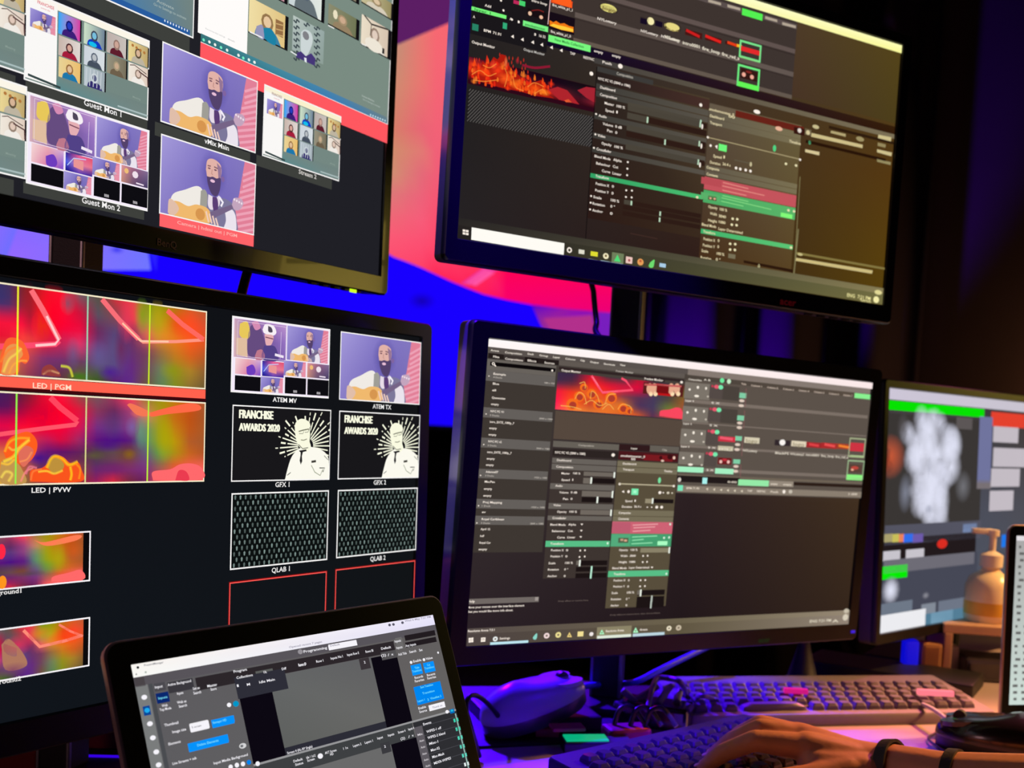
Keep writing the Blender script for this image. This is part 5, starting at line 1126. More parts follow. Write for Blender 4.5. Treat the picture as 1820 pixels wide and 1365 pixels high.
s.rect(152, 480, 270, 545, (186, 76, 84)); s.rect(150, 570, 262, 632, (90, 176, 106)); s.rect(192, 590, 240, 625, (80, 56, 40)); s.up(); s.rect(622, 692, 688, 730, (130, 250, 120)); s.ell(205, 608, 7, 6, (230, 170, 140)); s.ell(230, 612, 7, 6, (230, 170, 140))
for x, y, x1, y1 in ((280, 515, 430, 552), (275, 535, 525, 592), (275, 560, 418, 592)): s.line([(x, y), (x1, y1)], 0.001, (228, 140, 130))
for x, y, x1, y1 in ((275, 592, 430, 628), (270, 605, 565, 675), (268, 625, 400, 655)): s.line([(x, y), (x1, y1)], 0.001, (130, 215, 130))
s.rect(255, 285, 300, 335, (110, 245, 122)); s.ell(584, 313, 10, 20, (80, 210, 130)); s.line([(190, 248), (735, 378)], 0.001, (170, 156, 116)); s.ell(190, 248, 7, 7, WH); s.ell(735, 380, 7, 7, WH)
s.poly([(232, 300), (247, 292), (245, 318)], WH); s.ell(206, 297, 7, 8, WH)
# far right column
s.rect(905, 195, 1290, 275, (46, 28, 14)); s.rect(765, 195, 800, 240, (110, 96, 70)); s.up()
a = s.P(800, 215); b = s.P(1270, 330); 
s.poly([(803, 222), (1106, 292), (1104, 312), (800, 244)], (206, 190, 136)); s.poly([(918, 208), (1005, 228), (1005, 245), (915, 222)], (180, 165, 116)); s.poly([(1198, 232), (1276, 248), (1272, 272), (1196, 252)], (206, 192, 140)); s.poly([(1195, 278), (1242, 290), (1240, 310), (1193, 298)], (150, 136, 92)); s.poly([(1190, 318), (1278, 338), (1275, 360), (1190, 336)], (206, 192, 140)); s.ell(828, 186, 20, 12, (200, 188, 140)); s.ell(1090, 258, 24, 14, (160, 146, 100))
s.poly([(770, 262), (1242, 375), (1240, 392), (768, 280)], (40, 20, 8)); s.poly([(765, 318), (850, 335), (848, 355), (765, 335)], (214, 198, 150)); s.poly([(1190, 375), (1272, 395), (1270, 412), (1190, 392)], (150, 140, 96)); s.ell(792, 278, 8, 12, (80, 190, 130)); s.ell(782, 220, 12, 14, (214, 200, 152))
a = s.P(712, 925); b = s.P(1230, 1030); s.raw([(a[0], a[1]), (b[0] + .002, a[1]), (b[0] + .002, b[1]), (a[0], b[1])], (132, 118, 64)); s.up()
s.poly([(712, 960), (1165, 1035), (1160, 1055), (708, 978)], (205, 188, 128)); s.ell(735, 940, 16, 8, (200, 188, 130)); s.poly([(722, 790), (728, 790), (702, 1060), (694, 1060)], (130, 122, 84))
s.line([(735, 480), (700, 1050)], 0.0012, (122, 112, 74))
# sliders of the first column
def sl(c, x0, y0, x1, y1, hx, fill, bg=(44, 26, 20), fc=(76, 70, 60)):
    s.crop(*c); a = s.P(x0, y0); b = s.P(x1, y1); s.raw([(a[0], a[1]), (b[0], a[1]), (b[0], b[1]), (a[0], b[1])], bg); s.up()
    hxp = s.P(hx, y0 + (y1 - y0) * (hx - x0) / (x1 - x0))[0]
    if fill: s.raw([(a[0], a[1]), (hxp, a[1]), (hxp, b[1]), (a[0], b[1])], fc); s.up()
    s.raw([(hxp - .001, a[1] - .0004), (hxp + .001, a[1] - .0004), (hxp + .001, b[1] + .0004), (hxp - .001, b[1] + .0004)], (180, 215, 185)); s.up()
s.o = (0, 0, 1)
C0 = (0, 0, 1820, 1820)
sl(C0, 1115, 182, 1246, 222, 1244, True); sl(C0, 1113, 203 - 9, 1246, 236, 1150, True) if False else None
for (px_, y0_, y1_, x_h, fill) in ((1115, 187, 197, 1244, True), (1114, 200, 211, 1150, True), (1113, 222, 232, 1242, True), (1112, 233, 243, 1181, False), (1111, 256, 266, 1240, True), (1108, 355, 363, 1121, True), (1106, 364, 372, 1172, False), (1105, 375, 383, 1171, False)):
    a = s.P(px_, y0_); b = s.P(px_, y1_); xe = x1b - .001; h_ = s.P(x_h, y0_ + (x_h - px_) * .21)[0]
    s.raw([(a[0], a[1]), (xe, a[1]), (xe, b[1]), (a[0], b[1])], (46, 28, 22)); s.up()
    if fill: s.raw([(a[0], a[1]), (h_, a[1]), (h_, b[1]), (a[0], b[1])], (74, 68, 58)); s.up()
    s.raw([(h_ - .0009, a[1]), (h_ + .0009, a[1]), (h_ + .0009, b[1]), (h_ - .0009, b[1])], (190, 220, 190))
many(B1, 22, (('Composition', 1300, 552, 1422),), (190, 184, 172))
many(B1, 20, (('NYC FC V2 (3840 x 1080)', 1165, 588, 1405), ('Dashboard', 1180, 652, 1292), ('Composition', 1178, 705, 1305), ('Master', 1212, 768, 1282), ('100 %', 1300, 790, 1362), ('Speed', 1218, 820, 1280), ('1', 1298, 835, 1308), ('Audio', 1168, 860, 1228), ('Volume', 1198, 920, 1275), ('0 dB', 1290, 940, 1340), ('Pan', 1230, 970, 1270), ('0', 1290, 985, 1305), ('Video', 1160, 1005, 1218)), WH)
many(B3, 19, (('Opacity', 1138, 305, 1208), ('100 %', 1228, 328, 1288), ('Crossfader', 1102, 345, 1208), ('Blend Mode', 1088, 395, 1202), ('Alpha', 1220, 420, 1280), ('Behaviour', 1100, 445, 1200), ('Cut', 1217, 468, 1255), ('Curve', 1140, 498, 1200), ('Linear', 1215, 515, 1278), ('Transform', 1095, 535, 1190), ('Position X', 1097, 588, 1192), ('0', 1210, 608, 1225), ('Position Y', 1093, 635, 1190), ('0', 1207, 656, 1222), ('Scale', 1080, 682, 1138), ('100 %', 1203, 704, 1262), ('Rotation', 1075, 728, 1162), ('0 °', 1200, 748, 1232), ('Anchor', 1072, 775, 1148), ('0', 1197, 798, 1215), ('Resolume Arena 7.0.3', 153, 862, 362)), WH)
s.crop(*B3)
for x, y in ((1323, 430), (1320, 476), (1318, 522), (1312, 628), (1352, 630), (1310, 675), (1350, 678), (1100, 92), (1095, 235), (1085, 330), (1065, 668), (1062, 715), (1058, 762)): s.ell(x, y, 7, 7, WH, 8)
s.line([(1340, 930), (1530, 968)], 0.0008, (66, 44, 38))
many(B4, 17, (('smokemonster_0', 195, 88, 345), ('00', 310, 130, 348), ('Dashboard', 200, 128, 285), ('Transport', 200, 168, 272), ('Timeline', 668, 278, 738), ('Speed', 220, 365, 270), ('1', 280, 372, 288), ('Duration', 200, 402, 262), ('26.4 s', 275, 412, 322), ('Composite', 180, 432, 256), ('Contents', 180, 472, 248), ('Opacity', 190, 665, 245), ('100 %', 258, 680, 302), ('Width', 200, 705, 242), ('3840', 252, 720, 295), ('Height', 190, 745, 242), ('1080', 252, 755, 292), ('Blend Mode', 152, 770, 238), ('Layer Determined', 250, 795, 395), ('Transform', 160, 812, 232), ('Position X', 162, 855, 232), ('0', 246, 866, 256), ('Position Y', 158, 892, 230), ('0', 244, 902, 254), ('Scale', 150, 925, 190), ('100 %', 240, 942, 285), ('Rotation', 145, 965, 208), ('0 °', 235, 977, 262)), (240, 226, 180))
s.crop(*B4)
for x, y in ((335, 730), (362, 733), (330, 765), (358, 768), (320, 878), (350, 880), (320, 912), (348, 914), (650, 405), (710, 415), (125, 603), (680, 900), (665, 680), (698, 686)): s.ell(x, y, 8, 8, (235, 226, 180), 8)
s.crop(*B4)
for i, x in enumerate((355, 380, 412, 440)): s.ell(x, 430 + i * 6, 8, 9, WH, 8)
s.rect(345, 385, 440, 400, (96, 88, 70)); s.ell(442, 408, 7, 14, (200, 190, 150)); s.ell(155, 185, 5, 16, WH); s.ell(150, 300, 5, 16, WH); s.ell(142, 412, 5, 16, WH); s.rect(310, 935, 350, 968, (120, 112, 86)); s.poly([(400, 975), (690, 1030), (690, 1048), (400, 990)], (44, 24, 12)); s.ell(490, 1012, 7, 16, (170, 162, 120))
# clip thumbnails right part of the top area
s.crop(*B2)
s.o = (B2[0], B2[1], (B2[2] - B2[0]) / B2[3])
a = s.P(545, 60); b = s.P(685, 150); s.raw([(a[0], a[1]), (b[0], a[1]), (b[0], b[1]), (a[0], b[1])], (84, 240, 82))
for x, y, x1, y1 in ((5, 160, 108, 225), (145, 205, 262, 280), (285, 245, 398, 315), (425, 290, 540, 345)):
    s.rect(x, y, x1, y1 + 0, (70, 24, 22) if x > 100 else (56, 46, 36))
s.up(); s.ell(55, 190, 50, 24, (230, 215, 130)); s.line([(150, 215), (245, 262)], 0.0028, (205, 30, 30)); s.line([(285, 255), (395, 300)], 0.003, (225, 34, 30)); s.line([(440, 300), (510, 325)], 0.0028, (230, 60, 24)); s.line([(505, 322), (540, 330)], 0.003, (245, 190, 40)); s.up()
s.frame(528, 280, 672, 445, (120, 226, 140), 0.0022); s.frame(515, 450, 660, 645, (110, 236, 130), 0.0022); s.up()
a = s.box_(535, 325, 665, 395); s.raw([(a[0], a[1]), (a[2], a[1]), (a[2], a[3]), (a[0], a[3])], (226, 42, 44)); a = s.box_(525, 402, 666, 445); s.raw([(a[0], a[1] + .001), (a[2], a[1] + .001), (a[2], a[3]), (a[0], a[3])], (134, 220, 130)); a = s.box_(515, 572, 658, 645); s.raw([(a[0], a[1]), (a[2], a[1]), (a[2], a[3]), (a[0], a[3])], (98, 245, 86))
a = s.box_(536, 480, 648, 580); s.raw([(a[0], a[1]), (a[2], a[1]), (a[2], a[3]), (a[0], a[3])], (52, 24, 20)); s.up(); s.ell(555, 527, 14, 16, (240, 170, 150)); s.ell(612, 545, 14, 16, (240, 170, 150)); s.ell(590, 510, 22, 8, (130, 40, 36))
for x, y, x1 in ((305, 12, 395), (440, 48, 530), (705, 130, 790), (825, 172, 920)):
    s.poly([(x, y - 14), (x1, y + 12), (x1, y + 30), (x, y + 6)], (180, 166, 148))
many(B2, 24, (('NYLottery', 0, 272, 108), ('intro0001', 125, 312, 245), ('fire_loop', 262, 352, 388), ('fire_red_a', 400, 392, 525)), (245, 236, 214))
# status bar and task bar
s.crop(*B3)
t0 = s.P(142, 822)[1]; t1 = s.P(138, 872)[1]
s.grid_l(-hw, t0, hw, t1, [[(40, 37, 36), (80, 76, 58), (134, 124, 84)], [(44, 40, 38), (84, 80, 60), (138, 128, 86)]], 10, 2)
s.grid_l(-hw, t1, hw, -hh, [[(38, 34, 33), (72, 70, 50), (112, 108, 66)], [(34, 30, 30), (74, 72, 48), (116, 110, 66)]], 10, 2); s.up(2)
s.poly([(226, 888), (877, 1000), (872, 1084), (222, 975)], (255, 252, 244)); s.up(2)
for i in range(4): s.rect(163 + (i % 2) * 22, 902 + (i // 2) * 20 + (i % 2) * 4, 181 + (i % 2) * 22, 920 + (i // 2) * 20 + (i % 2) * 4, WH)
s.ell(912, 1048, 18, 20, WH); s.up(); s.ell(912, 1048, 9, 11, (66, 64, 50)); s.rect(978, 1042, 1016, 1078, (225, 222, 205)); s.rect(1062, 1055, 1110, 1095, (222, 220, 50)); s.ell(1168, 1090, 20, 21, (240, 230, 190)); s.rect(1212, 1062, 1290, 1150, (112, 128, 92)); s.rect(1310, 1092, 1352, 1145, (238, 200, 190)); s.ell(1411, 1132, 22, 24, (232, 160, 90)); s.spline([(1468, 1160), (1480, 1135), (1508, 1115), (1508, 1140), (1500, 1168), (1480, 1172)], (110, 220, 110)); s.rect(1546, 1138, 1588, 1172, (170, 205, 230)); s.up()
s.ell(1168, 1088, 8, 9, (110, 90, 50)); s.ell(1411, 1125, 9, 9, (190, 90, 60)); s.poly([(1225, 1125), (1250, 1080), (1272, 1132)], (80, 220, 120)); s.ell(1332, 1120, 9, 10, (170, 90, 90))
for x, y, x1 in ((1045, 1110, 1115), (1130, 1122, 1200), (1205, 1135, 1285), (1530, 1190, 1600)): s.poly([(x, y - 3), (x1, y + 9), (x1, y + 16), (x, y + 4)], (190, 220, 235))
many(B4, 22, (('ENG  7:21 PM', 1010, 1190, 1150), ('2020', 1085, 1225, 1150)), (240, 232, 160)); s.crop(*B4); s.ell(1183, 1208, 17, 20, (245, 238, 170)); s.ell(1195, 1165, 22, 14, (225, 216, 150))
# bright title bar
s.crop(*B2)
v_ = s.P(1640, 372)[1]
s.grid_l(-hw, hh, hw, v_, [[(255, 255, 235), (255, 255, 180)], [(255, 250, 215), (250, 248, 150)]], 4, 1)
s.o = (0, 0, 1)
s.build('screen', mB)
# ================= far right monitor (out of focus)
mE, s = monitor('E', PE, 0.599, 0.3367, (0.012, 0.012, 0.012, 0.016), 'blurred far right monitor of a white figure preview below a bright green bar', None, side='side')
hw, hh = 0.2995, 0.16835
s.grid_l(-hw, hh, hw, -hh, [[(66, 62, 60), (60, 56, 56), (70, 56, 44)], [(66, 66, 74), (76, 78, 90), (80, 76, 80)], [(70, 74, 86), (80, 86, 100), (84, 88, 96)]], 6, 4); s.up(3)
E_ = (1540, 640, 1820, 735)
s.crop(*E_)
s.grid_l(-hw, hh, hw, s.P(100, 182)[1], [[(205, 198, 215), (200, 195, 205)]] * 2, 2, 1)
s.rect(95, 186, 548, 268, (6, 226, 2)); s.rect(582, 240, 1100, 345, (228, 66, 46)); s.up()
s.rect(95, 245, 525, 772, (58, 54, 52)); s.up()
s.rect(528, 262, 576, 572, (112, 116, 158)); s.rect(515, 560, 580, 600, (120, 112, 116)); s.rect(420, 265, 492, 325, (92, 86, 86)); s.up()
for x, y, x1, y1 in ((592, 308, 706, 388), (592, 408, 742, 500), (582, 505, 712, 590), (575, 610, 682, 700), (750, 430, 860, 530)): s.rect(x, y, x1, y1, (196, 188, 196))
s.glow(110, 450, 75, 110, (205, 92, 58), 1.0); s.glow(95, 470, 40, 60, (120, 40, 25), .8)  # orange reflection blob painted into the screen picture
FG = (226, 228, 246)
for x, y, rx, ry in ((290, 330, 60, 110), (250, 430, 70, 110), (330, 440, 70, 110), (410, 400, 40, 90), (300, 540, 100, 90), (395, 500, 50, 90), (290, 640, 70, 130), (350, 660, 40, 110)): s.glow(x, y, rx, ry, FG, 1.0)
s.up()
random.seed(5)
for i in range(34):
    y = 270 + random.random() * 480; x = 292 + (random.random() - .5) * (230 if 320 < y < 560 else 130 if y < 600 else 120)
    s.glow(x, y, 34 + 20 * random.random(), 46 + 30 * random.random(), (222, 224, 243), .8, 12)
s.up()
if False: s.spline([(240, 300), (290, 255), (335, 300), (360, 380), (410, 310), (435, 400), (440, 470), (400, 540), (385, 600), (370, 690), (372, 765), (222, 765), (225, 660), (240, 580), (205, 520), (195, 400)], (214, 216, 236)); 
s.up()
for x, y, rx, ry in ((290, 400, 50, 130), (300, 600, 56, 150), (380, 420, 36, 90), (240, 450, 40, 90)): s.glow(x, y, rx, ry, FG, 1.0)
for x, y, rx, ry, c in ((180, 620, 35, 100, (130, 134, 150)), (450, 590, 40, 80, (118, 118, 124)), (170, 320, 30, 80, (90, 86, 90)), (292, 500, 10, 60, (170, 172, 190)), (290, 695, 22, 24, (140, 145, 165))): s.glow(x, y, rx, ry, c, .9)
s.up(2)
s.rect(85, 772, 530, 830, (84, 84, 98)); s.rect(450, 765, 512, 800, (120, 140, 180)); s.rect(75, 835, 505, 935, (34, 26, 28)); s.up()
for x0, x1, c in ((82, 120, (170, 160, 110)), (120, 150, (200, 190, 90)), (150, 172, (235, 130, 90)), (172, 215, (50, 110, 235)), (215, 262, (110, 90, 170))): s.rect(x0, 812, x1, 848, c)
s.rect(75, 893, 155, 932, (200, 196, 204)); s.rect(183, 885, 266, 925, (200, 196, 204)); s.ell(352, 857, 24, 22, (218, 45, 34)); s.up()
s.rect(65, 940, 505, 1180, (70, 72, 86)); s.up(); s.rect(80, 935, 500, 950, (110, 108, 118)); s.rect(63, 965, 188, 1012, (6, 235, 4)); s.glow(112, 1075, 45, 70, FG, 1.0, 12); s.glow(112, 1075, 36, 60, FG, 1.0, 12); s.up(); s.glow(275, 1098, 18, 18, (150, 150, 160), .9)
s.rect(60, 1140, 210, 1200, (110, 120, 135)); s.rect(255, 1140, 320, 1182, (130, 138, 150)); s.rect(335, 1125, 480, 1165, (110, 118, 134)); s.up(); s.rect(50, 1195, 270, 1290, (236, 236, 240)); s.rect(272, 1185, 500, 1245, (84, 126, 150)); s.rect(300, 1180, 400, 1220, (120, 160, 185)); s.rect(630, 815, 665, 870, (30, 120, 235)); s.up()
s.o = (0, 0, 1)
s.build('screen', mE)
# its stand on the desk
bm = bmesh.new()
pb_ = PE @ Vector((-0.02, -hh - 0.01, -0.05))
base = Vector((pb_.x, pb_.y, DESK))
box(bm, (0, 0, 0.006), (0.20, 0.17, 0.012), Matrix.Rotation(math.radians(-30), 3, 'Z'), 0.004)
box(bm, (0, 0.0, 0.1), (0.05, 0.022, 0.19), Matrix.Rotation(math.radians(-44), 3, 'Z'), 0.004)
i_ = PE.inverted()
for v in bm.verts: v.co = i_ @ (v.co + base)
obj('stand', bm, 'matte', mE)

# ================= laptops
def laptop(mw, w, h, bz, label, tilt, depth, keys=True):
    t = empty('laptop', mw, label, 'laptop')
    L, T, R, B = bz
    X0, Y0, X1, Y1 = -w / 2 - L, -h / 2 - B, w / 2 + R, h / 2 + T
    bm = bmesh.new(); loft(bm, [rr(X0, Y0, X1, Y1, 0.011, -0.0052), rr(X0 - .0004, Y0 - .0004, X1 + .0004, Y1 + .0004, 0.011, -0.0035), rr(X0 - .0004, Y0 - .0004, X1 + .0004, Y1 + .0004, 0.011, -0.0008), rr(X0 + .0006, Y0 + .0006, X1 - .0006, Y1 - .0006, 0.0105, 0.0)])
    obj('lid', bm, 'alu', t, True)
    bm = bmesh.new(); loft(bm, [rr(X0 + .0012, Y0 + .0012, X1 - .0012, Y1 - .0012, 0.0098, 0.0001), rr(X0 + .0012, Y0 + .0012, X1 - .0012, Y1 - .0012, 0.0098, 0.0005), rr(-w / 2, -h / 2, w / 2, h / 2, 0.0005, 0.0005)], False, False)
    obj('display_glass_border', bm, 'gloss2', t, True)
    # keyboard base hinged at the lower edge, lying level on the desk
    hinge = Vector((0, Y0 + 0.002, -0.006))
    rot = Matrix.Rotation(-(math.pi / 2 - tilt), 4, 'X')
    F = Matrix.Translation(hinge) @ rot
    bm = bmesh.new(); loft(bm, [rr(X0, -depth, X1, 0, 0.011, -0.008), rr(X0, -depth, X1, 0, 0.011, 0.004), rr(X0 + .001, -depth + .001, X1 - .001, -.001, 0.010, 0.0055)])
    for v in bm.verts: v.co = F @ v.co
    obj('keyboard_base', bm, 'alu', t, True)
    bm = bmesh.new(); box(bm, (0, Y0 + 0.003, -0.005), (w * .8, 0.009, 0.009), None, 0.003); obj('hinge', bm, 'matte', t)
    if keys:
        for r_ in range(4):
            for k_ in range(12):
                bm = bmesh.new(); box(bm, ((k_ - 5.5) * 0.0205, -0.03 - r_ * 0.0195, 0.0062), (0.0175, 0.0165, 0.0016), None, 0.0006)
                for v in bm.verts: v.co = F @ v.co
                obj('key', bm, 'matte', t)
        bm = bmesh.new(); box(bm, (0, -depth + 0.055, 0.0057), (0.11, 0.075, 0.0006), None, 0.0002)
        for v in bm.verts: v.co = F @ v.co
        obj('trackpad', bm, 'side', t)
    s = Lit(mw, (-w / 2, -h / 2, w / 2, h / 2)); s.z = 0.0003
    return t, s
RF = [[0.5722, -0.2572, 0.77874], [0.01772, 0.9532, 0.30181], [-0.81992, -0.15889, 0.54998]]
tF = (-0.29639, -0.117, -0.72218)
PF = pose(RF, off(RF, tF, 0.963, 0.143, -0.0895))
lF, s = laptop(PF, 0.2754, 0.1724, (0.0159, 0.0159, 0.014, 0.0173), 'open laptop in the foreground running grey presentation software with blue buttons', math.radians(22.1), 0.2)
hw, hh = 0.1377, 0.0862
F1 = (180, 1080, 560, 1820); F2 = (500, 1080, 880, 1820)
s.raw([(-hw, hh), (hw, hh), (hw, -hh), (-hw, -hh)], [(92, 90, 94), (98, 94, 94), (104, 104, 102), (96, 96, 98)]); s.up(3)
LV = (238, 234, 252); W2 = (246, 244, 250); BL = (6, 146, 250); BK = (12, 8, 18); DK = (42, 38, 44)
s.crop(*F1); yb1 = s.P(262, 600)[1]; yb0 = s.P(252, 540)[1]
s.crop(*F2); y_t = s.P(1320, 205)[1]; y_u = s.P(1325, 245)[1]
def hbar(v0, v1, col, a=-hw, b=hw): s.raw([(a, v0), (b, v0), (b, v1), (a, v1)], col)
hbar(hh, yb1, [(250, 246, 240), (236, 232, 252), (228, 224, 248), (250, 250, 246)]); hbar(yb1, y_t, (88, 84, 90)); s.up()
s.crop(*F1)
s.rect(275, 600, 375, 665, (74, 68, 72)); xs_ = s.P(395, 700)[0]; xp = s.P(1150, 690)[0]
s.raw([(-hw, s.P(290, 672)[1]), (s.P(392, 665)[0], s.P(290, 672)[1]), (s.P(392, 665)[0], -hh), (-hw, -hh)], (122, 124, 124)); s.raw([(s.P(400, 665)[0], s.P(290, 672)[1]), (s.P(440, 690)[0], s.P(290, 672)[1]), (s.P(440, 690)[0], -hh), (s.P(400, 665)[0], -hh)], (74, 76, 80))
s.rect(795, 600, 1830, 480, (40, 34, 40)); s.up()
# tabs strip along the top of the program window
a = s.P(795, 600); s.crop(*F2); b = s.P(960, 330); s.raw([(a[0], a[1]), (b[0], a[1]), (b[0], a[1] - .0085), (a[0], a[1] - .0085)], (44, 38, 42)); s.up()
s.crop(*F1)
s.rect(1308, 545, 1470, 592, (92, 94, 92)); s.rect(555, 640, 790, 690, (58, 56, 62)); s.rect(440, 650, 550, 700, (76, 74, 80)); s.up()
s.rect(1125, 600, 1590, 690, (46, 46, 56)); s.up()
# big viewports and black columns
s.o = (0, 0, 1)
def quad(c, pts, col): s.crop(*c); s.poly(pts, col); s.o = (0, 0, 1)
s.crop(*F1); pA = s.P(1155, 690); pB = s.P(1435, 640); s.crop(*F2); pC = s.P(758, 430); pD = s.P(985, 430); yv = s.P(880, 968)[1]; yl = s.P(890, 1030)[1]
s.raw([(pA[0], pA[1]), (pB[0], pA[1]), (pB[0], yl), (pA[0], yl)], BK); s.raw([(pB[0], pB[1] + .004), (pC[0], pB[1] + .004), (pC[0], yv), (pB[0], yv)], [(100, 102, 102), (96, 96, 98), (104, 104, 102), (94, 96, 94)]); s.raw([(pC[0], pC[1]), (pD[0], pC[1]), (pD[0], yl), (pC[0], yl)], BK)
s.raw([(pB[0], yv), (pC[0], yv), (pC[0], yl), (pB[0], yl)], (44, 44, 54)); s.up()
s.crop(*F1); s.rect(1125, 600, 1590, 690, (46, 46, 56)); s.crop(*F2); s.rect(655, 440, 760, 515, (58, 52, 56)); s.up()
# divider line and lower row
s.raw([(pA[0], yl + .0004), (hw, yl + .0004), (hw, yl - .0010), (pA[0], yl - .0010)], (150, 150, 152)); 
xr_ = s.P(1130, 1080)[0]
s.raw([(pA[0], yl - .0010), (xr_, yl - .0010), (xr_, yl - .0125), (pA[0], yl - .0125)], (62, 64, 66)); s.up()
yd = yl - .0125
s.raw([(pA[0] - .012, yd + .004), (pB[0] + .004, yd + .004), (pB[0] + .004, -hh), (pA[0] - .012, -hh)], (52, 52, 62)); s.up()
q0 = s.P(265, 1330)[0]; q1 = s.P(940, 1130)[0]; q2 = s.P(1145, 1110)[0]
s.raw([(pB[0], yd), (pC[0], yd), (pC[0], -hh), (pB[0], -hh)], (106, 106, 106)); s.raw([(pC[0], yd), (q2, yd), (q2, -hh), (pC[0], -hh)], BK); s.up()
s.rect(835, 1160, 935, 1225, (58, 58, 62)); s.up()
# right hand list
s.raw([(q2, yl - .0012), (hw, yl - .0012), (hw, -hh), (q2, -hh)], (46, 46, 50)); s.up()
xk = s.P(1215, 1100)[0]; s.raw([(q2, yl - .005), (xk, yl - .005), (xk, -hh), (q2, -hh)], (94, 90, 96)); s.up()
for i in range(9):
    y0 = yl - .0055 - i * .0074
    s.raw([(xk, y0), (hw - .001, y0), (hw - .001, y0 - .0005), (xk, y0 - .0005)], (70, 70, 76))
x_ = s.P(1455, 1000)[0]
for i, (c_) in enumerate(((60, 210, 175), (70, 200, 170), (80, 215, 185), (90, 205, 180), (90, 215, 190), (230, 240, 240), (235, 240, 240))):
    y0 = yl - .0068 - i * .0072
    for d in (0, .0035): s.raw([(x_ + d + .002, y0), (x_ + d + .0042, y0), (x_ + d + .0042, y0 - .0028), (x_ + d + .002, y0 - .0028)], c_, True)
s.raw([(hw - .0026, yl - .003), (hw - .0012, yl - .003), (hw - .0012, -hh), (hw - .0026, -hh)], (150, 185, 175)); s.up()
def manyf(c, h, items, col=W2):
    s.crop(*c)
    for t, x0, y0, x1 in items: s.text(t, x0, y0, x1, h, col)
# left widgets
s.crop(*F1)
s.rect(455, 735, 580, 800, (10, 40, 110)); s.rect(345, 845, 420, 912, (8, 70, 150)); s.rect(745, 990, 915, 1030, (238, 236, 240)); s.rect(930, 965, 1130, 985, BL); s.rect(730, 1165, 1080, 1150, BL); s.up()
a = s.P(745, 1000); b = s.P(918, 1020); s.raw([(a[0], a[1]), (b[0], a[1]), (b[0], b[1]), (a[0], b[1])], W2)
def wid(x0, y0, x1, y1, col):   # bar given by its upper left and lower right corners in the crop
    p = s.P(x0, y0); q = s.P(x1, y1); s.raw([(p[0], p[1]), (q[0], p[1]), (q[0], q[1]), (p[0], q[1])], col)
s.up(); wid(742, 998, 918, 1022, W2); wid(928, 960, 1132, 972, BL); wid(728, 1160, 1082, 1140, BL); s.up()
for x, y in ((360, 765), (408, 990), (433, 1110), (462, 1230), (482, 1340)): s.ell(x, y, 26, 22, W2, 10)
s.ell(384, 876, 24, 22, (30, 170, 240), 10); s.ell(1082, 830, 20, 20, W2, 8); s.ell(1140, 820, 26, 26, (0, 150, 200), 10); s.ell(1198, 1178, 32, 24, (214, 214, 216), 12); s.up(); s.ell(1190, 1180, 14, 12, (110, 112, 116), 8)
s.ell(305, 512, 12, 12, (20, 20, 24), 8); s.poly([(285, 575), (300, 575), (292, 558)], (90, 90, 90)); s.ell(372, 552, 10, 9, (170, 180, 170), 8)
for x, y, c in ((1095, 1358, W2), (1148, 1342, W2), (1200, 1332, W2), (1250, 1318, (0, 130, 235)), (1325, 1330, W2)): s.ell(x, y, 20, 22, c, 8)
manyf(F1, 24, (('Programming', 1718, 388, 1925), ('Program', 1122, 558, 1238), ('Input', 452, 692, 520), ('Active Background', 560, 672, 768), ('Inputs', 1660 - 1020, 745, 695), ('Set as', 775, 704, 835), ('Search', 780, 742, 848), ('Master', 898, 682, 985), ('Store', 925, 710, 978), ('Web', 510, 850, 562), ('Top Mode', 492, 885, 595), ('Web as', 640, 822, 722), ('Search', 655, 855, 728), ('Thumbnail', 532, 1015, 657), ('Image size', 600, 1072, 722), ('Elements', 567, 1175, 675), ('Live Streams + sub', 602, 1342, 815), ('Input Media Background', 952, 1338, 1258)))
manyf(F1, 22, (('Collections', 1146, 610, 1290), ('Idle Main', 1340, 648, 1478), ('1k', 1378, 562, 1405), ('Diff', 1532, 535, 1572), ('Rows D', 1675, 505, 1740), ('M', 1235, 668, 1262), ('1', 1150, 678, 1165), ('Screen 4 (AL-RP Single)', 1578, 1250, 1805)))
manyf(F1, 22, (('Inputs', 480, 785, 560), ('Remaper HD', 945, 992, 1065), ('Delete Elements', 812, 1184, 1002)), (120, 225, 255))
manyf(F1, 18, (('PresentManager', 360, 502, 530), ('5 screen', 765, 1030, 850)), (120, 118, 128))
s.crop(*F2); wid(392, 330, 640, 320, W2); s.up(); wid(392, 318, 642, 322, W2)
s.rect(960, 262, 1040, 350, (108, 106, 106)); s.rect(1040, 240, 1308, 236, (34, 28, 32)); s.rect(1046, 300, 1318, 292, (34, 28, 32)); s.rect(838, 385, 980, 425, (84, 82, 84)); s.up()
p = s.P(1092, 495); q = s.P(1200, 562); s.raw([(p[0], p[1]), (q[0], p[1]), (q[0], q[1]), (p[0], q[1])], BL); p2 = s.P(1198, 475); q2_ = s.P(1308, 540); s.raw([(p2[0], p2[1]), (q2_[0], p2[1]), (q2_[0], q2_[1]), (p2[0], q2_[1])], BL)
p = s.P(1118, 680); q = s.P(1380, 775); s.raw([(p[0], p[1]), (q[0], p[1]), (q[0], q[1]), (p[0], q[1])], (0, 134, 240)); p = s.P(1245, 835); q = s.P(1392, 848); s.raw([(p[0], p[1]), (q[0], p[1]), (q[0], q[1]), (p[0], q[1])], W2)
s.ell(1098, 468, 12, 14, W2, 8); s.ell(1208, 445, 12, 14, W2, 8); s.ell(1405, 888, 16, 16, W2, 8); s.rect(1425, 870, 1470, 895, (0, 110, 190)); s.up(); s.ell(1446, 878, 12, 10, (40, 190, 220), 8); s.ell(1328, 385, 8, 10, W2, 8); s.ell(325, 1265, 24, 24, W2, 10); s.ell(155, 378, 22, 22, (150, 146, 152), 10)
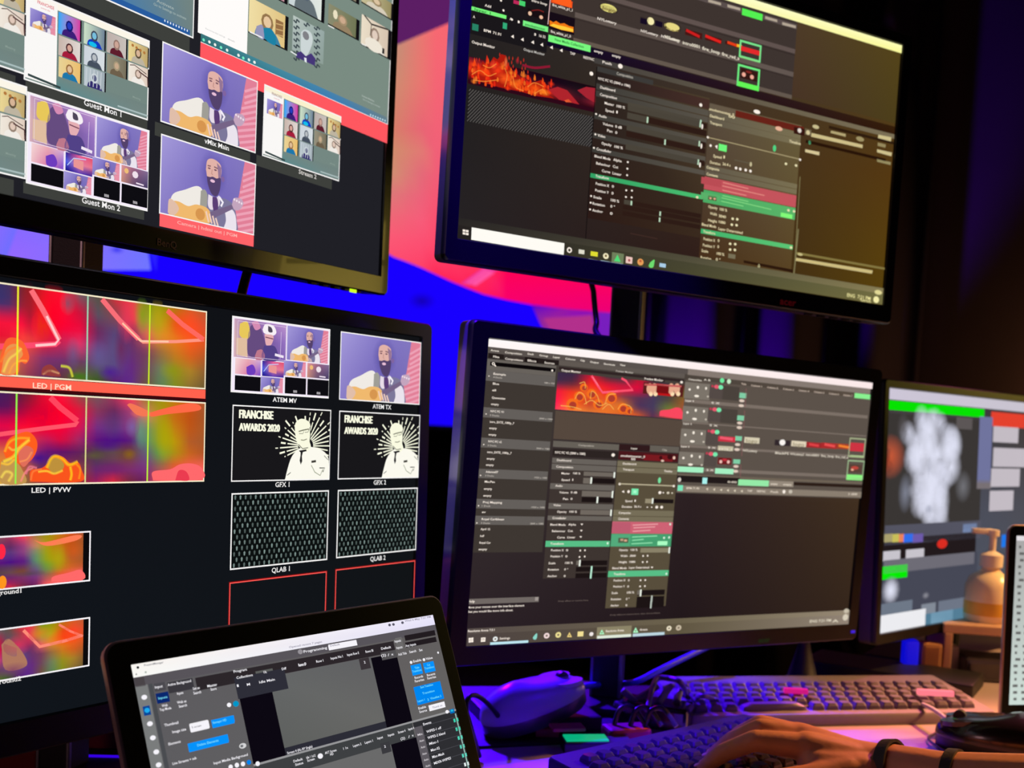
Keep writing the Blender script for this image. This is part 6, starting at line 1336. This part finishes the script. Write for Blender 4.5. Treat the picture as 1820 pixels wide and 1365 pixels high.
s.line([(1060, 700 - 38), (1060, 700 - 38.1)], .0001, W2)
manyf(F2, 22, (('Default', 845, 362, 932), ('(2)', 845, 422, 888), ('/', 900, 415, 915), ('x', 930, 410, 950), ('Inputs', 960, 300, 1015), ('Inputs', 975, 355, 1028), ('Any inputs', 1052, 338, 1145), ('Add Title', 990, 412, 1065), ('Search', 1085, 390, 1145), ('Set', 1168, 375, 1198), ('Enable', 1118, 470, 1190), ('Value', 1225, 448, 1285), ('Records', 1130, 610, 1205), ('Recents', 1235, 588, 1308), ('Favorites', 1132, 640, 1215), ('Favorites', 1238, 615, 1315), ('Rows D', 140, 500, 210), ('Row I', 292, 472, 355), ('Inputs No I', 415, 445, 522), ('Inputs Row E', 555, 415, 660), ('Rows BI', 712, 388, 780), ('Enable', 1162, 870, 1230), ('Source', 1170, 900, 1238), ('2', 698, 478, 712),
 ('Default', 98, 1320, 180), ('Status', 112, 1350, 185), ('Idle 1 1x12', 208, 1290, 290), ('Screen', 215, 1315, 282), ('AKT Screen', 365, 1250, 470), ('HD', 410, 1262, 440), ('1 1x', 522, 1212, 565), ('Layers 2', 605, 1190, 680), ('Layers 1', 705, 1162, 778), ('Input', 812, 1125, 862), ('Inputs', 902, 1100, 958), ('Screen 4', 988, 1075, 1055), ('Inputs 4', 1075, 1048, 1128), ('Events', 1202, 1005, 1275), ('2', 870, 1195, 885), ('(2)', 1010, 1130, 1050), ('/', 1075, 1112, 1090), ('x', 1105, 1100, 1122)))
manyf(F2, 24, (('WIPES-1 off', 1230, 1070, 1365), ('WIPES-2 blend', 1240, 1122, 1400), ('Misc-1', 1255, 1172, 1335), ('Misc-02', 1268, 1228, 1348), ('Misc-Mask', 1280, 1285, 1390), ('MIXR-WIPES', 1295, 1338, 1450)))
manyf(F2, 20, (('Mic', 1155, 1095, 1200), ('Auto', 1170, 1148, 1212), ('Auto', 1182, 1202, 1222), ('Auto', 1195, 1258, 1235), ('Auto', 1208, 1310, 1250), ('Auto', 1222, 1362, 1265)), (215, 210, 215))
manyf(F2, 20, (('Take', 1130, 525, 1170), ('Transitions', 1110, 556, 1192), ('Cut', 1235, 500, 1262), ('Transitions', 1215, 530, 1298), ('Save Transition', 1178, 690, 1292), ('Transition', 1195, 742, 1305), ('Layers 1', 1155, 808, 1218), ('2', 1238, 795, 1252), ('Visualize 2', 1262, 785, 1362)), (110, 225, 255))
manyf(F2, 18, (('Opened recent 7 pages', 60, 348, 352), ('Wed 6 May 7:21 PM', 1045, 125, 1275), ('Default', 410, 335, 495), ('Thumb on', 1280, 862, 1370)), (150, 146, 165))
s.crop(*F2)
for x, y in ((915, 150), (948, 145), (1025, 130)): s.ell(x, y, 12, 12, (90, 88, 104), 8)
s.o = (0, 0, 1)
s.build('screen', lF)

# second laptop at the right edge of the desk
p0 = ondesk(1776, 1302, 0.0)
yaw = math.radians(14); tl = math.radians(3)
xa = Vector((math.cos(yaw), math.sin(yaw), 0)); nh = Vector((math.sin(yaw), -math.cos(yaw), 0))
ya = Vector((0, 0, math.cos(tl))) - nh * math.sin(tl); na = xa.cross(ya)
w_, h_ = 0.331, 0.207; L_, B_ = 0.011, 0.022
cen = p0 + Vector((0, 0, 0.012)) + xa * (L_ + w_ / 2) + ya * (B_ + h_ / 2)
PG = Matrix.Identity(4)
for r in range(3): PG[r][0] = xa[r]; PG[r][1] = ya[r]; PG[r][2] = na[r]
PG.translation = cen
lG, s = laptop(PG, w_, h_, (L_, 0.013, L_, B_), 'laptop at the right edge showing a pale grey page of tiny text', tl, 0.22)
s.raw([(-w_ / 2, h_ / 2), (w_ / 2, h_ / 2), (w_ / 2, -h_ / 2), (-w_ / 2, -h_ / 2)], [(168, 166, 166), (180, 180, 176), (214, 226, 218), (206, 222, 214)]); s.up(3)
s.raw([(-w_ / 2, h_ / 2), (w_ / 2, h_ / 2), (w_ / 2, h_ / 2 - .006), (-w_ / 2, h_ / 2 - .006)], (226, 222, 226)); s.up()
for j in range(24):
    y = h_ / 2 - 0.012 - j * 0.0081
    for i in range(28):
        x = -w_ / 2 + 0.004 + i * 0.0115 + (j % 3) * .001
        L2 = 0.003 + 0.004 * ((i * 5 + j * 3) % 4) / 3
        s.raw([(x, y), (x + L2, y), (x + L2, y - .0032), (x, y - .0032)], (104, 104, 102), True)
s.build('screen', lG)
# ------------------------------------------------------------------ desk
d = empty('desk', (0.45, 1.75, 0), 'long pale desk carrying the keyboards, laptops and monitors', 'desk')
def addw(bm):       # from room coordinates to the desk's own
    for v in bm.verts: v.co -= Vector((0.45, 1.75, 0))
pts = [(-1.05, 0.62), (-0.35, 0.5), (1.45, 0.7), (2.3, 1.7), (2.2, 2.75), (0.75, 2.3), (0.44, 1.64), (0.22, 1.44), (-0.02, 1.40), (-0.10, 1.33), (-1.05, 1.28)]
bm = bmesh.new(); loft(bm, [[(x, y, DESK - .032) for x, y in pts], [(x, y, DESK - .001) for x, y in pts], [(x * .999, y * .999 + .001, DESK) for x, y in pts]]); addw(bm); obj('desktop', bm, 'desk', d)
for x, y in ((-0.9, 0.75), (1.3, 0.85), (2.05, 2.4), (-0.9, 1.2)):
    bm = bmesh.new(); box(bm, (x, y, (DESK - .032) / 2), (0.06, 0.06, DESK - .032), None, 0.004); addw(bm); obj('leg', bm, 'matte', d)

# ------------------------------------------------------------------ poles that hold the monitor pairs
def stand(px, py, depth, hgt, pw, label, arms):
    b = at(px, py, depth); b.z = DESK
    t = empty('monitor_pole', b, label, 'monitor stand')
    rz = Matrix.Rotation(math.radians(-10), 3, 'Z')
    bm = bmesh.new(); box(bm, (0, 0, 0.006), (0.16, 0.13, 0.012), rz, 0.004); obj('base_plate', bm, 'matte', t)
    bm = bmesh.new(); box(bm, (0, 0, hgt / 2 + 0.012), (pw * .96, 0.03, hgt), rz, 0.002); obj('pole', bm, 'matte', t)
    for sg in (-1, 1):
        bm = bmesh.new(); box(bm, (sg * pw * .44, -0.014, hgt / 2 + 0.012), (.0035, 0.004, hgt), None, 0.001)
        bmesh.ops.rotate(bm, cent=(0, 0, 0), matrix=rz, verts=bm.verts); obj('metal_edge', bm, 'steel', t)
    for P_, th in arms:
        c = (P_ @ Vector((0, 0, -th))) - b
        x, y = c.x, c.y
        bm = bmesh.new(); tube(bm, [Vector((0, 0, c.z)), c], 0.013, 12); obj('arm', bm, 'matte', t, True)
        bm = bmesh.new(); box(bm, (0, 0, 0), (0.09, 0.09, 0.006), None, 0.002)
        M_ = P_.to_3x3(); 
        for v in bm.verts: v.co = M_ @ v.co + c
        obj('mounting_plate', bm, 'matte', t)
    return t
stand(137, 440, 0.99, 0.62, 0.034, 'black pole with grey metal edges between the two left monitors', ((PA, 0.048), (PC, 0.048)))
stand(1116, 555, 1.36, 0.66, 0.040, 'black pole with bright edges between the two right monitors', ((PB, 0.048), (PD, 0.048)))

# ------------------------------------------------------------------ cables
def cable(pts, r, m, label, name='cable', k=10):
    bm = bmesh.new(); c = Vector(pts[0])
    tube(bm, [Vector(p) - c for p in pts], r, 10, k); o = obj(name, bm, m, None, True); o.location = c
    return tag(o, label, 'cable')
b0 = PB @ Vector((-0.02, -0.13, -0.052)); d0 = PD @ Vector((-0.03, 0.12, -0.052))
cable([b0, at(1052, 470, 1.31), at(1055, 520, 1.315), at(1060, 570, 1.31), at(1066, 600, 1.29), d0], 0.0035, 'rubber', 'thin black cable hanging between the two right monitors')
a0 = PA @ Vector((0.04, -0.15, -0.046)); c0 = PC @ Vector((0.02, 0.13, -0.046))
cable([at(450, 440, 1.04), at(444, 468, 1.04), at(435, 500, 1.03), at(427, 535, 1.01), at(424, 570, 1.0)], 0.0045, 'rubber', 'short black cable hanging between the two left monitors')

q4 = [ondesk(765, 1224), ondesk(1205, 1222), ondesk(1120, 1318), ondesk(780, 1334)]  # mat added to blacken the desk around the mouse
c_ = sum(q4, Vector()) / 4; bm = bmesh.new(); loft(bm, [[p - c_ + Vector((0, 0, z)) for p in q4] for z in (0.0, .0028)]); o = obj('added_desk_mat', bm, 'leather'); o.location = c_; tag(o, 'added black mat darkening the desk under the blue-lit mouse', 'mat')
# ------------------------------------------------------------------ computer mice
def mouse(p, yaw, sc, shell, label, pitch=0):
    t = empty('computer_mouse', Matrix.Translation(p) @ Matrix.Rotation(yaw, 4, 'Z') @ Matrix.Rotation(pitch, 4, 'X') @ Matrix.Scale(sc, 4), label, 'mouse')
    def shell_loops(z0, z1, grow):
        out = []
        for k in range(9):
            f = k / 8; z = z0 + (z1 - z0) * f; s_ = grow * math.sqrt(max(0.0, 1 - (f * .98) ** 2.4))
            out.append([((0.031 + 0.004 * math.sin(a) ** 2) * s_ * math.cos(a), 0.056 * s_ * math.sin(a) - 0.006 * f * (1 - s_), z + 0.004 * f * math.sin(a) * -1) for a in [2 * math.pi * i / 28 for i in range(28)]])
        return out
    bm = bmesh.new(); loft(bm, [[(x * .93, y * .95, 0.0) for x, y, z in shell_loops(0, 1, 1)[0]], shell_loops(0.003, .03, 1)[0], [(x * 1.02, y * 1.01, 0.014) for x, y, z in shell_loops(0, 1, 1)[0]]]); obj('side_grips', bm, 'side' if shell == 'shellwhite' else 'matte', t, True)
    bm = bmesh.new(); loft(bm, shell_loops(0.0142, 0.040, 1.02)); obj('shell', bm, shell, t, True)
    bm = bmesh.new(); n = 20
    loft(bm, [[(x, 0.036 + 0.006 * math.cos(2 * math.pi * i / n), 0.0305 + 0.006 * math.sin(2 * math.pi * i / n)) for i in range(n)] for x in (-.003, .003)]); obj('scroll_wheel', bm, 'rubber', t, True)
    for sx in (-1, 1):
        bm = bmesh.new(); loft(bm, [[(sx * .0125 + .0115 * math.cos(a), 0.034 + 0.017 * math.sin(a), 0.0262 + q - 0.12 * 0.017 * math.sin(a) * 1.3) for a in [2 * math.pi * i / 16 for i in range(16)]] for q in (0.0, 0.0042)]); obj('button', bm, shell, t, True)
    return t
pm = ondesk(953, 1276, 0.017)
mouse(pm, math.radians(-58), 1.14, 'shellwhite', 'white mouse lit deep blue, on the desk below the lower right monitor', math.radians(15))
bm = bmesh.new(); box(bm, (0, 0, 0.009), (0.13, 0.11, 0.018), Matrix.Rotation(math.radians(20), 3, 'Z'), 0.004); o = obj('card_reader', bm, 'matte'); o.location = ondesk(948, 1282); tag(o, 'flat black box under the blue-lit mouse', 'device')
cable([ondesk(1025, 1224, 0.03), ondesk(1052, 1218, 0.03), ondesk(1095, 1216, 0.02), at(1130, 1212, 1.38), at(1170, 1192, 1.42), at(1215, 1170, 1.46), at(1262, 1148, 1.5)], 0.0038, 'bluelitcable', 'blue-lit cable rising from the mouse to behind the lower right monitor', 'mouse_cable')
pm2 = ondesk(1775, 1345, 0.0)
mouse(pm2, math.radians(60), 1.25, 'gloss', 'black mouse beside the arm at the right edge')
cable([ondesk(1712, 1352, .004), ondesk(1652, 1316, .004), ondesk(1668, 1300, .004)], 0.0016, 'rubber', 'thin dark cord on the pink-lit desk beside the black mouse')
cable([ondesk(1760, 1322, .004), ondesk(1720, 1305, .006), ondesk(1690, 1291, .012), ondesk(1686, 1282, .02), ondesk(1660, 1262, .022), ondesk(1640, 1252, .02)], 0.0028, 'white', 'white cable crossing the front edge of the rear keyboard')

# ------------------------------------------------------------------ keyboards
def keyboard(a, b, depth, body, keym, label, rows, cols, h0=0.014, kw=0.019):
    """a, b: front left and front right corners on the desk"""
    xa = (b - a); W_ = xa.length; xa.normalize(); yb = Vector((-xa.y, xa.x, 0))
    mw = Matrix.Identity(4)
    for r in range(3): mw[r][0] = xa[r]; mw[r][1] = yb[r]; mw[r][2] = (0, 0, 1)[r]
    mw.translation = a
    t = empty('keyboard', mw, label, 'keyboard')
    bm = bmesh.new(); loft(bm, [rr(0, 0, W_, depth, 0.006, 0.0), rr(0, 0, W_, depth, 0.006, h0 - .003), rr(.002, .002, W_ - .002, depth - .002, 0.005, h0)])
    for v in bm.verts: v.co.z += v.co.y / depth * 0.012 * (v.co.z > .002)
    obj('case', bm, body, t, True)
    bm = bmesh.new(); s_ = kw * .43
    loft(bm, [rr(-s_, -s_, s_, s_, .0015, 0), rr(-s_ * .93, -s_ * .93, s_ * .93, s_ * .93, .002, .005), rr(-s_ * .72, -s_ * .72, s_ * .72, s_ * .72, .003, .0085)])
    me = bpy.data.meshes.new('key'); bmesh.ops.recalc_face_normals(bm, faces=bm.faces); bm.to_mesh(me); bm.free(); me.materials.append(M[keym])
    n = 0
    for j in range(rows):
        for i in range(cols):
            if n >= 100: break
            o = bpy.data.objects.new('key', me); COL.objects.link(o); o.parent = t
            y = 0.014 + kw * .5 + j * kw
            o.location = (0.01 + kw * .5 + i * kw + (j % 3) * kw * .25, y, h0 + y / depth * .012 - .001)
            if j == 0 and 2 < i < 8:
                if i == 5: o.scale = (5.2, 1, 1); n += 1
                else: bpy.data.objects.remove(o)
                continue
            if o.location.x + kw * .5 > W_ - .006: bpy.data.objects.remove(o); continue
            n += 1
    return t, mw, W_
k1, k1m, k1w = keyboard(Vector((0.080, 0.951, DESK)), Vector((0.301, 1.154, DESK)), 0.15, 'matte', 'keyblack', 'black keyboard with blue-lit keys under the hand', 6, 18)
k2, k2m, k2w = keyboard(ondesk(1226, 1295), ondesk(1772, 1285), 0.15, 'grey', 'keygrey', 'wide grey keyboard behind the hand, its right end lit orange', 5, 21)
def bar(name, px, py, h, s, m, label, cat, rz=0):
    bm = bmesh.new(); box(bm, (0, 0, s[2] / 2), s, Matrix.Rotation(rz, 3, 'Z'), min(s) * .2); o = obj(name, bm, m); o.location = ondesk(px, py, h); return tag(o, label, cat)
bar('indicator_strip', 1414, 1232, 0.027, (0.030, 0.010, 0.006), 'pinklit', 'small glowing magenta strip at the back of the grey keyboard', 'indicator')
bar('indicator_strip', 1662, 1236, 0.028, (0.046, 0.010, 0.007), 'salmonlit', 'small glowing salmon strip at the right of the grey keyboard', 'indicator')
# green label, cards, plugs
t = empty('label_tag', ondesk(1040, 1332), 'small black stick with a green sticker made to glow, below the mouse', 'device')
R_ = Matrix.Rotation(math.radians(12), 3, 'Z')
bm = bmesh.new(); box(bm, (0.012, 0, 0.006), (0.075, 0.026, 0.012), R_, .002); obj('body', bm, 'matte', t)
bm = bmesh.new(); box(bm, (0, 0, 0.0125), (0.046, 0.023, 0.002), R_, .0004); obj('green_label', bm, 'green', t)
bar('red_card', 1008, 1296, 0.018, (0.036, 0.022, 0.004), 'redcard', 'small red card lying in front of the mouse', 'card', math.radians(15))
bar('red_strip', 972, 1313, 0.0, (0.026, 0.008, 0.012), 'redcard', 'narrow red strip on the desk in front of the mouse', 'card', math.radians(8))
t = empty('adapter_hub', ondesk(1165, 1288), 'black cable hub with bristling plugs, left of the hand', 'hub')
bm = bmesh.new(); box(bm, (0, 0, 0.014), (0.085, 0.05, 0.028), Matrix.Rotation(math.radians(-18), 3, 'Z'), .005); obj('body', bm, 'gloss', t)
for k, (dx, dy, dz, ln, an) in enumerate(((-0.03, .0, .03, .03, 40), (-0.012, .012, .034, .034, -30), (0.008, .0, .036, .036, -45), (0.025, .01, .032, .03, -50), (0.036, -.01, .026, .028, -60), (-.04, -.012, .022, .026, 10))):
    bm = bmesh.new(); box(bm, (0, 0, 0), (ln, 0.009, 0.007), None, .002)
    r_ = Matrix.Rotation(math.radians(an), 3, 'Y') @ Matrix.Rotation(math.radians(k * 25), 3, 'Z')
    for v in bm.verts: v.co = r_ @ v.co + Vector((dx, dy, dz))
    obj('plug', bm, 'keygrey', t)
t = empty('adapter_hub', ondesk(1112, 1318), 'little blue and red adapter in front of the black cable hub', 'hub')
bm = bmesh.new(); box(bm, (0, 0, 0.009), (0.05, 0.03, 0.018), Matrix.Rotation(math.radians(20), 3, 'Z'), .004); obj('body', bm, 'redcard', t)
for dx in (-.014, .004, .02):
    bm = bmesh.new(); tube(bm, [(dx, 0, .018), (dx + .006, .006, .034), (dx + .02, .01, .036), (dx + .035, .0, .02)], .003, 8); obj('cord', bm, 'keyblack', t, True)
cable([ondesk(1150, 1262, .03), at(1165, 1210, 1.33), at(1190, 1206, 1.33), at(1212, 1216, 1.32), ondesk(1222, 1250, .0)], 0.0034, 'keygrey', 'pale looped cord above the black cable hub')
cable([ondesk(1245, 1250, .01), ondesk(1240, 1238, .03), ondesk(1255, 1238, .035), ondesk(1275, 1246, .01)], 0.003, 'keygrey', 'short pale cord on the left end of the grey keyboard')
cable([ondesk(852, 1345, .004), at(836, 1290, 1.12), at(828, 1256, 1.12), at(838, 1236, 1.13), at(862, 1246, 1.16), ondesk(900, 1290, .012)], 0.0026, 'rubber', 'thin black cable arching beside the foreground laptop')
cable([at(1078, 1165, 1.42), at(1074, 1190, 1.42), at(1068, 1225, 1.42), ondesk(1066, 1262, 0.002)], 0.004, 'bluelitcable', 'blue-lit upright cord behind the mouse')
# small black speaker cone under the lower right monitor
bm = bmesh.new(); lathe(bm, [(0.030, 0), (0.030, .006), (0.020, .02), (0.010, .055), (0.007, .07), (0.009, .078), (0.0, .08)]); o = obj('mini_tripod', bm, 'matte', None, True); o.location = ondesk(1424, 1226); tag(o, 'small black tapered foot standing behind the grey keyboard', 'stand')

# things around the far right monitor
def bx(name, px, py, s, m, label, cat, rz=0, h=0.0, bev=.003):
    return bar(name, px, py, h, s, m, label, cat, rz)
bx('blue_drive', 1614, 1202, (0.022, 0.022, 0.055), 'blueobj', 'blue upright box made to glow under the far right monitor', 'device')
bx('cardboard_box', 1648, 1202, (0.032, 0.030, 0.052), 'board', 'small brown box right of the upright blue box', 'box')
bx('plastic_tub', 1682, 1198, (0.026, 0.03, 0.046), 'grey', 'small mauve tub right of the brown box', 'tub')
bm = bmesh.new(); box(bm, (0, 0, .010), (0.24, 0.10, .020), Matrix.Rotation(math.radians(-28), 3, 'Z'), .003); o = obj('flat_switch_box', bm, 'matte'); o.location = ondesk(1585, 1208); tag(o, 'flat dark box lying along the desk under the far right monitor', 'device')
t = empty('monitor_riser', ondesk(1772, 1198), 'pale wooden riser shelf carrying the pump bottle', 'shelf')
RR = Matrix.Rotation(math.radians(-4), 3, 'Z')
bm = bmesh.new(); box(bm, (0, 0, .075), (0.20, 0.12, .014), RR, .002); obj('top_board', bm, 'shelf', t)
for sx in (-1, 1):
    bm = bmesh.new(); box(bm, (sx * .092, 0, .034), (.012, .11, .068), RR, .002); obj('side_board', bm, 'shelf', t)
bx('dark_router', 1760, 1205, (0.10, 0.07, 0.034), 'keyblack', 'purple-lit dark box tucked inside the riser shelf', 'device')
# pump bottle on the riser
pb2 = ondesk(1755, 1198, 0.0823)
pb2 = Vector((pb2.x, pb2.y, DESK + .0823)); 
t_ = ray(1756, 1118); k_ = (DESK + .0825 - CAMZ) / t_.z; pb2 = ORG + t_ * k_
riser = bpy.data.objects['monitor_riser']; pb2 = Vector((riser.location.x - .022, riser.location.y, DESK + .0822))
t = empty('pump_bottle', pb2, 'amber lit pump bottle standing on the wooden riser', 'bottle')
bm = bmesh.new(); lathe(bm, [(.034, 0), (.036, .004), (.036, .052), (.030, .066), (.014, .076), (.013, .082)]); obj('bottle_body', bm, 'amber', t, True)
bm = bmesh.new(); lathe(bm, [(.0363, .010), (.0363, .030)], n=32); obj('label_band', bm, 'goldlabel', t, True)
bm = bmesh.new(); lathe(bm, [(.017, .082), (.017, .100), (.009, .104), (.005, .106), (.005, .128), (.009, .129), (.009, .138)]); box(bm, (-.016, 0, .135), (.034, .010, .008), None, .002); obj('pump_head', bm, 'cap', t, True)
bx('yellow_note', 1655, 1352, (0.05, 0.04, 0.004), 'yellow', 'yellow note peeking out above the forearm', 'note', 0.2)
bx('paper_slip', 1618, 1346, (0.05, 0.03, 0.002), 'paper', 'white paper slip left of the yellow note', 'paper', 0.1)
# lower left corner behind the lower left monitor
bx('led_bar', 182, 1352, (0.060, 0.006, 0.005), 'redled', 'thin glowing blue light bar at the lower left', 'light bar', math.radians(6), 0.008)
bx('equipment_case', 176, 1340, (0.075, 0.04, 0.042), 'redpanel', 'dark red case behind the blue light bar', 'case', math.radians(6))
bx('equipment_case', 12, 1375, (0.075, 0.04, 0.032), 'redpanel', 'dark red case in the lower left corner', 'case', math.radians(6))

# ------------------------------------------------------------------ the operator's hand and forearm
def capsule(bm, a, b, ra, rb, seg=14):
    a, b = Vector(a), Vector(b); t = (b - a).normalized(); u = t.orthogonal().normalized(); v = t.cross(u)
    loops = []
    for k in range(5):
        an = math.pi / 2 * (1 - k / 4.0); loops.append((a - t * ra * math.sin(an), ra * math.cos(an) + 1e-5))
    for k in range(5):
        an = math.pi / 2 * k / 4.0; loops.append((b + t * rb * math.sin(an), rb * math.cos(an) + 1e-5))
    loft(bm, [[c + (u * math.cos(2 * math.pi * i / seg) + v * math.sin(2 * math.pi * i / seg)) * r for i in range(seg)] for c, r in loops])
H = lambda px, py, d: at(px, py, d)
bm = bmesh.new()
wrist = H(1568, 1364, 1.05); elbow = H(1960, 1420, 0.93)
fore1 = H(1680, 1388, 1.01)
W = {'i': [(1432, 1328, 1.055), (1342, 1316, 1.055), (1285, 1338, 1.060), (1250, 1364, 1.066)],
     'm': [(1424, 1312, 1.075), (1352, 1295, 1.075), (1300, 1317, 1.082), (1264, 1345, 1.088)],
     'r': [(1418, 1308, 1.093), (1352, 1287, 1.097), (1314, 1305, 1.104), (1288, 1330, 1.110)],
     'p': [(1420, 1312, 1.110), (1364, 1300, 1.118), (1338, 1316, 1.123), (1318, 1334, 1.127)],
     't': [(1505, 1372, 1.035), (1440, 1384, 1.025), (1385, 1388, 1.022), (1345, 1392, 1.022)]}
RAD = {'i': (.0136, .0104, .0092, .0072), 'm': (.0134, .0103, .0092, .0073), 'r': (.0126, .0096, .0086, .0069), 'p': (.0114, .0086, .0076, .0062), 't': (.0165, .0135, .0112, .0086)}
for k, pts in W.items():
    q = [H(*p) for p in pts]; r = RAD[k]
    for i in range(3): capsule(bm, q[i], q[i + 1], r[i], r[i + 1])
    if k != 't': capsule(bm, wrist + (q[0] - wrist) * 0.12, q[0], .0180, r[0] * 1.12)
    else: capsule(bm, wrist, q[0], .018, r[0])
capsule(bm, H(1455, 1344, 1.068), H(1535, 1362, 1.055), .0205, .0225)
capsule(bm, H(1452, 1362, 1.045), H(1535, 1376, 1.040), .0185, .0210)
capsule(bm, H(1500, 1345, 1.06), wrist, .0185, .022)
capsule(bm, wrist, fore1, .0235, .0268); capsule(bm, fore1, elbow, .0268, .036); ELB = Vector((0.62, 0.80, 0.815)); SHO = Vector((0.86, 0.56, 1.10))
capsule(bm, elbow, ELB, .036, .043); capsule(bm, ELB, SHO, .043, .054)
c0 = wrist.copy()
for v in bm.verts: v.co -= c0
person = obj('person', bm, 'skin'); person.location = c0
tag(person, 'person whose bare forearm with two dark bands rests a hand on the black keyboard', 'person')
md = person.modifiers.new('join', 'REMESH'); md.mode = 'VOXEL'; md.voxel_size = 0.0021; md.use_smooth_shade = True
md = person.modifiers.new('soft', 'SMOOTH'); md.factor = 0.5; md.iterations = 5
# nails
for k in 'imrp':
    a, b = H(*W[k][2]), H(*W[k][3]); t = (b - a).normalized(); up_ = (Vector((0, 0, 1)) - t * t.z).normalized(); sd = t.cross(up_)
    c = b + up_ * (RAD[k][3] * .80) + t * .001
    bm = bmesh.new(); loft(bm, [[c - c0 + t * (.0058 * math.cos(an)) * s_ + sd * (.0045 * math.sin(an)) * s_ + up_ * (z - .0012 * abs(math.sin(an))) for an in [2 * math.pi * i / 14 for i in range(14)]] for z, s_ in ((0.0, 1), (.0012, .92), (.0016, .5))])
    obj('fingernail', bm, 'nail', person, True)
bm = bmesh.new(); tube(bm, [ELB + (SHO - ELB) * .22 - c0, ELB + (SHO - ELB) * .6 - c0, SHO + (SHO - ELB) * .16 - c0], (.056, .068), 24); obj('sleeve', bm, 'cloth', person, True)
# wristbands
def band(name, c, axis, r, wdt, th, m, label):
    axis = axis.normalized(); u = axis.orthogonal().normalized(); v = axis.cross(u); n = 40
    bm = bmesh.new(); rows = []
    for da, dr in ((-wdt / 2, 0), (-wdt / 2, th), (wdt / 2, th), (wdt / 2, 0)):
        rows.append([bm.verts.new(axis * da + (u * math.cos(2 * math.pi * i / n) + v * math.sin(2 * math.pi * i / n)) * (r + dr)) for i in range(n)])
    for a, b in zip(rows, rows[1:] + rows[:1]):
        for i in range(n): bm.faces.new((a[i], a[(i + 1) % n], b[(i + 1) % n], b[i]))
    o = obj(name, bm, m, None, True); o.location = c
    return tag(o, label, 'wristband')
ax = (fore1 - wrist)
band('wristband', wrist + ax * 0.16, ax + Vector((0, 0, .012)), .0252, .011, .003, 'leather', 'black band around the wrist, nearest the hand')
band('wristband', fore1 + (elbow - fore1) * .06, elbow - fore1, .0272, .010, .0024, 'leather', 'black band further up the forearm')
bpy.context.view_layer.update()
